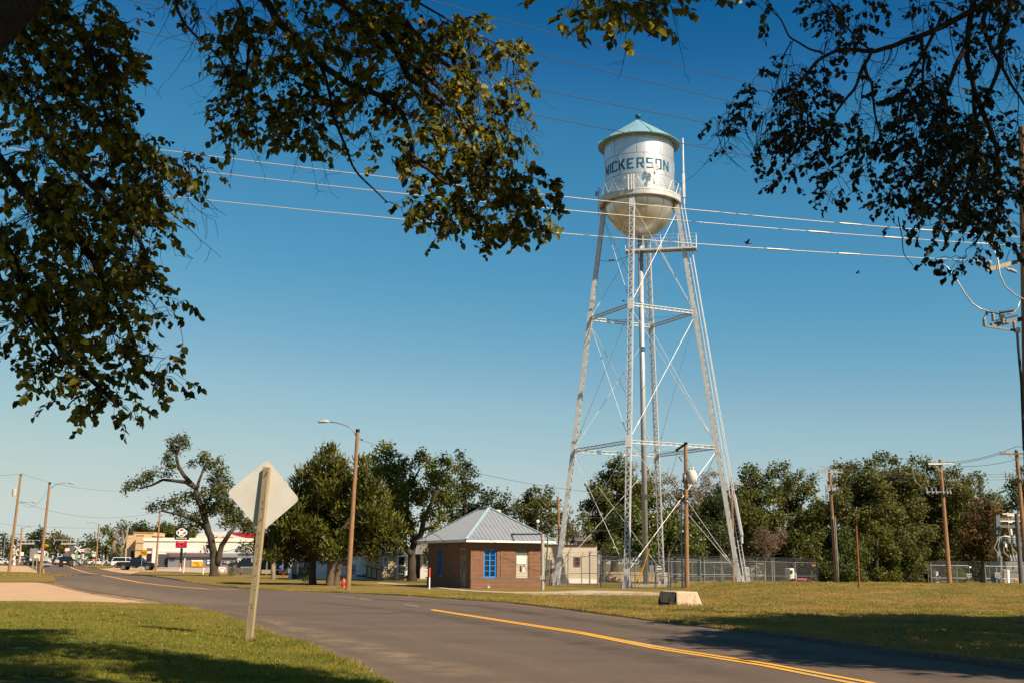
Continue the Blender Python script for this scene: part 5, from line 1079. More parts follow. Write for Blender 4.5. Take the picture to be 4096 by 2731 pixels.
b_.tube([P(3955, 982, YB), P(3975, 1000, YB-.1), P(3992, 1040, YB-.2), P(4000, 1100, YB-.3), P(4020, 1145, YB-.3), P(4060, 1180, YB-.3), P(4100, 1200, YB-.2)], .022, 7)
b_.tube([P(4028, 1257, YB-.4), P(4050, 1255, YB-.4), P(4070, 1235, YB-.4), P(4080, 1205, YB-.4)], .02, 7); b_.o('jumper_wires', cable_m, tB, smooth=True)
# ================================================================== WIRES
def wire(label, a, c, sag, r, m, grp, sleeves=(), ns=40):
    a = Vector(a); c = Vector(c); t = thing('power_line', label, 'power line', tuple(a), 0, grp); f = lambda s: a.lerp(c, s)-Vector((0, 0, 4*sag*s*(1-s)))
    b_ = B(); b_.tube([f(i/ns) for i in range(ns+1)], r, 6, False); b_.o('cable', m, t, smooth=True)
    for px in sleeves:
        best = min((i/600 for i in range(601)), key=lambda s: abs(2048+F*((f(s)-Vector((0, 0, CH))).dot(_R))/((f(s)-Vector((0, 0, CH))).dot(_f))-px)); b_ = B(); d = .45/(c-a).length
        b_.tube([f(best-d), f(best-d*.8), f(best), f(best+d*.8), f(best+d)], [r*1.2, r*2, r*2.3, r*2, r*1.2], 7); b_.o('splice_sleeve', m, t, smooth=True)
    return t
GW = 'heavy bright wires crossing the sky'
wire('highest of the three heavy bright wires crossing the whole view', P(4092, 950, YB), P(-400, 462, 26), .28, .0105, cable_m, GW, (3400, 3700))
wire('middle one of the three heavy bright wires', P(4092, 985, YB), P(-400, 539, 26), .28, .0105, cable_m, GW, (3275, 3582, 3950))
wire('lowest of the three heavy bright wires', P(3955, 1046, YB-.3), P(-400, 664, 26), .28, .0105, cable_m, GW, (3112, 3400))
GT = 'thin wires high in the sky'
wire('topmost thin dark wire running up out of the picture', P(4085, 560, YB), P(1500, -60, 23), .25, .008, cable_d, GT)
wire('second thin dark wire from the top', P(4085, 648, YB), P(1000, -85, 22.5), .25, .009, cable_d, GT)
wire('third thin dark wire from the top', P(4085, 712, YB), P(300, -50, 22), .25, .009, cable_d, GT)
wire('fourth thin wire, the one passing in front of the tank roof', P(4085, 800, YB), P(100, 20, 22), .3, .009, cable_d, GT)
wire('thin service wire from the street lamp pole to the trees by the tower', P(1440, 1757, Yl), P(2720, 1985, 77), .9, .013, cable_d, 'thin service wires', ns=24)
wire('thin wire sloping over the hut roof', P(1660, 1920, 80), P(2232, 2108, 86), .5, .012, cable_d, 'thin service wires', ns=20)
wire('pale wire from left tower leg to the transformer pole', P(2160, 2108, 95), P(2730, 2030, Ye), .9, .012, cable_m, 'thin service wires', ns=20)
wire('wire running down right behind the tower to the trees', P(2746, 1970, Ye), P(2930, 1920, 100), .5, .012, cable_d, 'thin service wires', ns=20)
wire('nearly level wire at far left between the leaning poles', P(-60, 1894, 160), P(84, 1893, 160), .2, .02, cable_d, 'wires over the street', ns=12)
wire('long thin wire from the far left pole to the gnarled tree', P(84, 1893, 160), P(600, 1958, 172), 1.0, .016, cable_d, 'wires over the street', ns=24)
wire('sagging street wire from the leaning lamp pole to the orange-brown one', P(72, 2000, 160), P(640, 2044, 172), 1.6, .018, cable_d, 'wires over the street', ns=24)
wire('level wire low over the street', P(-60, 2086, 200), P(560, 2104, 210), .6, .02, cable_d, 'wires over the street', ns=24)
wire('slanting guy wire left of the leaning lamp pole', P(84, 2005, 160), P(199, 1945, 142), 1.5, .014, cable_d, 'wires over the street', ns=18)
GR = 'lines between the poles on the right'
for lab, a, c_, s in (('upper line from the conduit pole down to the tower side', (3318, 1868, 95), (2925, 1925, 100), .7), ('lower line from the conduit pole down to the tower side', (3274, 1888, 95), (2928, 1936, 100), .7)):
    wire(lab, P(*a), P(*c_), s, .014, cable_d, GR, ns=20)
wire('top line between the switch pole and the edge pole', P(3762, 1848, 90), P(4066, 1784, 84), .3, .016, cable_d, GR, ns=20)
wire('second line between the switch pole and the edge pole', P(3700, 1857, 90), P(4025, 1806, 84), .3, .016, cable_d, GR, ns=20)
wire('third line between the switch pole and the edge pole', P(3805, 1862, 90), P(4110, 1822, 84), .3, .016, cable_d, GR, ns=20)
wire('upper pale line in front of the wood', P(3274, 1862, 97), P(4180, 1892, 70), .3, .010, cable_m, GR, ns=24); wire('middle pale line in front of the wood', P(3290, 1868, 97), P(4180, 1903, 70), .3, .010, cable_m, GR, ns=24); wire('lowest pale line in front of the wood', P(3352, 1870, 97), P(4180, 1909, 70), .5, .010, cable_m, GR, ns=24)
wire('short drop line at the right edge pole', P(4066, 1784, 84), P(4200, 1785, 80), .1, .016, cable_d, GR, ns=6)
# ================================================================== FENCES
def chain():
    m = bpy.data.materials.new('chain_link'); m.use_nodes = True; nt = m.node_tree; N = nt.nodes; L = nt.links; b = N['Principled BSDF']
    b.inputs['Base Color'].default_value = (.2, .21, .21, 1); b.inputs['Metallic'].default_value = .6; b.inputs['Roughness'].default_value = .5
    tc = N.new('ShaderNodeTexCoord'); sx = N.new('ShaderNodeSeparateXYZ'); L.new(tc.outputs['Object'], sx.inputs[0]); outs = []
    for sgn in (1, -1):
        a = N.new('ShaderNodeMath'); a.operation = 'MULTIPLY'; a.inputs[1].default_value = sgn; L.new(sx.outputs[2], a.inputs[0])
        d = N.new('ShaderNodeMath'); L.new(a.outputs[0], d.inputs[0]); L.new(sx.outputs[0], d.inputs[1])
        e = N.new('ShaderNodeMath'); e.operation = 'DIVIDE'; e.inputs[1].default_value = .1; L.new(d.outputs[0], e.inputs[0])
        f = N.new('ShaderNodeMath'); f.operation = 'FRACT'; L.new(e.outputs[0], f.inputs[0]); g = N.new('ShaderNodeMath'); g.operation = 'LESS_THAN'; g.inputs[1].default_value = .085; L.new(f.outputs[0], g.inputs[0]); outs.append(g)
    mx = N.new('ShaderNodeMath'); mx.operation = 'MAXIMUM'; L.new(outs[0].outputs[0], mx.inputs[0]); L.new(outs[1].outputs[0], mx.inputs[1])
    L.new(mx.outputs[0], b.inputs['Alpha']); return m
chm = chain()
def fence(label, pts, barb=True, thick=.035, gates=(), h=None):
    """pts: (px, py_top, Y, big) fence posts"""
    p0 = P(*pts[0][:3]); t = thing('chain_link_fence', label, 'fence', (p0.x, p0.y, 0)); tops = []
    for i, (px, py, Y, big) in enumerate(pts):
        q = P(px, py, Y); q.z = h or q.z; z0 = -.1; tops.append(q); b_ = B(); b_.cyl((q.x, q.y, z0), q+Vector((0, 0, .25 if big else .02)), thick*1.5 if big else thick, n=8); b_.o('fence_post', galv, t)
    b_ = B(); c = B()
    for i in range(len(tops)-1):
        a, e = tops[i], tops[i+1]; lo = Vector((0, 0, 1)); b_.cyl(a, e, .024, n=6); b_.cyl(Vector((a.x, a.y, a.z*.44)), Vector((e.x, e.y, e.z*.44)), .020, n=6); c.poly([(a.x, a.y, .05), (e.x, e.y, .05), e, a])
        if barb:
            for z in (.12, .22, .32): b_.cyl(a+Vector((0, 0, z)), e+Vector((0, 0, z)), .006, n=4)
    if barb:
        for a in tops: b_.beam(a, a+Vector((.12, -.15, .34)), .03, .02)
    b_.o('rails', galv, t); c.o('mesh', chm, t); return t
S8 = lambda x, y: (2250+x/3.618, 2050+y/3.618); S3 = lambda x, y: (2048+x/1.5205, 1700+y/1.5205); S4 = lambda x, y: (3072+x/1.5205, 1700+y/1.5205)
fence('chain-link fence in front of the tower, from the gate to the transformer pole', [(*S8(552, 618), 82.5, 1), (*S8(1045, 642), 80.5, 0), (*S8(1532, 662), 78.5, 0), (*S8(1760, 672), 79.5, 0), (*S8(1992, 684), 81, 1)])
fence('chain-link fence running right from the tower past the mound', [(*S8(2045, 690), 81.5, 1), (*S8(2300, 697), 83.5, 0), (*S3(1385, 823), 86, 1), (*S3(1400, 824), 86.2, 1), (*S3(1485, 826), 88, 0), (*S4(22, 827), 90, 1), (*S4(34, 828), 90.2, 1), (*S4(165, 832), 93, 0), (*S4(300, 836), 96, 0)])
fence('chain-link fence between the siding building and the tower gate', [(*S3(197, 795), 86, 0), (*S3(228, 796), 86.5, 0), (*S3(340, 796), 87.5, 0), (*S3(422, 800), 89, 0), (*S3(472, 790), 86.5, 1), (*S3(522, 792), 85, 1)])
fence('rear chain-link fence behind the tower', [(*S3(476, 818), 101, 0), (*S3(560, 820), 101, 0), (*S3(700, 822), 101, 0), (*S3(850, 824), 101, 0), (*S3(970, 826), 101, 0), (*S3(1098, 830), 102, 0), (*S3(1228, 832), 103, 0), (*S3(1370, 836), 104, 0), (*S3(1540, 842), 105, 0)])
fence('chain-link fence of the substation at far right', [(*S4(970, 845), 97, 0), (*S4(988, 849), 92, 1), (*S4(1145, 851), 93, 0), (*S4(1222, 853), 93, 0), (*S4(1318, 853), 92, 1), (*S4(1345, 855), 92, 0), (*S4(1448, 856), 92, 0), (*S4(1620, 858), 92, 0)])
# small things in the tower compound
sp = thing('steel_rack', 'pipe rack holding two pale panels in front of the rear tower leg', 'rack', tuple(G(2625, 2352)))
b_ = B(); y = 79.3
for x_, y1 in ((2620.5, 2256), (2624, 2262), (2673, 2258), (2680, 2258)): q = P(x_, y1, y); b_.cyl((q.x, y, -.05), q, .05, n=8)
for py in (2266, 2277, 2284): b_.cyl(P(2619, py, y), P(2681, py, y), .025, n=6)
b_.o('frame', galv, sp); b_ = B(); a, c = P(2625, 2262, y+.05), P(2646, 2292, y+.05); b_.box(a.x, c.x, y+.03, y+.1, c.z, a.z); b_.o('pale_panel', white, sp)
b_ = B(); a, c = P(2597, 2258, y+.6), P(2615, 2294, y+.6); b_.box(a.x, c.x, y+.5, y+.8, c.z, a.z); b_.o('grey_box', mat('box_grey', (.28, .28, .29), rough=.5), sp)
yp = thing('guy_marker', 'yellow guy-wire sleeve leaning in front of the riser pipe', 'guy wire', tuple(P(2554, 2325, 79))); b_ = B(); b_.cyl(P(2554, 2326, 79), P(2598, 2192, 79), .05, n=8); b_.o('yellow_sleeve', mat('guy_yellow', (.85, .42, .01), rough=.5), yp)
b_ = B(); b_.cyl(P(2552, 2352, 79), P(2716, 1790, 79-.6), .012, n=5); b_.o('guy_wire', cable_d, yp)
bn = thing('park_bench', 'wooden bench behind the front tower leg', 'bench', tuple(P(2525, 2322, 97))); bx = P(2502, 2320, 97).x; b2 = P(2554, 2320, 97).x
b_ = B(); b_.box(bx, b2, 96.6, 97.0, .42, .48); b_.o('seat', wood_pale, bn); b_ = B()
for k in range(3): b_.box(bx, b2, 97.05+.03*k, 97.09+.03*k, .55+.16*k, .66+.16*k)
b_.o('backrest', wood_pale, bn)
for x_ in (bx+.1, b2-.15): b_ = B(); b_.box(x_, x_+.06, 96.65, 97.1, 0, .42); b_.o('leg', dkmetal, bn)
# ================================================================== BUILDINGS
sidc = linemat('cream_siding', (.88, .75, .57), (.25, .21, .16), 2, .17, .13); sidt = linemat('tan_siding', (.66, .49, .32), (.20, .15, .10), 2, .16, .14); sidw = linemat('white_siding', (.92, .92, .88), (.32, .32, .33), 2, .18, .12)
vert = linemat('grey_board_wall', (.28, .28, .285), (.10, .10, .105), 0, .45, .10); vgrey = linemat('grey_old_board', (.26, .23, .20), (.12, .10, .08), 0, .3, .12); sidg = linemat('blue_grey_siding', (.27, .30, .33), (.18, .2, .22), 2, .2, .12)
stucco = mat('pale_grey_render', (.74, .70, .64), (.62, .6, .55), rough=.85, scale=.6); shingle = mat('grey_shingles', (.17, .15, .14), (.11, .10, .09), rough=.95, scale=6, bump=.5); yelwall = mat('warm_block_wall', (.86, .60, .34), (.50, .35, .2), rough=.85, scale=1.5)
brown_trim = mat('brown_trim', (.22, .09, .05), rough=.7)
stone = brickmat('stone_block', (.80, .54, .28), (.72, .48, .25), (.55, .37, .2), bw=.6, rh=.3, ms=.02)
class Bd:
    """a building whose front stands at distance Y (facing the camera side)"""
    def __init__(s, name, label, cat, px, Y, grp=None): s.Y = Y; x = P(px, 2250, Y).x; s.t = thing(name, label, cat, (x, Y, T(x, Y)), 0, grp)
    def block(s, nm, x0, y0, x1, y1, m, depth=6, dy=0, par=None, bev=0):
        """pixel rectangle -> box"""
        Y = s.Y+dy; a = P(x0, y0, Y); c = P(x1, y1, Y); b_ = B(); b_.box(a.x, c.x, Y, Y+depth, c.z, a.z); return b_.o(nm, m, par or s.t, bevel=bev)
    def wall(s, x0, y0, x1, m, depth=6, dy=0, nm='wall'):
        Y = s.Y+dy; a = P(x0, y0, Y); c = P(x1, y0, Y); b_ = B(); b_.box(a.x, c.x, Y, Y+depth, T(a.x, Y)-.4, a.z); return b_.o(nm, m, s.t)
    def win(s, x0, y0, x1, y1, fm=None, gm=None, dy=0, fr=.09, cols_=1, rows_=2, nm='window'):
        Y = s.Y+dy; a = P(x0, y0, Y); c = P(x1, y1, Y); b_ = B(); y0_, y1_ = Y-.07, Y+.02; X0, X1, Z0, Z1 = a.x, c.x, c.z, a.z
        b_.box(X0, X0+fr, y0_, y1_, Z0, Z1); b_.box(X1-fr, X1, y0_, y1_, Z0, Z1); b_.box(X0+fr, X1-fr, y0_, y1_, Z0, Z0+fr); b_.box(X0+fr, X1-fr, y0_, y1_, Z1-fr, Z1)
        for r_ in range(1, rows_): z = Z0+(Z1-Z0)*r_/rows_; b_.box(X0+fr, X1-fr, y0_+.01, y1_, z-fr*.3, z+fr*.3)
        for r_ in range(1, cols_): x = X0+(X1-X0)*r_/cols_; b_.box(x-fr*.3, x+fr*.3, y0_+.01, y1_, Z0+fr, Z1-fr)
        o = b_.o(nm, fm or white, s.t); g_ = B(); g_.box(X0+fr*.5, X1-fr*.5, Y-.03, Y-.01, Z0+fr*.5, Z1-fr*.5); g_.o('pane', gm or glassd, o); return o
    def roof(s, x0, y0, x1, ytop, depth, m, over=.3, dy=0, flat=False, ridge='x'):
        Y = s.Y+dy; a = P(x0, y0, Y); c = P(x1, y0, Y); z1 = P((x0+x1)/2, ytop, Y+depth/2).z; b_ = B(); X0, X1, Y0, Y1 = a.x-over, c.x+over, Y-over, Y+depth+over; z = a.z
        if ridge == 'x': b_.add([(X0,Y0,z),(X1,Y0,z),(X1,Y1,z),(X0,Y1,z),(X0,(Y0+Y1)/2,z1),(X1,(Y0+Y1)/2,z1)], [(0,1,5,4),(2,3,4,5),(0,4,3),(1,2,5),(0,3,2,1)])
        else: xm = (X0+X1)/2; b_.add([(X0,Y0,z),(X1,Y0,z),(X1,Y1,z),(X0,Y1,z),(xm,Y0,z1),(xm,Y1,z1)], [(0,4,5,3),(1,2,5,4),(0,1,4),(2,3,5),(0,3,2,1)])
        return b_.o('roof', m, s.t)
M = lambda x, y: (1040+x/3.36, 2150+y/3.36)
b = Bd('siding_building', 'long low cream-sided building behind the left tower leg', 'building', 2280, 100)
x0, _ = S3(196, 0); x1, yt = S3(516, 728); b.wall(x0-60, yt, x1, sidc, 7); b.block('roof_edge', x0-64, yt-4, x1+3, yt, brown_trim, 7.3, -.15)
b.block('white_skirt', *S3(300, 935), *S3(514, 975), white, .06, -.06)
for (a, c, e, f) in ((283, 800, 311, 838), (378, 798, 416, 855)): b.win(*S3(a, c), *S3(e, f), fm=brown_trim, rows_=2)
b.block('door', *S3(209, 815), *S3(243, 965), mat('purple_brown_door', (.22, .12, .12), rough=.7), .05, -.05)
b.block('air_unit', *S3(270, 925), *S3(304, 966), dkmetal, .6, -.7)
yt_ = S3(0, 890)[1]; b = Bd('low_wall', 'low warm-yellow block wall seen through the tower fence', 'wall', 2550, 112); b.wall(S3(560, 0)[0], yt_, S3(1000, 0)[0], yelwall, .3)
b = Bd('house', 'house roof peeking above the siding building', 'house', 2345, 125); b.wall(S3(415, 0)[0], S3(0, 700)[1], S3(500, 0)[0], sidt, 6); b.roof(S3(400, 0)[0], S3(0, 703)[1], S3(505, 0)[0], S3(0, 672)[1], 7, shingle, .3)
b = Bd('house', 'grey-roofed house behind the right end of the tower fence', 'house', 3040, 128); b.wall(S3(1450, 0)[0], S3(0, 825)[1], S4(150, 0)[0], sidt, 6); b.roof(S3(1440, 0)[0], S3(0, 826)[1], S4(160, 0)[0], S3(0, 782)[1], 7, shingle, .3)
# houses behind the cedars
b = Bd('house', 'tan-sided house with a teal-curtained window', 'house', 1530, 112)
x0, yt = M(1432, 238); x1, _ = M(1850, 0); b.wall(x0, yt, x1, sidt, 7); b.roof(x0, yt, x1, M(0, 150)[1], 8, shingle, .35)
b.win(*M(1660, 248), *M(1726, 396), gm=mat('teal_curtain', (.16, .30, .29), (.10, .22, .21), rough=.4, scale=20, stretch=(6, 1, .1)), fr=.08); b.block('foundation', *M(1432, 510), *M(1850, 545), yelwall, .08, -.06)
b = Bd('porch', 'porch with a white storm door right of the tan house', 'porch', 1605, 110); b.block('wall', *M(1846, 235), *M(1975, 500), white, .3, .1)
b.block('storm_door', *M(1853, 240), *M(1950, 495), white, .06, 0); b.block('screen_glass', *M(1862, 252), *M(1942, 360), glassd, .03, -.035); b.block('screen_glass', *M(1862, 370), *M(1942, 470), mat('grey_glass', (.16, .16, .16), rough=.1), .03, -.035); b.block('steps', *M(1840, 490), *M(1925, 560), conc, .8, -.9)
b = Bd('house', 'white-sided house with a rust-framed window', 'house', 1370, 114); x0, yt = M(742, 285); x1, _ = M(1432, 0); b.wall(x0, M(0, 225)[1], x1, sidw, 7); b.roof(x0, M(0, 226)[1], x1, M(0, 130)[1], 8, shingle, .3)
b.win(*M(1088, 285), *M(1180, 368), fm=brown_trim, rows_=1, fr=.14); b.win(*M(803, 300), *M(836, 356), fr=.05); b.block('bright_door', *M(1290, 290), *M(1425, 500), white, .06, -.06); b.block('foundation', *M(1060, 500), *M(1180, 540), conc, .08, -.07)
b = Bd('shed', 'old grey board lean-to with an air conditioner in its window', 'shed', 1220, 115); x0, yt = M(505, 270); b.wall(x0, yt, M(744, 0)[0], vgrey, 5); b.win(*M(520, 290), *M(592, 390), rows_=2, fr=.06); b.block('air_conditioner', *M(524, 350), *M(588, 388), galv, .35, -.4); b.block('door', *M(432, 300), *M(503, 480), vgrey, .1, .02); b.block('post', *M(500, 290), *M(512, 490), white, .12, -.2); b.wall(M(390, 0)[0], M(0, 290)[1], M(434, 0)[0], sidw, 4)
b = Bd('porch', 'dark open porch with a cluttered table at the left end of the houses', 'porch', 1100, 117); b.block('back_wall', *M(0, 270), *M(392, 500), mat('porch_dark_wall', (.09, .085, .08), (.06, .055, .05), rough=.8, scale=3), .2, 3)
b.block('roof_slab', *M(-10, 255), *M(400, 275), galv, 3.4, -.2)
for x in (86, 200, 300, 388): b.block('post', *M(x, 275), *M(x+8, 505), galv, .08, -.1)
b.block('table_top', *M(200, 425), *M(330, 432), galv, .8, -1); b.block('table_leg', *M(322, 432), *M(330, 505), galv, .06, -.9); b.block('panel', *M(20, 425), *M(148, 480), wood_pale, .05, -.6)
b = Bd('toy_cart', 'red toy cart under the porch table', 'toy', 1132, 115); b.block('body', *M(290, 462), *M(335, 490), redp, .4); b.block('wheel', *M(293, 486), *M(302, 500), tyre, .1, -.05); b.block('wheel', *M(320, 486), *M(330, 500), tyre, .1, -.05); b.block('basket', *M(258, 440), *M(290, 470), mat('brown_basket', (.18, .07, .03), rough=.8), .3)
b = Bd('barrel', 'blue barrel standing on the porch table', 'barrel', 1120, 116.2); q = P(*M(272, 425), 116.2); bb = B(); bb.lathe([(.02, 0), (.16, .02), (.19, .2), (.16, .42), (.02, .43)], (q.x, q.y, q.z), 12); bb.o('drum', mat('blue_plastic', (.02, .10, .25), rough=.4), b.t, smooth=True)
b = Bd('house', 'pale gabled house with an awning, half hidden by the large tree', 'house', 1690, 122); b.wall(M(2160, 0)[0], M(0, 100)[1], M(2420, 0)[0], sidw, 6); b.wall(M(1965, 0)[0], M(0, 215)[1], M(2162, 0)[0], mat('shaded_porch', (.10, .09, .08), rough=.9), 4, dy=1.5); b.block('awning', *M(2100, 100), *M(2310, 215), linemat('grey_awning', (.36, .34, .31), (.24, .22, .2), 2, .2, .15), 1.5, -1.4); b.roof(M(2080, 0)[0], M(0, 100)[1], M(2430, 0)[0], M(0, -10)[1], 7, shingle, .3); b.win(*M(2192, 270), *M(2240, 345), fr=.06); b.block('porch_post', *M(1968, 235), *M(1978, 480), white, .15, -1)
# ramp, stump, misc yard things
rw = thing('ramp_railing', 'brown wooden ramp with handrails in front of the tan house', 'ramp', tuple(P(*M(1500, 540), 108))); b_ = B(); Yr = 108
pt = lambda x, y, d=0: P(*M(x, y), Yr+d)
for x, y0, y1 in ((1240, 365, 490), (1275, 362, 490), (1436, 370, 500), (1500, 400, 525), (1568, 420, 530), (1643, 385, 440), (1715, 412, 445)): b_.cyl(pt(x, y1), pt(x, y0), .05, n=6)
b_.cyl(pt(1240, 365), pt(1275, 362), .045); b_.cyl(pt(1240, 430), pt(1275, 430), .04); b_.cyl(pt(1436, 372), pt(1620, 430), .05); b_.cyl(pt(1600, 432), pt(1830, 434), .03); b_.beam(pt(1300, 500), pt(1575, 545), .8, .1); b_.beam(pt(1330, 515), pt(1440, 490), .8, .1); b_.o('frame', wood_dark, rw)
stp = thing('carved_stump', 'red-brown carved tree stump table with arched legs', 'stump', tuple(G(*M(1365, 552)))); gy = G(*M(1365, 552)).y; b_ = B(); sp_ = lambda x, y, d=0: P(*M(x, y), gy+d)
for x0_, x1_, d in ((1290, 1335, -.2), (1440, 1398, -.3), (1330, 1340, .5), (1405, 1395, .4), (1300, 1330, .3)): b_.tube([sp_(x0_, 552, d), sp_((x0_+x1_)/2+4*(1 if x0_ < x1_ else -1), 520, d*.8), sp_(x1_, 470, d*.5), sp_(x1_, 430, d*.4)], [.16, .11, .09, .12], 8)
q = sp_(1365, 418); b_.lathe([(.02, -.1), (.42, -.08), (.46, .0), (.44, .06), (.02, .07)], q, 16); b_.o('carving', mat('red_stump_wood', (.17, .06, .035), (.10, .035, .02), rough=.8, scale=8), stp)
def encl(label, x0, x1, Y, y0=1050, y1=1198):
    a = P(500+x0/3.92, 2000+y0/3.92, Y); c = P(500+x1/3.92, 2000+y1/3.92, Y); t = thing('wooden_enclosure', label, 'enclosure', (a.x, Y, T(a.x, Y)), 0, 'wooden bin enclosures'); b_ = B(); b_.box(a.x, c.x, Y, Y+.06, T(a.x, Y), a.z); b_.box(a.x, a.x+.06, Y+.06, Y+2.4, T(a.x, Y), a.z-.01); b_.box(c.x-.06, c.x, Y+.06, Y+2.4, T(a.x, Y), a.z-.01); b_.o('boards', linemat('enclosure_boards', (.20, .17, .14), (.06, .05, .04), 0, .2, .15), t)
    b_ = B(); b_.box(c.x-.02, c.x+.16, Y-.06, Y+.12, T(a.x, Y), a.z+.03); b_.o('corner_post', wood_pale, t)
encl('left wooden board enclosure, in front of the blue-grey house', 1608, 1815, 150); encl('right wooden board enclosure, next to the sign post', 1830, 2125, 148, 1056, 1205)
# ---------------- shops
Q = lambda x, y: (500+x/3.92, 2000+y/3.92)
b = Bd('block_building', 'tall tan stone-faced corner block at the left end of the shops', 'building', 550, 238)
ya = P(*Q(175, 548), 238); yb = P(*Q(300, 910), 238); bb = B(); zt = ya.z; X0, X1 = ya.x, P(*Q(300, 548), 238).x; bb.box(X0, X1, 238, 252, T(X0, 238)-.3, zt); bb.box(X0-2.6, X0, 240, 254, T(X0, 238)-.3, zt+.1); bb.box(X0-2.2, X1+.4, 243, 251, zt, P(*Q(200, 497), 243).z); bb.o('wall', stone, b.t)
bb = B()
for yy_ in (548, 663, 778, 890): q = P(*Q(175, yy_), 238).z; bb.box(X0-.03, X1+.03, 237.93, 237.998, q-.08, q+.08)
bb.box(X0-2.25, X1+.45, 242.9, 242.99, P(*Q(200, 497), 243).z-.2, P(*Q(200, 497), 243).z+.05); bb.o('stone_band', mat('tan_band', (.42, .24, .12), rough=.8), b.t)
b.block('dark_opening', *Q(92, 790), *Q(135, 925), black, .05, -.06+2); b.block('awning', *Q(175, 893), *Q(300, 912), dkmetal, 1.0, -1.0)
b = Bd('grey_shop', 'long pale grey commercial building behind the gas price sign', 'shop', 800, 232)
bb = B()
def pq(x, y, Y): return P(*Q(x, y), Y)
aL, aR = pq(292, 612, 232), pq(2140, 640, 239)
bb.prism([(aL.x, aL.y, .2), (aR.x, aR.y, .2), (aR.x, aR.y+14, .2), (aL.x, aL.y+14, .2)], (0, 0, aL.z-.2)); wl_ = bb.o('wall', stucco, b.t)
bb = B(); bb.beam((aL.x, aL.y-.08, aL.z+.05), (aR.x, aR.y-.08, aR.z+.25), .3, .7); bb.o('parapet', cream, b.t)
b.block('side_notch', *Q(290, 590), *Q(335, 620), white, 2, 1)
b2 = Bd('storefront', 'low white storefront with an orange-brick pier beside the lamp pole', 'shop', 650, 225); b2.wall(*Q(430, 748), Q(1000, 0)[0], white, 6, 0); b2.wall(*Q(340, 745), Q(432, 0)[0], mat('orange_brick', (.40, .13, .06), (.32, .10, .05), rough=.85, scale=3), 5.5, -.1, 'brick_pier'); b2.block('door', *Q(352, 830), *Q(410, 950), glassd, .05, -.17); b2.block('sign', *Q(350, 795), *Q(410, 828), white, .06, -.25)
b3 = Bd('board_shed', 'dark grey board-clad shed with a purplish metal roof', 'shed', 790, 205)
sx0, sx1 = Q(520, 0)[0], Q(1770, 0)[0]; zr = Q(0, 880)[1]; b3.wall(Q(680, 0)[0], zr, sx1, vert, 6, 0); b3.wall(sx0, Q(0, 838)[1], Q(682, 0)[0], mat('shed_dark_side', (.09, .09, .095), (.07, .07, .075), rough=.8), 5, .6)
pm = linemat('purple_metal_roof', (.26, .14, .15), (.17, .09, .10), 0, .5, .1, rough=.4, metal=.3)
a = pq(640, 822, 208.5); c = pq(1775, 832, 208.5); d = pq(690, 884, 204.6); e = pq(1775, 884, 204.6); f_ = pq(1500, 884, 204.6); g_ = pq(1500, 830, 208.5)
bb = B(); bb.prism([d, f_, g_, a], (0, 0, .08)); bb.o('roof', pm, b3.t); bb = B(); bb.prism([f_+Vector((.02, 0, 0)), e, c, g_+Vector((.02, 0, 0))], (0, 0, .08)); bb.o('roof', linemat('pale_metal_roof', (.42, .40, .40), (.30, .28, .28), 0, .5, .1, rough=.4, metal=.3), b3.t)
bb = B(); bb.beam(pq(525, 808, 208.7), pq(2040, 826, 208.7), .4, .35); bb.o('roof_edge', cream, b3.t)
b3.block('window', *Q(625, 900), *Q(650, 990), glassd, .05, .54); b3.block('panel', *Q(697, 900), *Q(775, 950), mat('shed_dark_side', (.09, .09, .095)), .05, -.05)
b3.block('kick_board', *Q(680, 1070), *Q(1770, 1082), conc, .1, -.08)
# posters
def poster(name, label, x0, y0, x1, y1, m, Y=204.9): a = pq(x0, y0, Y); c = pq(x1, y1, Y); t = thing(name, label, 'banner', (a.x, Y, a.z)); bb = B(); bb.box(a.x, c.x, Y-.04, Y, c.z, a.z); o = bb.o('panel', m, t); return t, a, c
t, a, c = poster('banner', 'yellow and white banner with black script on the board shed', 1045, 932, 1216, 1035, mat('banner_yellow', (.80, .50, .03), rough=.6))
bb = B(); bb.box(a.x, c.x, 204.82, 204.86, a.z-.26, a.z); bb.o('white_strip', white, t)
text('Busch', .34, t, facing(Vector(((a.x+c.x)/2-.1, 204.84, a.z-.52)), 0), mat('script_red', (.35, .03, .02)), ext=.004); text('Light', .34, t, facing(Vector(((a.x+c.x)/2+.15, 204.84, a.z-.87)), 0), mat('script_red', (.35, .03, .02)), ext=.004)
t, a, c = poster('poster', 'blue poster on the board shed, left of the tree trunk', 1285, 914, 1358, 1002, mat('poster_blue', (.04, .26, .50), rough=.6)); bb = B(); bb.box(a.x+.12, a.x+.5, 204.83, 204.86, c.z+.1, c.z+.4); bb.box(a.x+.1, a.x+.7, 204.83, 204.86, a.z-.4, a.z-.25); bb.o('white_print', white, t)
t, a, c = poster('soda_sign', 'dark sign with a round red, white and blue emblem on the shed', 1537, 941, 1672, 993, mat('sign_navy', (.015, .025, .07), rough=.5))
cx_, cz_ = a.x+.32, (a.z+c.z)/2; bb = B(); bb.cyl((cx_, 204.84, cz_), (cx_, 204.80, cz_), .22, n=24); bb.o('emblem_disc', white, t)
for m_, s in ((redp, 1), (mat('emblem_blue', (.02, .08, .45)), -1)):
    bb = B(); pts = [(cx_+.19*math.cos(a_), 204.79, cz_+s*(.045+.15*math.sin(a_))) for a_ in np.linspace(0, PI, 12)]; bb.prism(pts, (0, -.02, 0)); bb.o('emblem_wave', m_, t)
for i, w_ in enumerate((.7, .6, .85, .6)): bb = B(); bb.box(cx_+.32, cx_+.32+w_, 204.82, 204.85, a.z-.13-.125*i, a.z-.07-.125*i); bb.o('text_line', white, t)
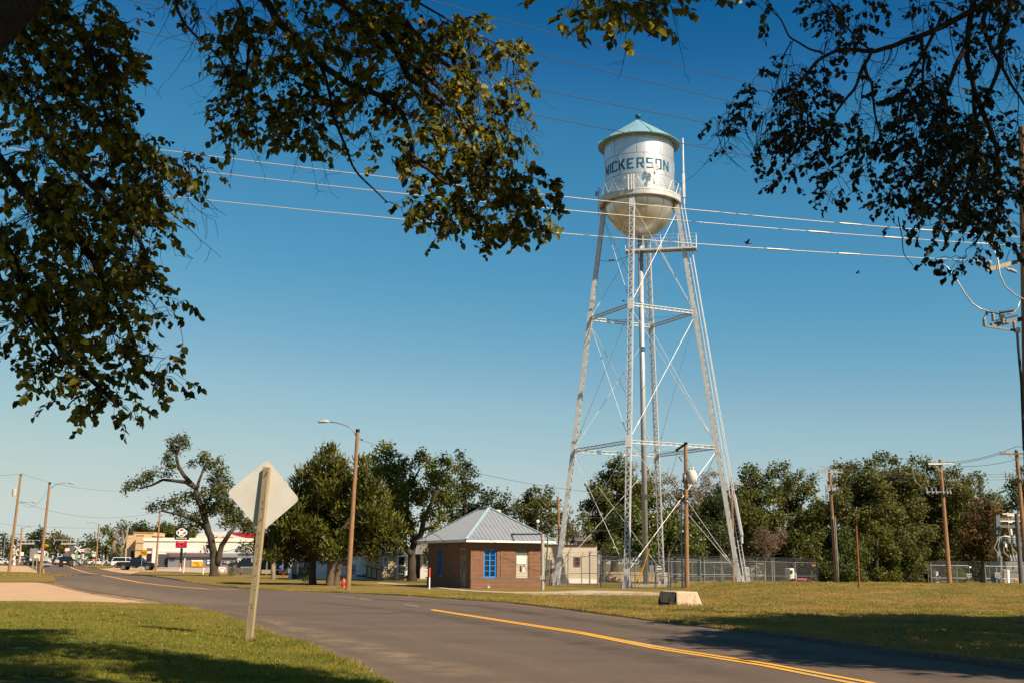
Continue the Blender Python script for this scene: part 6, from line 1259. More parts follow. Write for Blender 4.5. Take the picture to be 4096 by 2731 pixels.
b = Bd('blue_grey_house', 'blue-grey sided house part with white window trim at the right end of the shed', 'house', 980, 200); b.wall(Q(1770, 0)[0], Q(0, 838)[1], Q(2120, 0)[0], sidg, 6); b.win(*Q(1772, 912), *Q(1808, 1010), rows_=1, fr=.12); b.win(*Q(1938, 905), *Q(2015, 1008), rows_=1, fr=.14)
b.roof(Q(1770, 0)[0], Q(0, 838)[1], Q(2120, 0)[0], Q(0, 815)[1], 7, shingle, .2)
b = Bd('gable_roof_house', 'small grey gable between the shop wall and the shed roof', 'house', 942, 212); bb = B(); a, c, d = pq(1695, 818, 211), pq(1815, 818, 211), pq(1750, 738, 211); bb.prism([a, c, d], (0, 3.5, 0)); bb.o('roof', mat('slate_blue', (.16, .19, .24), rough=.7), b.t)
# ice box, red bar
b = Bd('ice_box', 'white ice box standing under the tree by the shed', 'ice box', 880, 175); b.block('cabinet', *Q(1470, 1045), *Q(1540, 1138), white, 1.2, 0, bev=.04)
rb_ = thing('guard_rail', 'red hoop guard rail in front of the ice box', 'guard rail', tuple(pq(1525, 1140, 160))); bb = B(); Yq = 160; bb.tube([pq(1480, 1142, Yq), pq(1482, 1090, Yq), pq(1500, 1070, Yq), pq(1525, 1064, Yq), pq(1550, 1070, Yq), pq(1566, 1090, Yq), pq(1568, 1142, Yq)], .05, 8); bb.o('hoop', redp, rb_, smooth=True)
marker(719.5, 2286, 2251, 2267, 'red-topped marker post touching the price sign pole', 178, 'red-topped marker posts by the shop'); marker(812, 2294, 2251, 2268, 'red-topped marker post in the grass before the yellow banner', 152, 'red-topped marker posts by the shop')
gp = thing('leaning_post', 'leaning pale post with a green street plate seen edge on', 'sign post', tuple(pq(915, 1130, 160))); bb = B(); bb.cyl(pq(915, 1135, 160), pq(938, 900, 160), .10, n=8); bb.o('post', cream, gp); bb = B(); bb.beam(pq(936, 905, 160), pq(944, 812, 160), .12, .25); bb.o('plate', mat('street_green', (.01, .16, .09), rough=.5), gp)
# canopy with the red swoosh
b = Bd('gas_canopy', 'white gas station fascia with red lettering and a red wedge above the shop roof', 'canopy', 900, 262); Yc = 262
a0, a1 = pq(1110, 490, Yc), pq(2330, 660, Yc); bb = B(); pts = [pq(1105, 610, Yc), pq(1110, 560, Yc), pq(1140, 530, Yc), pq(1200, 505, Yc), pq(1360, 490, Yc), pq(1600, 490, Yc), pq(2330, 505, Yc), pq(2330, 670, Yc), pq(1105, 670, Yc)]
bb.prism(pts, (0, 8, 0)); bb.o('fascia', mat('fascia_white', (.80, .76, .70), rough=.5), b.t)
bb = B(); bb.prism([pq(1600, 493, Yc-.1), pq(2330, 505, Yc-.1), pq(2330, 590, Yc-.1), pq(1920, 582, Yc-.1), pq(1760, 545, Yc-.1)], (0, .08, 0)); bb.o('red_wedge', redp, b.t)
text('KwikShop', .98, b.t, facing(pq(1565, 582, Yc-.12)), redp, ext=.02)
def logo(t, cx, cz, Y, s, az=0):
    bb = B(); n = 6; pts = []
    for i in range(4):
        a_ = i*PI/2
        for k in range(n+1): u = a_-.32+.64*k/n; pts.append((cx+s*1.0*math.cos(u)*(1 if i % 2 == 0 else .95), Y, cz+s*.78*math.sin(u)))
    bb.prism(pts, (0, -.04, 0)); bb.o('emblem', white, t)
    for (dx, dz, m_) in ((0, .52, redp), (0, -.52, mat('emblem_orange', (.75, .22, .02))), (.60, 0, mat('emblem_teal', (.01, .28, .33))), (-.60, 0, mat('emblem_deep_blue', (.03, .04, .38)))):
        bb = B(); L_, w_ = (.34, .15) if dx == 0 else (.17, .25)
        bb.prism([(cx+s*(dx+L_*math.cos(u)), Y-.05, cz+s*(dz*.92+w_*math.sin(u))) for u in np.linspace(0, 2*PI, 14, endpoint=False)], (0, -.03, 0)); bb.o('emblem_petal', m_, t)
q = pq(1375, 540, Yc-.14); logo(b.t, q.x, q.z, q.y, .62)
# price sign
YP = 190; ps = thing('price_sign', 'tall black pylon sign with diamond emblem above a red price board reading 2.62', 'pylon sign', tuple(P(719, 2284, YP))); a, c = pq(788, 425, YP), pq(992, 616, YP)
bb = B(); q = pq(862, 1112, YP); bb.box(q.x-.18, q.x+.18, YP+.02, YP+.3, T(q.x, YP)-.2, pq(862, 745, YP).z); bb.o('pole', black, ps); bb = B(); bb.box(a.x, c.x, YP, YP+.5, c.z, a.z); pn = bb.o('panel', black, ps, bevel=.03)
logo(pn, pq(892, 500, YP).x, pq(892, 503, YP).z, YP-.02, .93); text('KwikShop', .43, pn, facing(pq(886, 588, YP-.06)), white, ext=.01)
a, c = pq(798, 632, YP), pq(958, 742, YP); bb = B(); bb.box(a.x, c.x, YP, YP+.4, c.z, a.z); pr = bb.o('price_board', redp, ps); z2 = pq(880, 668, YP).z; bb = B(); bb.box(a.x+.05, c.x-.05, YP-.04, YP-.003, c.z+.05, z2); bb.o('digit_panel', mat('digit_black', (.06, .01, .02)), pr); text('Unleaded', .27, pr, facing(Vector(((a.x+c.x)/2, YP-.03, (a.z+z2)/2))), white, ext=.01)
SEG = {'2': 'abged', '6': 'afgedc'}; dm = emat('digit_red', (.75, .02, .05), .35); bb = B(); dh = z2-c.z-.16; x_ = a.x+.12
def seg(bb, ch, x, z, w, h, t=.085):
    S_ = {'a': (x, x+w, z+h-t, z+h), 'g': (x, x+w, z+h/2-t/2, z+h/2+t/2), 'd': (x, x+w, z, z+t), 'f': (x, x+t, z+h/2+t/2, z+h-t), 'e': (x, x+t, z+t, z+h/2-t/2), 'b': (x+w-t, x+w, z+h/2+t/2, z+h-t), 'c': (x+w-t, x+w, z+t, z+h/2-t/2)}
    for s in SEG[ch]: p_ = S_[s]; bb.box(p_[0], p_[1], YP-.09, YP-.05, p_[2], p_[3])
for ch in '262': seg(bb, ch, x_, c.z+.11, .36, dh); x_ += .47
SEG['9'] = 'abfgcd'; SEG['0'] = 'abcdef'; seg(bb, '9', x_-.02, c.z+.13+dh*.52, .17, dh*.46, .05); seg(bb, '0', x_-.02, c.z+.11, .17, dh*.42, .05); bb.box(a.x+.50, a.x+.57, YP-.09, YP-.05, c.z+.11, c.z+.18); bb.o('price_digits', dm, pr)
# ---------------- road signs and railway
def post(bb, px, y0, Y, r=.05, y1=None): q = P(px, y0, Y); bb.cyl((q.x, Y, T(q.x, Y)-.1), q, r, n=8); return q
YR = 172; q = P(575, 2209, YR); t = thing('railroad_sign', 'round yellow railroad advance sign with a black X and two letters R', 'road sign', (q.x, YR, T(q.x, YR))); bb = B(); post(bb, 569, 2212, YR+.08, .06); bb.o('post', galv, t)
bb = B(); bb.cyl(q, q+Vector((0, .03, 0)), .52, n=28); dsc = bb.o('disc', mat('sign_yellow', (.80, .36, .01), rough=.5), t); bb = B(); s = .35
for sg_ in (1, -1): bb.beam(q+Vector((-s*sg_, -.02, -s)), q+Vector((s*sg_, -.02, s)), .13, .02, up=(0, 1, 0)) if 0 else bb.prism([q+Vector((-s*sg_-.05, -.03, -s)), q+Vector((-s*sg_+.05, -.03, -s)), q+Vector((s*sg_+.05, -.03, s)), q+Vector((s*sg_-.05, -.03, s))], (0, .02, 0))
bb.o('cross', black, dsc)
for x_ in (-.36, .36): text('R', .34, dsc, facing(q+Vector((x_, -.02, 0))), black)
def rect_sign(name, label, px, py, w, h, Y, m=None, lines=(), basepy=None, pm=galv, cat='road sign', col=black):
    q = P(px, py, Y); t = thing(name, label, cat, (q.x, Y, T(q.x, Y))); bb = B(); post(bb, px, py, Y+.06, .06); bb.o('post', pm, t); bb = B(); bb.box(q.x-w/2, q.x+w/2, Y-.02, Y+.01, q.z-h/2, q.z+h/2); pl_ = bb.o('plate', m or white, t, bevel=.01)
    for s_, sz, dz in lines: text(s_, sz, pl_, facing(q+Vector((0, -.035, dz))), col)
    return t
rect_sign('speed_sign', 'white speed limit sign reading 25 before the white sedan', 409, 2225.5, .78, .95, 226, lines=(('25', .62, -.16), ('SPEED', .18, .34), ('LIMIT', .18, .17)))
rect_sign('speed_sign', 'white speed limit sign reading 30 beside the right railway signal', 328, 2223, .78, .95, 236, lines=(('30', .62, -.16), ('SPEED', .18, .34), ('LIMIT', .18, .17)))
rect_sign('sign_back', 'large grey sign seen from behind, left of the white truck', 135.5, 2212, 1.1, 1.3, 152, m=mat('sign_grey_back', (.30, .29, .27), rough=.6), pm=wood_pale)
rect_sign('sign_back', 'white sign seen from behind, close to the leaning lamp pole', 149, 2223, .85, .5, 145, m=cream, pm=wood_pale)
rect_sign('sign_back', 'small white and dark sign behind the small lamp pole', 88, 2213.5, .75, .75, 235)
yq = 228; q = P(374.5, 2239, yq); t = thing('yield_sign', 'red and white triangular yield sign by the thin lamp pole', 'road sign', (q.x, yq, T(q.x, yq))); bb = B(); post(bb, 374.5, 2239, yq+.05); bb.o('post', galv, t)
tri = lambda k, d: [q+Vector((-.42*k, d, .30*k)), q+Vector((.42*k, d, .30*k)), q+Vector((0, d, -.42*k))]; bb = B(); bb.prism(tri(1, 0), (0, .02, 0)); o = bb.o('plate', redp, t); bb = B(); bb.prism(tri(.5, -.02), (0, .01, 0)); bb.o('white_center', white, o)
def xbuck(bb, q, s=.8, w=.2, tilt=0):
    for sg_ in (1, -1):
        d = Vector((math.cos(R(45)*sg_), tilt, math.sin(R(45)*sg_))).normalized(); bb.beam(q-d*s, q+d*s, .03, w, up=(0, 0, 1)) 
yx = 234; q = P(378, 2211, yx); t = thing('crossbuck_sign', 'white railroad crossbuck by the thin wooden lamp pole', 'road sign', (q.x, yx, T(q.x, yx))); bb = B(); post(bb, 378, 2205, yx+.08); bb.o('post', galv, t); bb = B(); xbuck(bb, q, .65, .2); q2 = P(378, 2220, yx); bb.box(q2.x-.4, q2.x+.4, yx-.02, yx+.01, q2.z-.2, q2.z+.2); bb.o('blades', white, t)
rect_sign('street_sign', 'green street name plate on a thin post near the pizza building', 352, 2220, 1.3, .22, 238, m=mat('street_green', (.01, .16, .09)))
def cantilever(label, mx, yb, ytop, xend, boomy, topy, Y, lights, sgn):
    q = P(mx, ytop, Y); t = thing('railway_signal', label, 'railway signal', (q.x, Y, T(q.x, Y)), 0, 'railway crossing cantilevers'); bb = B(); bb.cyl((q.x, Y, T(q.x, Y)), q, .20, n=10)
    for z in (.0, .9): bb.box(q.x-.3, q.x+.3, Y-.3, Y+.3, T(q.x, Y)+z-.1, T(q.x, Y)+z+.15)
    bb.o('mast', galv, t); e = P(xend, boomy, Y); m0 = P(mx, boomy, Y); u0 = P(mx, topy, Y); u1 = P(xend, topy, Y); bb = B(); bb.cyl(m0, e, .12, n=8); u1b = Vector((m0.x+(e.x-m0.x)*.96, Y, u0.z)); bb.cyl(u0, u1b, .05, n=6)
    for k in (0, .33, .66, .96): a_ = m0.lerp(e, k); bb.cyl(a_, Vector((a_.x, Y, u0.z)), .045, n=6)
    bb.o('boom', mat('boom_white', (.7, .68, .62), rough=.5), t)
    for lx, ly in lights: q_ = P(lx, ly, Y-.4); bb = B(); bb.cyl(q_, q_+Vector((0, .08, 0)), .36, n=16); bb.cyl(q_+Vector((0, -.2, 0)), q_+Vector((0, 0, 0)), .17, .14, n=10); bb.o('signal_light', black, t)
    return t
tl = cantilever('left railway crossing cantilever with two black lights at its tip', 71, 2255, 2147, 161, 2173.5, 2158.5, 246, ((147, 2170), (157, 2170)), 1)
q = P(64, 2188, 246); bb = B(); xbuck(bb, q, 1.0, .24); bb.o('crossbuck', white, tl)
tr_ = cantilever('right railway crossing cantilever with two black lights at its tip', 313.5, 2252, 2150, 214, 2174, 2158.5, 240, ((225, 2170), (237, 2170), (303, 2211), (315, 2211), (300, 2204)), -1)
q = P(312, 2194, 239.4); bb = B(); xbuck(bb, q, .95, .22); bb.o('crossbuck', white, tr_); bb = B(); q = P(306, 2220, 239.5); bb.box(q.x-.28, q.x+.22, q.y-.1, q.y+.2, q.z-.8, q.z+.8); bb.o('control_box', mat('pale_green_box', (.25, .42, .34), rough=.5), tr_)
yg = 236; q = P(60, 2206, yg); t = thing('railway_signal', 'yellowed crossbuck with warning lamps on a white pedestal at far left', 'railway signal', (q.x, yg, T(q.x, yg))); bb = B(); post(bb, 60, 2195, yg); bb.lathe([(.35, 0), (.3, .6), (.45, 1.2), (.2, 1.8), (.1, 1.9)], (q.x, yg, T(q.x, yg)), 8); bb.o('mast', mat('boom_white', (.7, .68, .62)), t); bb = B(); xbuck(bb, q, 1.0, .28); bb.o('crossbuck', cream, t); bb = B()
for dx in (-.6, .6): bb.cyl((q.x+dx, yg-.3, q.z-1.1), (q.x+dx, yg-.15, q.z-1.1), .28, n=12)
bb.o('signal_light', black, t)
yg = 244; a, c = P(84, 2172, yg), P(104, 2129, yg); t = thing('crossing_gate', 'raised red and white striped railway gate arm', 'crossing gate', tuple(P(80, 2255, yg))); bb = B(); bb.beam(P(79, 2250, yg), a, .14, .1); bb.o('lower_arm', white, t)
for i in range(9): bb = B(); bb.beam(a.lerp(c, i/9), a.lerp(c, (i+1)/9), .14, .1); bb.o('stripe', white if i % 2 == 0 else redp, t)
yg = 205; w0, w1 = P(120, 2173, 330), P(330, 2177, 300); wire('cable carrying the yellow traffic light over the street', w0, w1, .3, .03, cable_d, 'wires over the street', ns=12); q = P(184.5, 2181, 315); t = thing('traffic_light', 'hanging yellow traffic light over the street', 'traffic light', tuple(q)); bb = B(); bb.box(q.x-.45, q.x+.1, 314.8, 315.2, q.z-.45, q.z+.45); bb.cyl((q.x+.25, 315, q.z), (q.x+.55, 315, q.z), .3, n=10); bb.o('housing', mat('sign_yellow', (.8, .36, .01)), t); bb = B(); bb.cyl((q.x-.18, 314.75, q.z-.1), (q.x-.18, 314.6, q.z-.1), .22, n=10); bb.o('lens', black, t)
mbx = thing('mailbox', 'dark rural mailbox with a pale lid on a short post', 'mailbox', tuple(P(176, 2291, 138))); bb = B(); bb.cyl(P(174, 2293, 138), P(174, 2249, 138), .09, n=8); bb.cyl(P(167, 2290, 138.4), P(168, 2262, 138.4), .05, n=6); bb.o('post', wood_pale, mbx)
bb = B(); a, c = P(178, 2258, 138), P(199, 2266, 138); bb.box(a.x, c.x, 137.8, 138.3, c.z, a.z); bb.o('box', dkmetal, mbx, bevel=.05); bb = B(); a, c = P(181, 2251, 138), P(203, 2258, 138); bb.prism([a, P(203, 2254, 138), P(200, 2261, 138), P(178, 2258, 138)], (0, .5, 0)); bb.o('newspaper_tube', mat('pale_lid', (.42, .42, .42), rough=.6), mbx)
t = thing('stake_post', 'short dark stake beside the leaning lamp pole', 'post', tuple(P(151, 2290, 146))); bb = B(); bb.cyl(P(151, 2291, 146), P(153, 2217, 146), .07, n=8); bb.o('stake', wood_dark, t)
# street lamps receding
proto = None
GLM = 'metal street lamps lining the far street'
for i, (px, ytop, Y, s, lab) in enumerate(((291, 2150, 300, -1, 'nearest metal street lamp on the right of the far street'), (273, 2160, 340, -1, 'second metal street lamp on the right of the far street'), (251, 2167, 380, -1, 'third metal street lamp on the right, behind the signal boom'), (235, 2180, 430, -1, 'fourth metal street lamp on the right of the far street'), (221, 2184, 480, -1, 'farthest metal street lamp on the right of the far street'),
        (12, 2140, 290, 1, 'tallest curved street lamp at the left edge'), (9, 2153, 330, 1, 'second curved street lamp at the left edge'), (8, 2161, 370, 1, 'third curved street lamp at the left edge'), (7, 2167, 410, 1, 'fourth curved street lamp at the left edge'), (6, 2172, 455, 1, 'farthest curved street lamp at the left edge'))):
    q = P(px, 2240, Y)
    h = 9.3; w = 3.2
    if proto is None or True:
        t = thing('street_lamp', lab, 'street lamp', (q.x, Y, T(q.x, Y)), 0, GLM); z0 = T(q.x, Y); h = P(px, ytop, Y).z-z0+.4; bb = B(); bb.tube([(q.x, Y, z0), (q.x, Y, z0+h-1.2)], [.13, .09], 8); bb.o('pole', galv, t)
        bb = B(); bb.tube([(q.x, Y, z0+h-1.3), (q.x+s*w*.35, Y, z0+h-.3), (q.x+s*w*.7, Y, z0+h), (q.x+s*w, Y, z0+h)], .06, 6); bb.tube([(q.x+s*w, Y, z0+h), (q.x+s*(w+.7), Y, z0+h-.05)], [.12, .08], 6); bb.o('lamp_arm', galv, t)
# far street buildings
b = Bd('pizza_building', 'cream pizza restaurant with a white sign and grey awning roof', 'restaurant', 370, 268); bb = B(); ZZ = lambda x, y: (200+x/6.533, 2150+y/6.533); b.wall(*ZZ(870, 400), ZZ(1500, 0)[0], cream, 8); b.wall(*ZZ(560, 420), ZZ(872, 0)[0], cream, 8, .5)
bb.prism([P(*ZZ(885, 400), 267.5), P(*ZZ(1100, 400), 267.5), P(*ZZ(1080, 275), 271), P(*ZZ(890, 270), 271)], (0, 0, .1)); bb.o('awning_roof', mat('grey_tile', (.26, .22, .19), (.2, .17, .15), rough=.9, scale=3), b.t)
b.block('dark_door', *ZZ(1300, 450), *ZZ(1325, 600), mat('red_brown_door', (.2, .04, .03)), .05, -.06); b.block('blue_sign', *ZZ(1545, 500), *ZZ(1620, 625), mat('poster_blue', (.04, .26, .5)), .3, -3); b.block('sign', *ZZ(745, 285), *ZZ(880, 362), white, .3, -2.5); q = P(*ZZ(812, 325), 265.4); text('PIZZA', .46, b.t, facing(q), redp, ext=.01, xs=.8)
b.block('side_door', *ZZ(745, 390), *ZZ(870, 430), mat('dark_red_sign', (.12, .03, .03)), .2, -.5)
b = Bd('tall_building', 'tall dark grey windowless building at the end of the street', 'building', 284, 330); b.wall(*ZZ(490, 205), ZZ(595, 0)[0], mat('dark_wall', (.17, .14, .14), (.13, .11, .11), rough=.9), 10)
b = Bd('roadside_sign', 'white roadside shop signs at the end of the street', 'sign', 268, 300); b.block('panel', *ZZ(425, 265), *ZZ(492, 335), white, .4); b.block('panel', *ZZ(378, 268), *ZZ(420, 400), mat('sign_white_red', (.75, .7, .66)), .4, 1); bb = B(); q = P(*ZZ(460, 330), 300.2); bb.cyl((q.x, 300.2, T(q.x, 300)), q, .12, n=8); bb.o('pole', galv, b.t); b.block('red_edge', *ZZ(375, 268), *ZZ(381, 400), redp, .5, .9)
b = Bd('low_building', 'low pale building in the far distance left of the street', 'building', 60, 340); b.wall(20, 2228, 128, mat('far_wall', (.3, .27, .24), rough=.9), 8)
# ================================================================== VEHICLES
def paint(n, c, r=.25): return mat('paint_'+n, c, rough=r, spec=.5)
tail = mat('tail_lamp_red', (.5, .01, .01), rough=.2); headm = mat('headlamp_glass', (.7, .7, .68), rough=.1)
chrome = mat('chrome', (.7, .7, .7), rough=.15, metal=1)
VG = 'vehicles on and beside the street'
def car(name, label, cat, x, y, yaw, kind, pm, z=None):
    t = thing(name, label, cat, (x, y, T(x, y) if z is None else z), yaw, VG); W = {'pickup': 2.0, 'suv': 1.95, 'sedan': 1.8, 'truck': 2.4}[kind]/2
    if kind == 'pickup':
        body = [(-2.95,.55),(-2.95,1.22),(-.85,1.26),(-.85,1.24),(1.15,1.24),(2.75,1.12),(2.95,.95),(2.97,.55)]; cab = [(-.85,1.22),(-.75,1.88),(.55,1.92),(1.25,1.24)]; wb = (-1.9, 1.9); wr = .42
    elif kind == 'suv':
        body = [(-2.4,.45),(-2.42,1.1),(-2.35,1.15),(1.15,1.15),(2.25,1.02),(2.42,.8),(2.4,.4)]; cab = [(-2.35,1.12),(-2.1,1.75),(.4,1.78),(1.25,1.12)]; wb = (-1.45, 1.45); wr = .38
    else:
        body = [(-2.3,.40),(-2.35,.95),(-1.5,1.0),(1.0,.95),(2.05,.78),(2.3,.6),(2.3,.32)]; cab = [(-1.55,.97),(-.75,1.40),(.2,1.44),(1.2,.93)]; wb = (-1.4, 1.4); wr = .33
    bb = B(); n = len(body); V_ = []
    for yy_, k in ((-W, 0), (W, 1)):
        V_ += [(x_, yy_*(.96 if z_ > .9 else 1), z_) for x_, z_ in body]
    bb.add(V_, [tuple(range(n))[::-1], tuple(range(n, 2*n))]+[(i, (i+1) % n, n+(i+1) % n, n+i) for i in range(n)])
    bo = bb.o('body', pm, t, local=True, bevel=.05)
    def prism2(pts, wb_, wt_): 
        q_ = B(); m_ = len(pts); zs = [p[1] for p in pts]; z0, z1 = min(zs), max(zs); V2 = []
        for s in (-1, 1): V2 += [(x_, s*(wb_+(wt_-wb_)*(z_-z0)/(z1-z0)), z_) for x_, z_ in pts]
        q_.add(V2, [tuple(range(m_))[::-1], tuple(range(m_, 2*m_))]+[(i, (i+1) % m_, m_+(i+1) % m_, m_+i) for i in range(m_)]); return q_
    prism2(cab, W-.06, W-.24).o('cabin_glass', glassd, t, local=True)
    zt = max(c_[1] for c_ in cab); rf_ = [(cab[1][0]-.05, zt-.05), (cab[1][0]+.05, zt+.03), (cab[2][0], zt+.04), (cab[2][0]+.1, zt-.05)]
    prism2(rf_, W-.2, W-.26).o('cabin_roof', pm, t, local=True)
    pl_ = B()
    for s in (-1, 1):
        for (xa, za), (xb, zb) in (((cab[0][0], cab[0][1]), (cab[1][0], cab[1][1])), ((cab[3][0], cab[3][1]), (cab[2][0], cab[2][1])), ((.0, cab[0][1]), (-.05, zt))): pl_.beam((xa, s*(W-.055), za), (xb, s*(W-.235), zb), .08, .07)
    pl_.o('pillars', pm, t, local=True)
    for wx in wb:
        for s in (-1, 1):
            w_ = B(); w_.cyl((wx, s*(W-.22), wr), (wx, s*(W+.01), wr), wr, n=20); wo = w_.o('wheel', tyre, t, local=True); w_ = B(); w_.cyl((wx, s*(W+.0), wr), (wx, s*(W+.025), wr), wr*.62, n=14); w_.o('rim', rimm, wo, local=True)
            a_ = B(); a_.tube([(wx+(wr+.07)*math.cos(k), s*(W-.005), wr+(wr+.07)*math.sin(k)) for k in np.linspace(0, PI, 9)], .045, 5); a_.o('wheel_arch', dkmetal, t, local=True)
    x0, x1 = body[0][0], body[-1][0]
    for s in (-1, 1):
        h_ = B(); h_.box(x1-.25, x1+.01, s*(W-.22)-.17, s*(W-.22)+.17, .66 if kind == 'sedan' else .8, .80 if kind == 'sedan' else .98); h_.o('headlight', headm, t, local=True)
        h_ = B(); h_.box(x0-.03, x0+.1, s*(W-.13)-.1, s*(W-.13)+.11, .72, 1.0); h_.o('taillight', tail, t, local=True)
        h_ = B(); h_.box(cab[3][0]-.35, cab[3][0]-.2, s*(W+.02)-.1, s*(W+.02)+.1, cab[3][1]+.02, cab[3][1]+.2); h_.o('mirror', pm, t, local=True)
    g_ = B(); g_.box(x1-.02, x1+.03, -.55, .55, .6, .85); g_.o('grille', chrome if kind == 'pickup' else dkmetal, t, local=True); g_ = B(); g_.box(x0-.1, x0+.05, -W+.08, W-.08, .42, .58); g_.box(x1-.05, x1+.1, -W+.08, W-.08, .38, .55); g_.o('bumper', chrome if kind == 'pickup' else dkmetal, t, local=True)
    g_ = B(); g_.box(x0-.045, x0-.02, -.26, .26, .75, .9); g_.o('number_plate', white, t, local=True)
    if kind == 'pickup': g_ = B(); g_.box(-2.85, -.9, -W+.1, W-.1, 1.235, 1.275); g_.o('bed_cover', black, t, local=True)
    return t
def X(px, Y): return P(px, 2240, Y).x
car('pickup_truck', 'black crew cab pickup parked side-on in front of the shops', 'pickup truck', X(551, 180), 180, 0, 'pickup', paint('black', (.008, .008, .01)))
car('parked_car', 'white car tucked behind the black pickup', 'car', X(508, 196), 196, R(6), 'suv', paint('white', (.75, .74, .70)))
car('parked_car', 'white sedan parked behind the grass by the 25 sign', 'car', X(403, 240), 240, 0, 'sedan', paint('white', (.75, .74, .70)))
car('moving_suv', 'black SUV seen from behind driving down the street', 'SUV', X(266.5, 205), 205, R(104), 'suv', paint('black', (.008, .008, .01)))
car('pickup_truck', 'silver pickup seen from behind, ahead of the black SUV', 'pickup truck', X(243, 268), 268, R(106), 'pickup', paint('silver', (.55, .53, .50)))
car('parked_car', 'silver car half hidden by the right railway mast', 'car', X(294, 248), 248, R(0), 'sedan', paint('silver', (.55, .53, .5)))
car('moving_suv', 'dark grey SUV coming towards the viewer behind the grey sign', 'SUV', X(119, 262), 262, R(-76), 'suv', paint('dark_grey', (.03, .035, .045)))
car('parked_car', 'dark red car at the left side of the far street', 'car', X(93, 300), 300, R(-60), 'sedan', paint('red', (.30, .02, .03)))
car('pickup_truck', 'black pickup far down the street', 'pickup truck', X(227, 320), 320, R(104), 'pickup', paint('black', (.01, .01, .01)))
car('parked_car', 'white car far down the street, left of the black pickup', 'car', X(213, 345), 345, R(30), 'sedan', paint('white', (.75, .74, .7)))
car('parked_car', 'red car far down the street behind the leaning lamp pole', 'car', X(194, 360), 360, R(20), 'sedan', paint('red', (.3, .02, .03)))
car('parked_car', 'white car cut off by the left edge of the picture', 'car', X(3, 236), 236, R(0), 'sedan', paint('white', (.75, .74, .7)))
car('parked_car', 'black car parked just behind the white one at the left edge', 'car', X(25, 262), 262, R(15), 'sedan', paint('black', (.01, .01, .012)))
car('pickup_truck', 'black pickup behind the wooden enclosures', 'pickup truck', X(992, 186), 186, R(180), 'pickup', paint('black', (.008, .008, .01)))
car('parked_car', 'small red car behind the right end of the tower fence', 'car', P(3207, 2320, 108).x, 108, R(10), 'sedan', paint('bright_red', (.5, .03, .03)), z=-.98)
# semi truck facing us
xs_, ys_ = X(156, 232), 232; t = thing('semi_truck', 'white semi truck facing the viewer behind the leaning lamp pole', 'truck', (xs_, ys_, T(xs_, ys_)), R(-78), VG); wp = paint('white', (.75, .74, .7))
bb = B(); bb.add([(-3,-1.2,.9),(2.2,-1.2,.9),(3.9,-1.05,.9),(-3,1.2,.9),(2.2,1.2,.9),(3.9,1.05,.9),(-3,-1.2,2.6),(1.5,-1.15,2.0),(3.9,-.95,1.75),(-3,1.2,2.6),(1.5,1.15,2.0),(3.9,.95,1.75)], [(0,1,7,6),(1,2,8,7),(3,9,10,4),(4,10,11,5),(2,5,11,8),(0,6,9,3),(6,7,10,9),(7,8,11,10),(0,3,4,1),(1,4,5,2)]); bb.o('hood', wp, t, local=True, bevel=.05)
bb = B(); bb.box(-2.2, .9, -1.2, 1.2, 1.9, 2.5); bb.box(-2.2, .6, -1.15, 1.15, 2.5, 2.95); bb.o('cab', wp, t, local=True, bevel=.08); bb = B(); bb.add([(.92,-1.1,1.95),(.92,1.1,1.95),(.65,1.05,2.6),(.65,-1.05,2.6)], [(0,1,2,3)]); bb.box(.62, .95, -1.0, 1.0, 2.0, 2.55); bb.o('windshield', glassd, t, local=True)
bb = B(); bb.box(3.9, 3.98, -.6, .6, 1.0, 1.7); bb.o('grille', chrome, t, local=True); bb = B(); bb.box(3.8, 4.1, -1.2, 1.2, .45, .85); bb.o('bumper', black, t, local=True); bb = B(); bb.box(-3.5, .0, -1.2, 1.2, 2.95, 3.1); bb.o('roof_cap', dkmetal, t, local=True)
for s in (-1, 1):
    bb = B(); bb.box(3.7, 3.93, s*.88-.16, s*.88+.16, 1.1, 1.4); bb.o('headlight', headm, t, local=True); bb = B(); bb.box(1.2, 1.35, s*1.55-.12, s*1.55+.12, 1.9, 2.5); bb.beam((1.1, s*1.2, 2.1), (1.25, s*1.5, 2.2), .04, .04); bb.o('mirror', dkmetal, t, local=True)
    for wx in (2.9, -2.3): bb = B(); bb.cyl((wx, s*.85, .5), (wx, s*1.2, .5), .5, n=18); o = bb.o('wheel', tyre, t, local=True); bb = B(); bb.cyl((wx, s*1.2, .5), (wx, s*1.22, .5), .25, n=12); bb.o('rim', rimm, o, local=True)
# ================================================================== SUBSTATION
Z5 = lambda x, y: (3850+x/2.41, 1750+y/2.41)
t = thing('substation_frame', 'grey steel substation frame with switches behind the fence at far right', 'substation frame', tuple(P(*Z5(350, 1400), 100))); Yb = 100; gs = mat('green_grey_steel', (.17, .21, .20), (.13, .16, .155), rough=.6, scale=4); pz = lambda x, y, d=0: P(*Z5(x, y), Yb+d)
bb = B(); bb.beam(pz(335, 745), pz(350, 1420), .35, .35); bb.beam(pz(330, 790), pz(640, 780), .3, .3); bb.beam(pz(345, 850), pz(640, 858), .22, .25); bb.beam(pz(350, 1022), pz(640, 1022), .3, .35); bb.beam(pz(335, 970), pz(560, 965), .2, .15); bb.beam(pz(620, 745, 2), pz(640, 1420, 2), .35, .35); bb.o('frame', gs, t)
bb = B()
for a_, c_ in (((385, 733), (640, 738)), ((365, 803), (640, 803)), ((430, 750), (640, 752)), ((440, 815), (480, 815))): bb.cyl(pz(*a_, -1), pz(*c_, -1), .05, n=6)
bb.o('bus_bars', cable_m, t); bb = B()
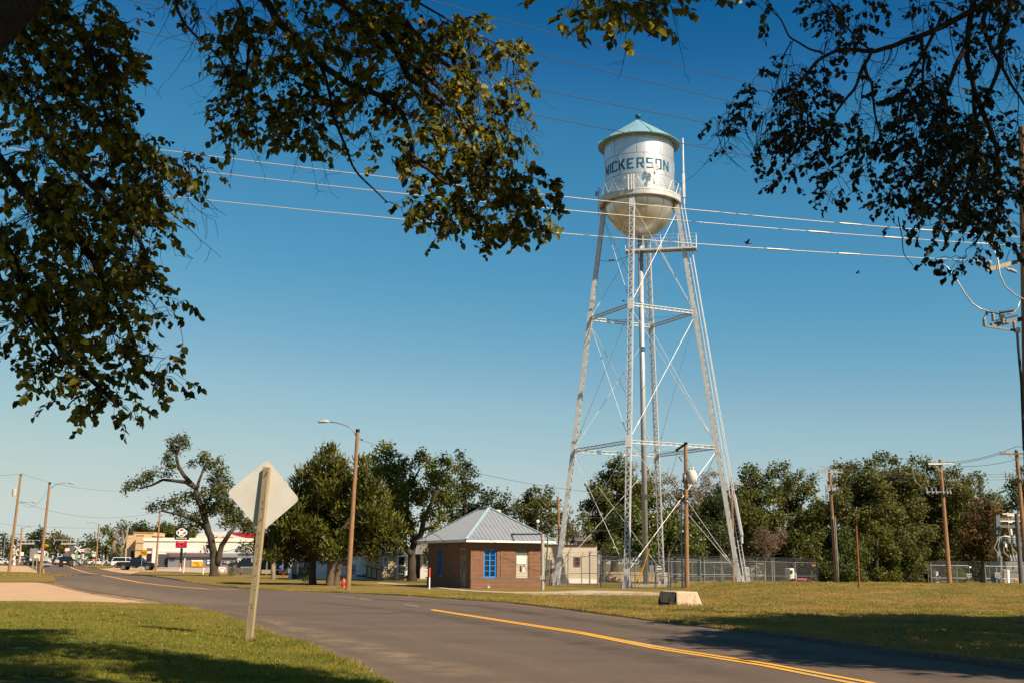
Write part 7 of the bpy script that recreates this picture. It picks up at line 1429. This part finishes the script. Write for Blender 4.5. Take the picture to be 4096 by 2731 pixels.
for x_ in (400, 445, 490, 530):
    bb.lathe([(.1, -.35), (.2, -.3), (.12, -.2), (.2, -.15), (.12, -.05), (.2, 0), (.12, .1), (.2, .15), (.1, .3)], pz(x_, 980, -.5), 8); bb.cyl(pz(x_+8, 930, -.5), pz(x_+6, 1010, -.5), .09, n=8)
for x_ in (436, 470, 512): bb.lathe([(.03, -.3), (.07, -.25), (.07, .25), (.03, .3)], pz(x_, 770, -.9), 6)
bb.o('insulators', mat('switch_grey', (.34, .34, .33)), t); bb = B()
for pts in ([(360, 1130), (345, 1040), (360, 960), (400, 945), (450, 950)], [(355, 1130), (305, 1060), (330, 1000), (370, 955), (410, 945)], [(450, 800), (440, 860), (455, 930)], [(425, 1020), (430, 1090)], [(470, 1020), (478, 1060), (520, 1110), (530, 1160)], [(395, 1050), (400, 1100), (450, 1150), (460, 1180)], [(480, 1070), (490, 1140), (500, 1180)], [(505, 950), (540, 1000), (545, 1040)]): bb.tube([pz(a_, c_, -1) for a_, c_ in pts], .035, 6)
bb.o('cables', cable_m, t); bb = B(); bb.beam(pz(466, 875, -1), pz(474, 935, -1), .14, .14); bb.box(*(lambda q: (q.x-.08, q.x+.08, q.y-.1, q.y+.1, q.z-.15, q.z+.15))(pz(416, 1036, -1))); bb.o('white_fuse', white, t)
for k, (x_, y0, y1, r, lab, m_) in enumerate(((366, 1145, 1420, .14, 'grey riser conduit inside the substation fence', galv), (403, 1275, 1420, .22, 'left pale concrete bollard pipe inside the substation', conc), (432, 1278, 1420, .18, 'right narrower pale bollard pipe inside the substation', white), (325, 1255, 1420, .08, 'thin grey post left of the conduit in the substation', galv))):
    q = P(*Z5(x_, y1), 95); u = P(*Z5(x_, y0), 95); t2 = thing('bollard_pipe', lab, 'pipe', (q.x, 95, 0)); bb = B(); bb.cyl((q.x, 95, -.1), u, r, n=12); bb.ball(u, r, 10, 6, (1, 1, .4)); bb.o('pipe', m_, t2)
b = Bd('transformer_cabinet', 'large grey transformer cabinet with bushings on top behind the fence', 'transformer', 4050, 97); b.block('cabinet', *Z5(412, 1192), *Z5(640, 1430), mat('cabinet_grey', (.27, .26, .25), (.22, .21, .2), rough=.6, scale=2), 3, 0, bev=.04); b.block('warning_label', *Z5(502, 1355), *Z5(537, 1380), mat('label_orange', (.75, .33, .01)), .03, -.04); b.block('panel_seam', *Z5(470, 1290), *Z5(555, 1294), dkmetal, .03, -.03); b.block('door_handle', *Z5(490, 1230), *Z5(495, 1262), dkmetal, .06, -.07)
bb = B()
for x_ in (465, 495, 520, 548): q = P(*Z5(x_, 1190), 97.6); bb.lathe([(.12, 0), (.2, .05), (.12, .12), (.18, .18), (.1, .26), (.16, .32), (.08, .42), (.03, .6)], q, 10)
bb.o('bushings', mat('switch_grey', (.34, .34, .33)), b.t, smooth=True)
def fsign(label, x0, y0, x1, y1, Y=91.8, lines=(), m=None):
    a = P(*Z5(x0, y0), Y); c = P(*Z5(x1, y1), Y); t = thing('fence_sign', label, 'sign', (a.x, Y, a.z)); bb = B(); bb.box(a.x, c.x, Y-.02, Y, c.z, a.z); bb.o('plate', m or mat('pale_sign', (.5, .5, .48), rough=.5), t)
    for i, s_ in enumerate(lines): text(s_, .15, t, facing(Vector(((a.x+c.x)/2, Y-.03, a.z-.13-i*.15))), mat('sign_navy', (.015, .025, .07)), ext=.002)
fsign('white notice sign on the substation fence near its corner post', 310, 1297, 368, 1346, lines=('CAUTION', 'HIGH', 'VOLTAGE')); fsign('faded grey notice sign on the substation fence, left of the green cover', 37, 1307, 88, 1345, lines=('WARNING', 'KEEP OUT')); fsign('small blank white tag on top of the substation fence', 63, 1237, 84, 1252, m=white)
b = Bd('tilted_sign', 'tilted white board on a stake behind the substation fence', 'sign', 3750, 93); Z6 = lambda x, y: (3600+x/3.135, 1900+y/3.135); bb = B(); bb.prism([P(*Z6(452, 1205), 93), P(*Z6(480, 1205), 93), P(*Z6(482, 1245), 93), P(*Z6(455, 1262), 93)], (0, .03, 0)); bb.o('board', white, b.t); bb = B(); bb.cyl(P(*Z6(455, 1350), 93.1), P(*Z6(455, 1240), 93.1), .03, n=6); bb.o('stake', galv, b.t)
for x0, x1, y, lab, m_ in ((437, 487, 1335, 'pale round concrete cap left of the switch pole', conc), (703, 752, 1343, 'low pale round cap right of the switch pole', conc), (1125, 1190, 1352, 'pale green round cover on the mound', mat('pale_green_cover', (.25, .36, .25), rough=.6))):
    q = P(*Z6((x0+x1)/2, 1362), 84); u = P(*Z6((x0+x1)/2, y), 84); r = (x1-x0)/2/3.135/F*84; t = thing('utility_cover', lab, 'utility cover', (q.x, 84, 0)); bb = B(); bb.lathe([(r, -.3), (r, u.z-.04-0), (r*.9, u.z), (.02, u.z)], (q.x, 84, 0), 16); bb.o('cover', m_, t)
fs_ = thing('fence_sign', 'orange tag at the corner of the tower fence', 'sign', tuple(P(*S4(277, 850), 95.8))); a = P(*S4(266, 845), 95.8); c = P(*S4(288, 855), 95.8); bb = B(); bb.box(a.x, c.x, 95.78, 95.8, c.z, a.z); bb.o('plate', mat('label_orange2', (.8, .30, .02)), fs_)
b = Bd('white_box_truck', 'white vehicle cab behind the tower fence next to the red car', 'truck', 3170, 112); b.block('cab', *S4(130, 868), *S4(162, 940), white, 2, 0, bev=.1); b.block('hood', *S4(160, 895), *S4(176, 940), white, 1.8, 0, bev=.1); b.block('windshield', *S4(135, 880), *S4(150, 900), glassd, .05, -.06)
b = Bd('white_tank', 'dirty white upright tank behind the tower fence', 'tank', 2985, 106); q = P(*S3(1421, 948), 106); u = P(*S3(1421, 860), 106); bb = B(); bb.lathe([(.44, 0), (.44, u.z-.1), (.36, u.z), (.02, u.z+.03)], (q.x, 106, 0), 16); bb.o('tank', mat('dirty_white', (.6, .58, .54), (.3, .28, .25), rough=.8, scale=3), b.t)
# ================================================================== NEAR TREES
lv_near = leafmat('near_elm_leaves', (.018, .028, .003), (.30, .27, .022), (.6, .3, .03), trans=.5, scale=1.2, f3=.02, rough=.45)
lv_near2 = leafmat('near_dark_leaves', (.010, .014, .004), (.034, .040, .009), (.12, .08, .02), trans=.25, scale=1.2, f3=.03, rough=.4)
lv_shade = leafmat('canopy_leaves', (.035, .05, .008), (.07, .09, .014), trans=.25)
barkn = mat('elm_bark_near', (.050, .036, .026), (.018, .013, .010), rough=.95, scale=14, bump=.9, bscale=30, stretch=(1, 1, 1))
def leaves_np(pos, dr, nr, L):
    """pointed oval leaves folded along the midrib"""
    n = len(pos); d = dr/np.linalg.norm(dr, axis=1)[:, None]; w = np.cross(d, nr); w /= np.linalg.norm(w, axis=1)[:, None]+1e-9; u = np.cross(w, d)
    L = L[:, None]; W = L*RNG.uniform(.33, .48, (n, 1)); curl = L*RNG.uniform(-.1, .28, (n, 1))
    pts = [pos, pos+d*L*.28-w*W*.85+u*W*.35, pos+d*L*.62-w*W*.8+u*W*.3-u*curl*.4, pos+d*L-u*curl, pos+d*L*.62+w*W*.8+u*W*.3-u*curl*.4, pos+d*L*.28+w*W*.85+u*W*.35, pos+d*L*.5-u*curl*.25]
    V = np.stack(pts, 1).reshape(-1, 3); b = np.arange(n)[:, None]*7
    F_ = np.concatenate([b+np.array([[0, 6, 3, 2, 1]]), b+np.array([[0, 5, 4, 3, 6]])], 0); return V, F_
def nearcluster(root, blobs, off, sc, Yc, paths, L, dens, lm, bare=0, droop=.55, ysp=.9, side=.5, tw=.0035, len_=.24, nb=1):
    cv = lambda x, y, Y: P(off[0]+x/sc, off[1]+y/sc, Y)
    limb = B(); nodes = []
    for rr, dy, pts in paths:
        pp = [cv(x, y, Yc+dy*(i/(len(pts)-1))) if not isinstance(x, Vector) else x for i, (x, y) in enumerate(pts)]; q = []
        for i in range(len(pp)-1):
            for k in range(4): q.append(pp[i].lerp(pp[i+1], k/4)+Vector([random.gauss(0, .012+rr[0]*.12) for _ in range(3)]))
        q.append(pp[-1]); m = len(q)
        # smooth
        for _ in range(2): q = [q[0]]+[(q[i-1]+q[i]*2+q[i+1])/4 for i in range(1, m-1)]+[q[-1]]
        limb.tube(q, [rr[0]+(rr[1]-rr[0])*i/(m-1) for i in range(m)], 8); nodes += [(p, rr[0]+(rr[1]-rr[0])*i/(m-1)) for i, p in enumerate(q)]
    Pp = []; Dp = []; tws = B()
    for (x, y, r) in blobs:
        R3 = r/sc*Yc/F
        for rep in range(nb):
            c = cv(x, y, Yc+random.gauss(0, ysp*.5)); cand = [nd for nd in nodes if nd[0].z > c.z-.1] or nodes
            near = min(cand, key=lambda nd: (nd[0]-c).length+abs(nd[0].y-c.y)*.3)
            a = near[0]; L_ = (c-a).length; pa = []
            bow = Vector((random.gauss(0, .1), random.gauss(0, .1), .18))*L_
            for i in range(9): t = i/8; pa.append(a.lerp(c, t)+bow*math.sin(PI*t)+Vector([random.gauss(0, .012) for _ in range(3)]))
            r0 = min(near[1]*.7, .004+.007*L_); limb.tube(pa, [r0*(1-.65*i/8) for i in range(9)], 5, False); nodes += [(p, r0*.6) for p in pa[3:]]
        n = max(3, int(dens*4.9*PI*R3*R3/(L*L*.32)/8))
        for k in range(n):
            if k % 6 == 0: sa, sr = random.uniform(0, 2*PI), R3*math.sqrt(random.random()); sx_, sz_, sy_ = math.cos(sa)*sr, math.sin(sa)*sr, random.gauss(0, ysp*.6)
            gx, gz = sx_+random.gauss(0, .11), sz_+random.gauss(0, .10); an = math.atan2(gz, gx); rr_ = math.hypot(gx, gz); s = cv(x, y, Yc+sy_+random.gauss(0, L))+Vector((math.cos(an)*rr_, 0, math.sin(an)*rr_+len_*.4))
            src = pa[random.randint(4, 8)]
            d = Vector((math.cos(an)*.75+side*.25+random.gauss(0, .3), random.gauss(0, .5), math.sin(an)*.45-droop)); d.normalize(); ln = len_*random.uniform(.5, 1.2); nl = random.randint(5, 10)
            if random.random() < .6: tws.tube([src.lerp(s, 0), src.lerp(s, .5)+Vector((0, 0, .05)), s], [tw*1.2, tw, tw*.8], 3, False)
            e = s+d*ln; tws.tube([s, s.lerp(e, .5)+Vector((random.gauss(0, .02), 0, .02)), e], [tw, tw*.8, tw*.5], 3, False)
            for i in range(nl):
                t = (i+.5)/nl; q = s.lerp(e, t); sg_ = 1 if i % 2 else -1
                dd = d*.5+Vector((random.gauss(0, .35)+sg_*.55*math.cos(an+1), random.gauss(0, .5)+sg_*.4, -.40+random.gauss(0, .5))); Pp.append(q); Dp.append(dd)
    nlow = sorted(nodes, key=lambda q: q[0].z)[int(len(nodes)*.42):]
    for k in range(bare):                  # long bare drooping twigs
        a, ra = random.choice(nlow); ln = random.uniform(.4, 1.3)*L/.1; d = Vector((random.uniform(-.2, 1.0)*side*2, random.gauss(0, .25), -1)).normalized(); pa = [a]; p = a.copy(); cur = Vector((random.gauss(0, .12), random.gauss(0, .05), 0))
        for i in range(7): p = p+(d+cur*i*1.6+Vector([random.gauss(0, .07) for _ in range(3)])).normalized()*ln/7; pa.append(p.copy())
        tws.tube(pa, [.0055*(1-.7*i/7) for i in range(8)], 4, False)
        for q in range(random.randint(2, 5)):
            s = random.choice(pa[2:]); e = s+Vector((random.gauss(0, .5), random.gauss(0, .3), random.uniform(-.9, .15))).normalized()*random.uniform(.08, .28); tws.tube([s, s.lerp(e, .55)+Vector((random.gauss(0, .03), 0, random.gauss(0, .03))), e], [.0028, .0022, .0014], 3, False)
    Pn = np.array(Pp); Dn = np.array(Dp); n = len(Pn); nr = RNG.normal(0, .7, (n, 3))+np.array([0, -.3, .6]); V, F_ = leaves_np(Pn, Dn, nr, L*RNG.uniform(.6, 1.35, n))
    print('near leaves', n)
    npmesh('leaves', V, F_, lm, root); tws.o('twigs', twig, root); limb.o('branch', barkn, root, smooth=True)
S2 = .57422
eT = thing('elm_tree', 'large elm whose branches hang into the top left and centre of the view', 'tree', (-7.6, 4.5, 0))
tb = B(); tb.tube([(-7.6, 4.5, -.2), (-7.55, 4.5, .4), (-7.4, 4.7, 2.5), (-7.0, 5.2, 5.0), (-6.3, 6.0, 7.2)], [.75, .52, .45, .42, .36], 16)
top_ = Vector((-6.3, 6.0, 7.2)); hub = Vector((-4.2, 8.6, 10.4))
tb.tube([top_, (-5.4, 7.0, 8.8), hub, (-2, 10, 12), (1, 11, 13)], [.36, .3, .24, .18, .1], 12)
tb.tube([(-7.0, 5.2, 5.0), P(-420, 330, 8.4), P(-40, 90, 9.0), P(160, -120, 9.6), (-2.2, 11, 9.9)], [.36, .28, .24, .22, .16], 12)
tb.tube([(-7.0, 5.2, 5.2), P(-700, 700, 9), P(-300, 720, 10.5)], [.2, .12, .06], 8)
tb.o('trunk', barkn, eT, smooth=True)
LB = [(30,120,90),(130,60,80),(200,130,90),(80,230,100),(200,230,80),(260,150,44),(262,240,52),(225,330,80),(100,380,100),(310,330,44),(345,372,36),(400,390,34),(470,390,26),(300,430,70),(375,440,34),(200,470,95),(60,500,100),(320,505,56),(365,520,34),(290,580,62),(180,600,95),(50,640,90),(325,610,26),(265,690,62),(335,690,34),(160,720,85),(60,760,80),(355,725,26),(408,748,18),(250,790,60),(325,825,36),(385,850,30),(150,830,50),(380,885,20),(200,880,44),(285,890,36),(20,870,26),(235,930,30),(308,965,20),(268,935,28),(335,880,30),(170,930,18),(95,860,40),(230,60,44),(30,20,60)]
nearcluster(eT, LB, (0, 0), S2, 11.0, [
    ((.06,.02), .6, [(-30,330),(60,440),(160,520),(230,620),(300,760),(320,860)]), ((.07,.02), .3, [(-40,480),(40,620),(90,740),(180,840),(260,920)]),
    ((.05,.015), .8, [(40,60),(140,210),(230,280),(320,350),(420,385)]), ((.045,.015), -.6, [(-20,140),(90,300),(200,420),(300,520),(360,640)]), ((.04,.012), 1.0, [(60,-30),(170,60),(250,150),(290,250)]),
    ((.03,.01), -.8, [(-30,600),(60,720),(140,830)]), ((.035,.012), .2, [(110,-20),(210,120),(240,260),(330,470)])], .078, .50, lv_near, bare=90, nb=1)
CB = [(600,40,50),(560,90,40),(650,130,50),(600,200,50),(690,200,44),(562,275,34),(640,285,50),(555,330,28),(720,290,44),(760,330,34),(690,350,22),(470,25,30),(520,120,26),(750,100,46),(830,50,44),(830,150,46),(900,90,50),(960,60,46),(1020,90,44),(940,180,54),(1040,180,50),(1100,110,40),(1108,80,26),(1130,210,46),(1180,150,34),(1218,145,18),(1200,235,32),(1130,280,46),(1050,280,46),(960,270,46),(870,250,40),(880,330,26),(960,350,36),(1060,360,50),(1140,350,44),(1195,330,30),(985,400,22),(1100,430,52),(1180,420,44),(1232,440,34),(1010,490,24),(1050,500,40),(1120,510,52),(1195,500,48),(1255,480,22),(1240,400,20),(970,520,20),(1012,548,16),(1120,560,20),(1190,560,24),(1222,568,18),(1245,535,22),(1060,545,24),(980,470,16),(920,390,12),(1265,450,12),(700,40,30),(780,230,40)]
Z3c = lambda x, y: (((1000+x/1.493)*S2), (y/1.493)*S2)
nearcluster(eT, CB, (-42, -8), S2, 14.0, [
    ((.085,.035), .2, [(430,-160),(560,-60), Z3c(570,0), Z3c(700,90), Z3c(850,200), Z3c(960,350), Z3c(1010,480), Z3c(1130,560), Z3c(1260,640)]),
    ((.06,.02), -.6, [(520,-60), Z3c(160,0), Z3c(230,150), Z3c(350,255), Z3c(480,385), Z3c(620,490), Z3c(780,570), Z3c(950,640), Z3c(1010,800), Z3c(1040,980), Z3c(1180,1070), Z3c(1250,1110)]),
    ((.06,.02), .8, [(740,-70), Z3c(760,0), Z3c(870,60), Z3c(980,150), Z3c(1090,260), Z3c(1190,360), Z3c(1300,450), Z3c(1430,520), Z3c(1530,700)]),
    ((.03,.012), .3, [Z3c(960,350), Z3c(1150,500), Z3c(1290,650), Z3c(1340,790), Z3c(1420,920), Z3c(1500,1080), Z3c(1560,1240)]),
    ((.025,.01), -.3, [Z3c(480,385), Z3c(540,560), Z3c(560,700), Z3c(640,920), Z3c(720,1060), Z3c(880,1220)]), ((.022,.008), 0, [(420,-30), (440,60), Z3c(-90,380), Z3c(-60,520)]),
    ((.025,.01), .5, [(560,-30), (600,80), (590,200), (560,290)]), ((.02,.008), .5, [(900,-40), (1010,30), (1090,70), (1190,120)])], .092, .74, lv_near, bare=240, side=.25, nb=1)
nearcluster(eT, [(1315,22,26),(1370,28,34),(1440,40,40),(1500,38,34),(1458,82,20),(1530,60,16),(1625,4,18),(1535,8,26),(1400,60,20)], (0, 0), S2, 11.5, [((.03,.012), 0, [(1100,-190),(1250,-80),(1400,-20),(1500,10)]), ((.02,.01), 0, [(1250,-80),(1450,-60),(1600,-30)])], .095, .9, lv_near, bare=3)
def canopy(root, boxes, n, leaf, dens, lm, z0, z1):
    bl = []
    for x0, x1, y0, y1, k in boxes:
        for _ in range(k): bl.append((np.array([random.uniform(x0, x1), random.uniform(y0, y1), random.uniform(z0, z1)]), random.uniform(.5, 1.0)))
    V, F_ = foliage_np(bl, leaf, dens); npmesh('crown', V, F_, lm, root); b_ = B(); return bl
bl = canopy(eT, [(-3.8, 2.6, 2.2, 8.8, 52), (-3.8, 1.2, 8.8, 15.4, 42), (2.6, 6.0, 2, 7.5, 14), (5.7, 7.8, 6.3, 8.8, 16), (-7, -3, 3, 12, 40)], 0, .17, 1.9, lv_shade, 11.2, 13.2)
b_ = B()
for c, r in bl: b_.tube(bentpath(hub+Vector((random.uniform(-1, 4), random.uniform(-2, 2), 1)), Vector(c), 4, .08), [.07, .05, .035, .025, .015], 5, False)
b_.o('branch', barkn, eT, smooth=True)
rT = thing('elm_tree', 'dark-leaved tree whose drooping branches hang into the top right of the view', 'tree', (13.5, 9.0, 0))
tb = B(); tb.tube([(13.5, 9, -.2), (13.4, 9, .4), (13, 9, 4), (12, 9, 7), (9.8, 9.4, 9.6)], [.7, .48, .42, .36, .28], 16); tb.tube([(12, 9, 7), (11, 6, 9.5), (9, 4, 11)], [.3, .22, .12], 10); tb.o('trunk', barkn, rT, smooth=True)
RB_ = [(380,60,26),(358,90,14),(700,60,44),(740,110,44),(760,170,36),(850,50,36),(840,120,36),(900,180,36),(960,168,26),(930,230,26),(738,240,16),(660,300,24),(655,380,34),(588,420,30),(690,432,14),(735,505,22),(462,500,18),(430,555,42),(500,540,44),(550,600,54),(425,640,34),(340,595,18),(290,540,16),(140,640,14),(100,722,18),(500,680,36),(560,700,46),(620,650,44),(285,778,22),(340,830,16),(390,850,22),(270,882,10),(312,850,14),(650,780,50),(580,800,44),(495,850,36),(700,830,30),(600,900,44),(455,900,20),(540,960,34),(470,1030,22),(490,1080,12),(800,870,50),(850,940,46),(760,930,24),(738,1010,22),(800,1010,36),(860,1080,14),(780,1140,18),(740,1190,18),(1000,900,54),(950,960,44),(1060,800,36),(1020,720,34),(840,650,30),(940,720,22),(1000,1095,20),(1085,1110,18),(1120,600,50),(1220,540,50),(1300,450,50),(1350,400,34),(1350,520,54),(1280,640,54),(1180,680,46),(1250,760,64),(1150,900,54),(1270,880,64),(1370,750,74),(1400,900,74),(1500,830,74),(1500,700,60),(1600,780,70),(1550,950,74),(1650,900,60),(1700,1000,60),(1180,1030,54),(1300,1020,64),(1420,1050,64),(1540,1080,64),(1660,1120,60),(1200,1150,44),(1300,1150,54),(1400,1180,54),(1520,1200,54),(1620,1220,54),(1720,1180,50),(1780,1100,44),(1080,1200,24),(1140,1240,22),(1095,1290,28),(1250,1255,40),(1272,1300,24),(1430,1320,34),(1378,1290,24),(1540,1320,44),(1620,1345,34),(1700,1330,44),(1770,1300,34),(1560,1420,28),(1510,1478,20),(1462,1540,18),(1502,1530,16),(1740,1420,20),(1742,1485,18),(1400,100,36),(1280,40,34),(1330,195,20),(1440,190,16),(1750,80,54),(1650,50,50),(1820,150,54),(1780,250,44),(1830,350,44),(1700,150,34),(1800,700,34),(1840,800,40),(1450,640,44),(1060,570,24),(1200,0,26),(1300,90,24),(1560,560,40),(1700,760,50),(1580,200,26),(1620,350,26),(1250,300,10),(1550,20,44),(1500,330,20)]
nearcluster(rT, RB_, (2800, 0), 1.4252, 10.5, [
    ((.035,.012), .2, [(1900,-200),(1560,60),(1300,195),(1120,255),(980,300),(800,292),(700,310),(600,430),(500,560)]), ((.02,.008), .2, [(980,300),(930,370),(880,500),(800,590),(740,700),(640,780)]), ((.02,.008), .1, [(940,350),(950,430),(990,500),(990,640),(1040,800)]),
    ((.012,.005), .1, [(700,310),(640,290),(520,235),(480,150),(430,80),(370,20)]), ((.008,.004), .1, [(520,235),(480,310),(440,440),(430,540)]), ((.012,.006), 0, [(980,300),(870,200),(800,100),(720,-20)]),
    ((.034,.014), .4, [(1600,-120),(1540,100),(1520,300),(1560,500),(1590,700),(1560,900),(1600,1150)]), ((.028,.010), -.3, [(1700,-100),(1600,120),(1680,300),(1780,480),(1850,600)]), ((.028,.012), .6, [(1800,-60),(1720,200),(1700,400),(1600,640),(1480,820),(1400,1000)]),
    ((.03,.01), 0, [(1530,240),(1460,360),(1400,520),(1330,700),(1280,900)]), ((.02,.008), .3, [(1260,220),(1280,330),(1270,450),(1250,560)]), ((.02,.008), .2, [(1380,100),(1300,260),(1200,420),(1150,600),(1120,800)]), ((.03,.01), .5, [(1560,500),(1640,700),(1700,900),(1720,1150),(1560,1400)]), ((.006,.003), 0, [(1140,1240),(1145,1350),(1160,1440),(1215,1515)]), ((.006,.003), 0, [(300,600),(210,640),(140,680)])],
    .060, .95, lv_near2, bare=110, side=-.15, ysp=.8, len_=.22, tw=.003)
bl = canopy(rT, [(6.2, 15, 1, 8.0, 75)], 0, .17, 1.3, lv_shade, 10.2, 12.2)
b_ = B()
for c, r in bl: b_.tube(bentpath(Vector((10.5, 6, 9.8)), Vector(c), 4, .08), [.07, .05, .035, .025, .015], 5, False)
b_.o('branch', barkn, rT, smooth=True)
sT = thing('shade_tree', 'big tree beyond the right edge that shades the verge', 'tree', (23, 21, 0))
tb = B(); tb.tube([(23, 21, -.2), (23, 21, .5), (23, 21, 4), (22.6, 21, 8)], [.9, .62, .5, .35], 16); bl = []
for _ in range(260):
    while True:
        x, y = random.uniform(13.6, 32), random.uniform(9, 33)
        if x > .47*y+1.1 and ((x-23)/9.6)**2+((y-21)/11.6)**2 < 1: break
    bl.append((np.array([x, y, random.uniform(8.2, 11.5)]), random.uniform(.9, 1.4)))
V, F_ = foliage_np(bl, .24, 2.3); npmesh('crown', V, F_, lv_shade, sT)
for c, r in bl[::3]: tb.tube(bentpath(Vector((22.8, 21, random.uniform(5, 8))), Vector(c), 4, .06), [.14, .1, .06, .04, .02], 5, False)
tb.o('trunk', bark, sT, smooth=True)
# fallen leaves on the near lawn and a few tufts against posts
Pp = []; Dn = []; Nn = []
for _ in range(420):
    y = random.uniform(15.5, 34); xe = xedge(y); x = xe-abs(random.gauss(0, 5))-.1; Pp.append((x, y, HL(x, y)+.045)); a = random.uniform(0, 6.28); Dn.append((math.cos(a), math.sin(a), random.gauss(0, .2))); Nn.append((random.gauss(0, .3), random.gauss(0, .3), 1))
V, F_ = leaves_np(np.array(Pp), np.array(Dn), np.array(Nn), RNG.uniform(.05, .10, len(Pp))); npmesh('fallen_leaves', V, F_, leafmat('dead_leaves', (.30, .12, .03), (.45, .24, .06), trans=.1))['kind'] = 'stuff'
pos = []
for c_, r_, n_ in ((sb0, .12, 26), (B0, .1, 14), (C1, .12, 18), (hy0, .22, 20)):
    for k in range(n_): a = random.uniform(0, 6.28); pos.append((c_.x+math.cos(a)*r_*random.uniform(.8, 1.8), c_.y+math.sin(a)*r_*random.uniform(.8, 1.6), (HL(c_.x, c_.y) if c_ is sb0 else .04)))
for t_ in np.linspace(0, 1, 40): q = B0.lerp(C1, t_); pos.append((q.x, q.y-.05, .04))
blades('post_tufts', np.array(pos), .16, gb2, w=.018, per=6, spread=.04, lean=.6)
# ---------------------------------------------------------------- finish
for o in SC.objects:
    if o.type == 'MESH' and o.parent is None and 'kind' not in o and 'label' not in o: print('untagged', o.name)
SC.render.engine = 'CYCLES'; SC.cycles.max_bounces = 6; SC.cycles.transparent_max_bounces = 24; SC.render.film_transparent = False
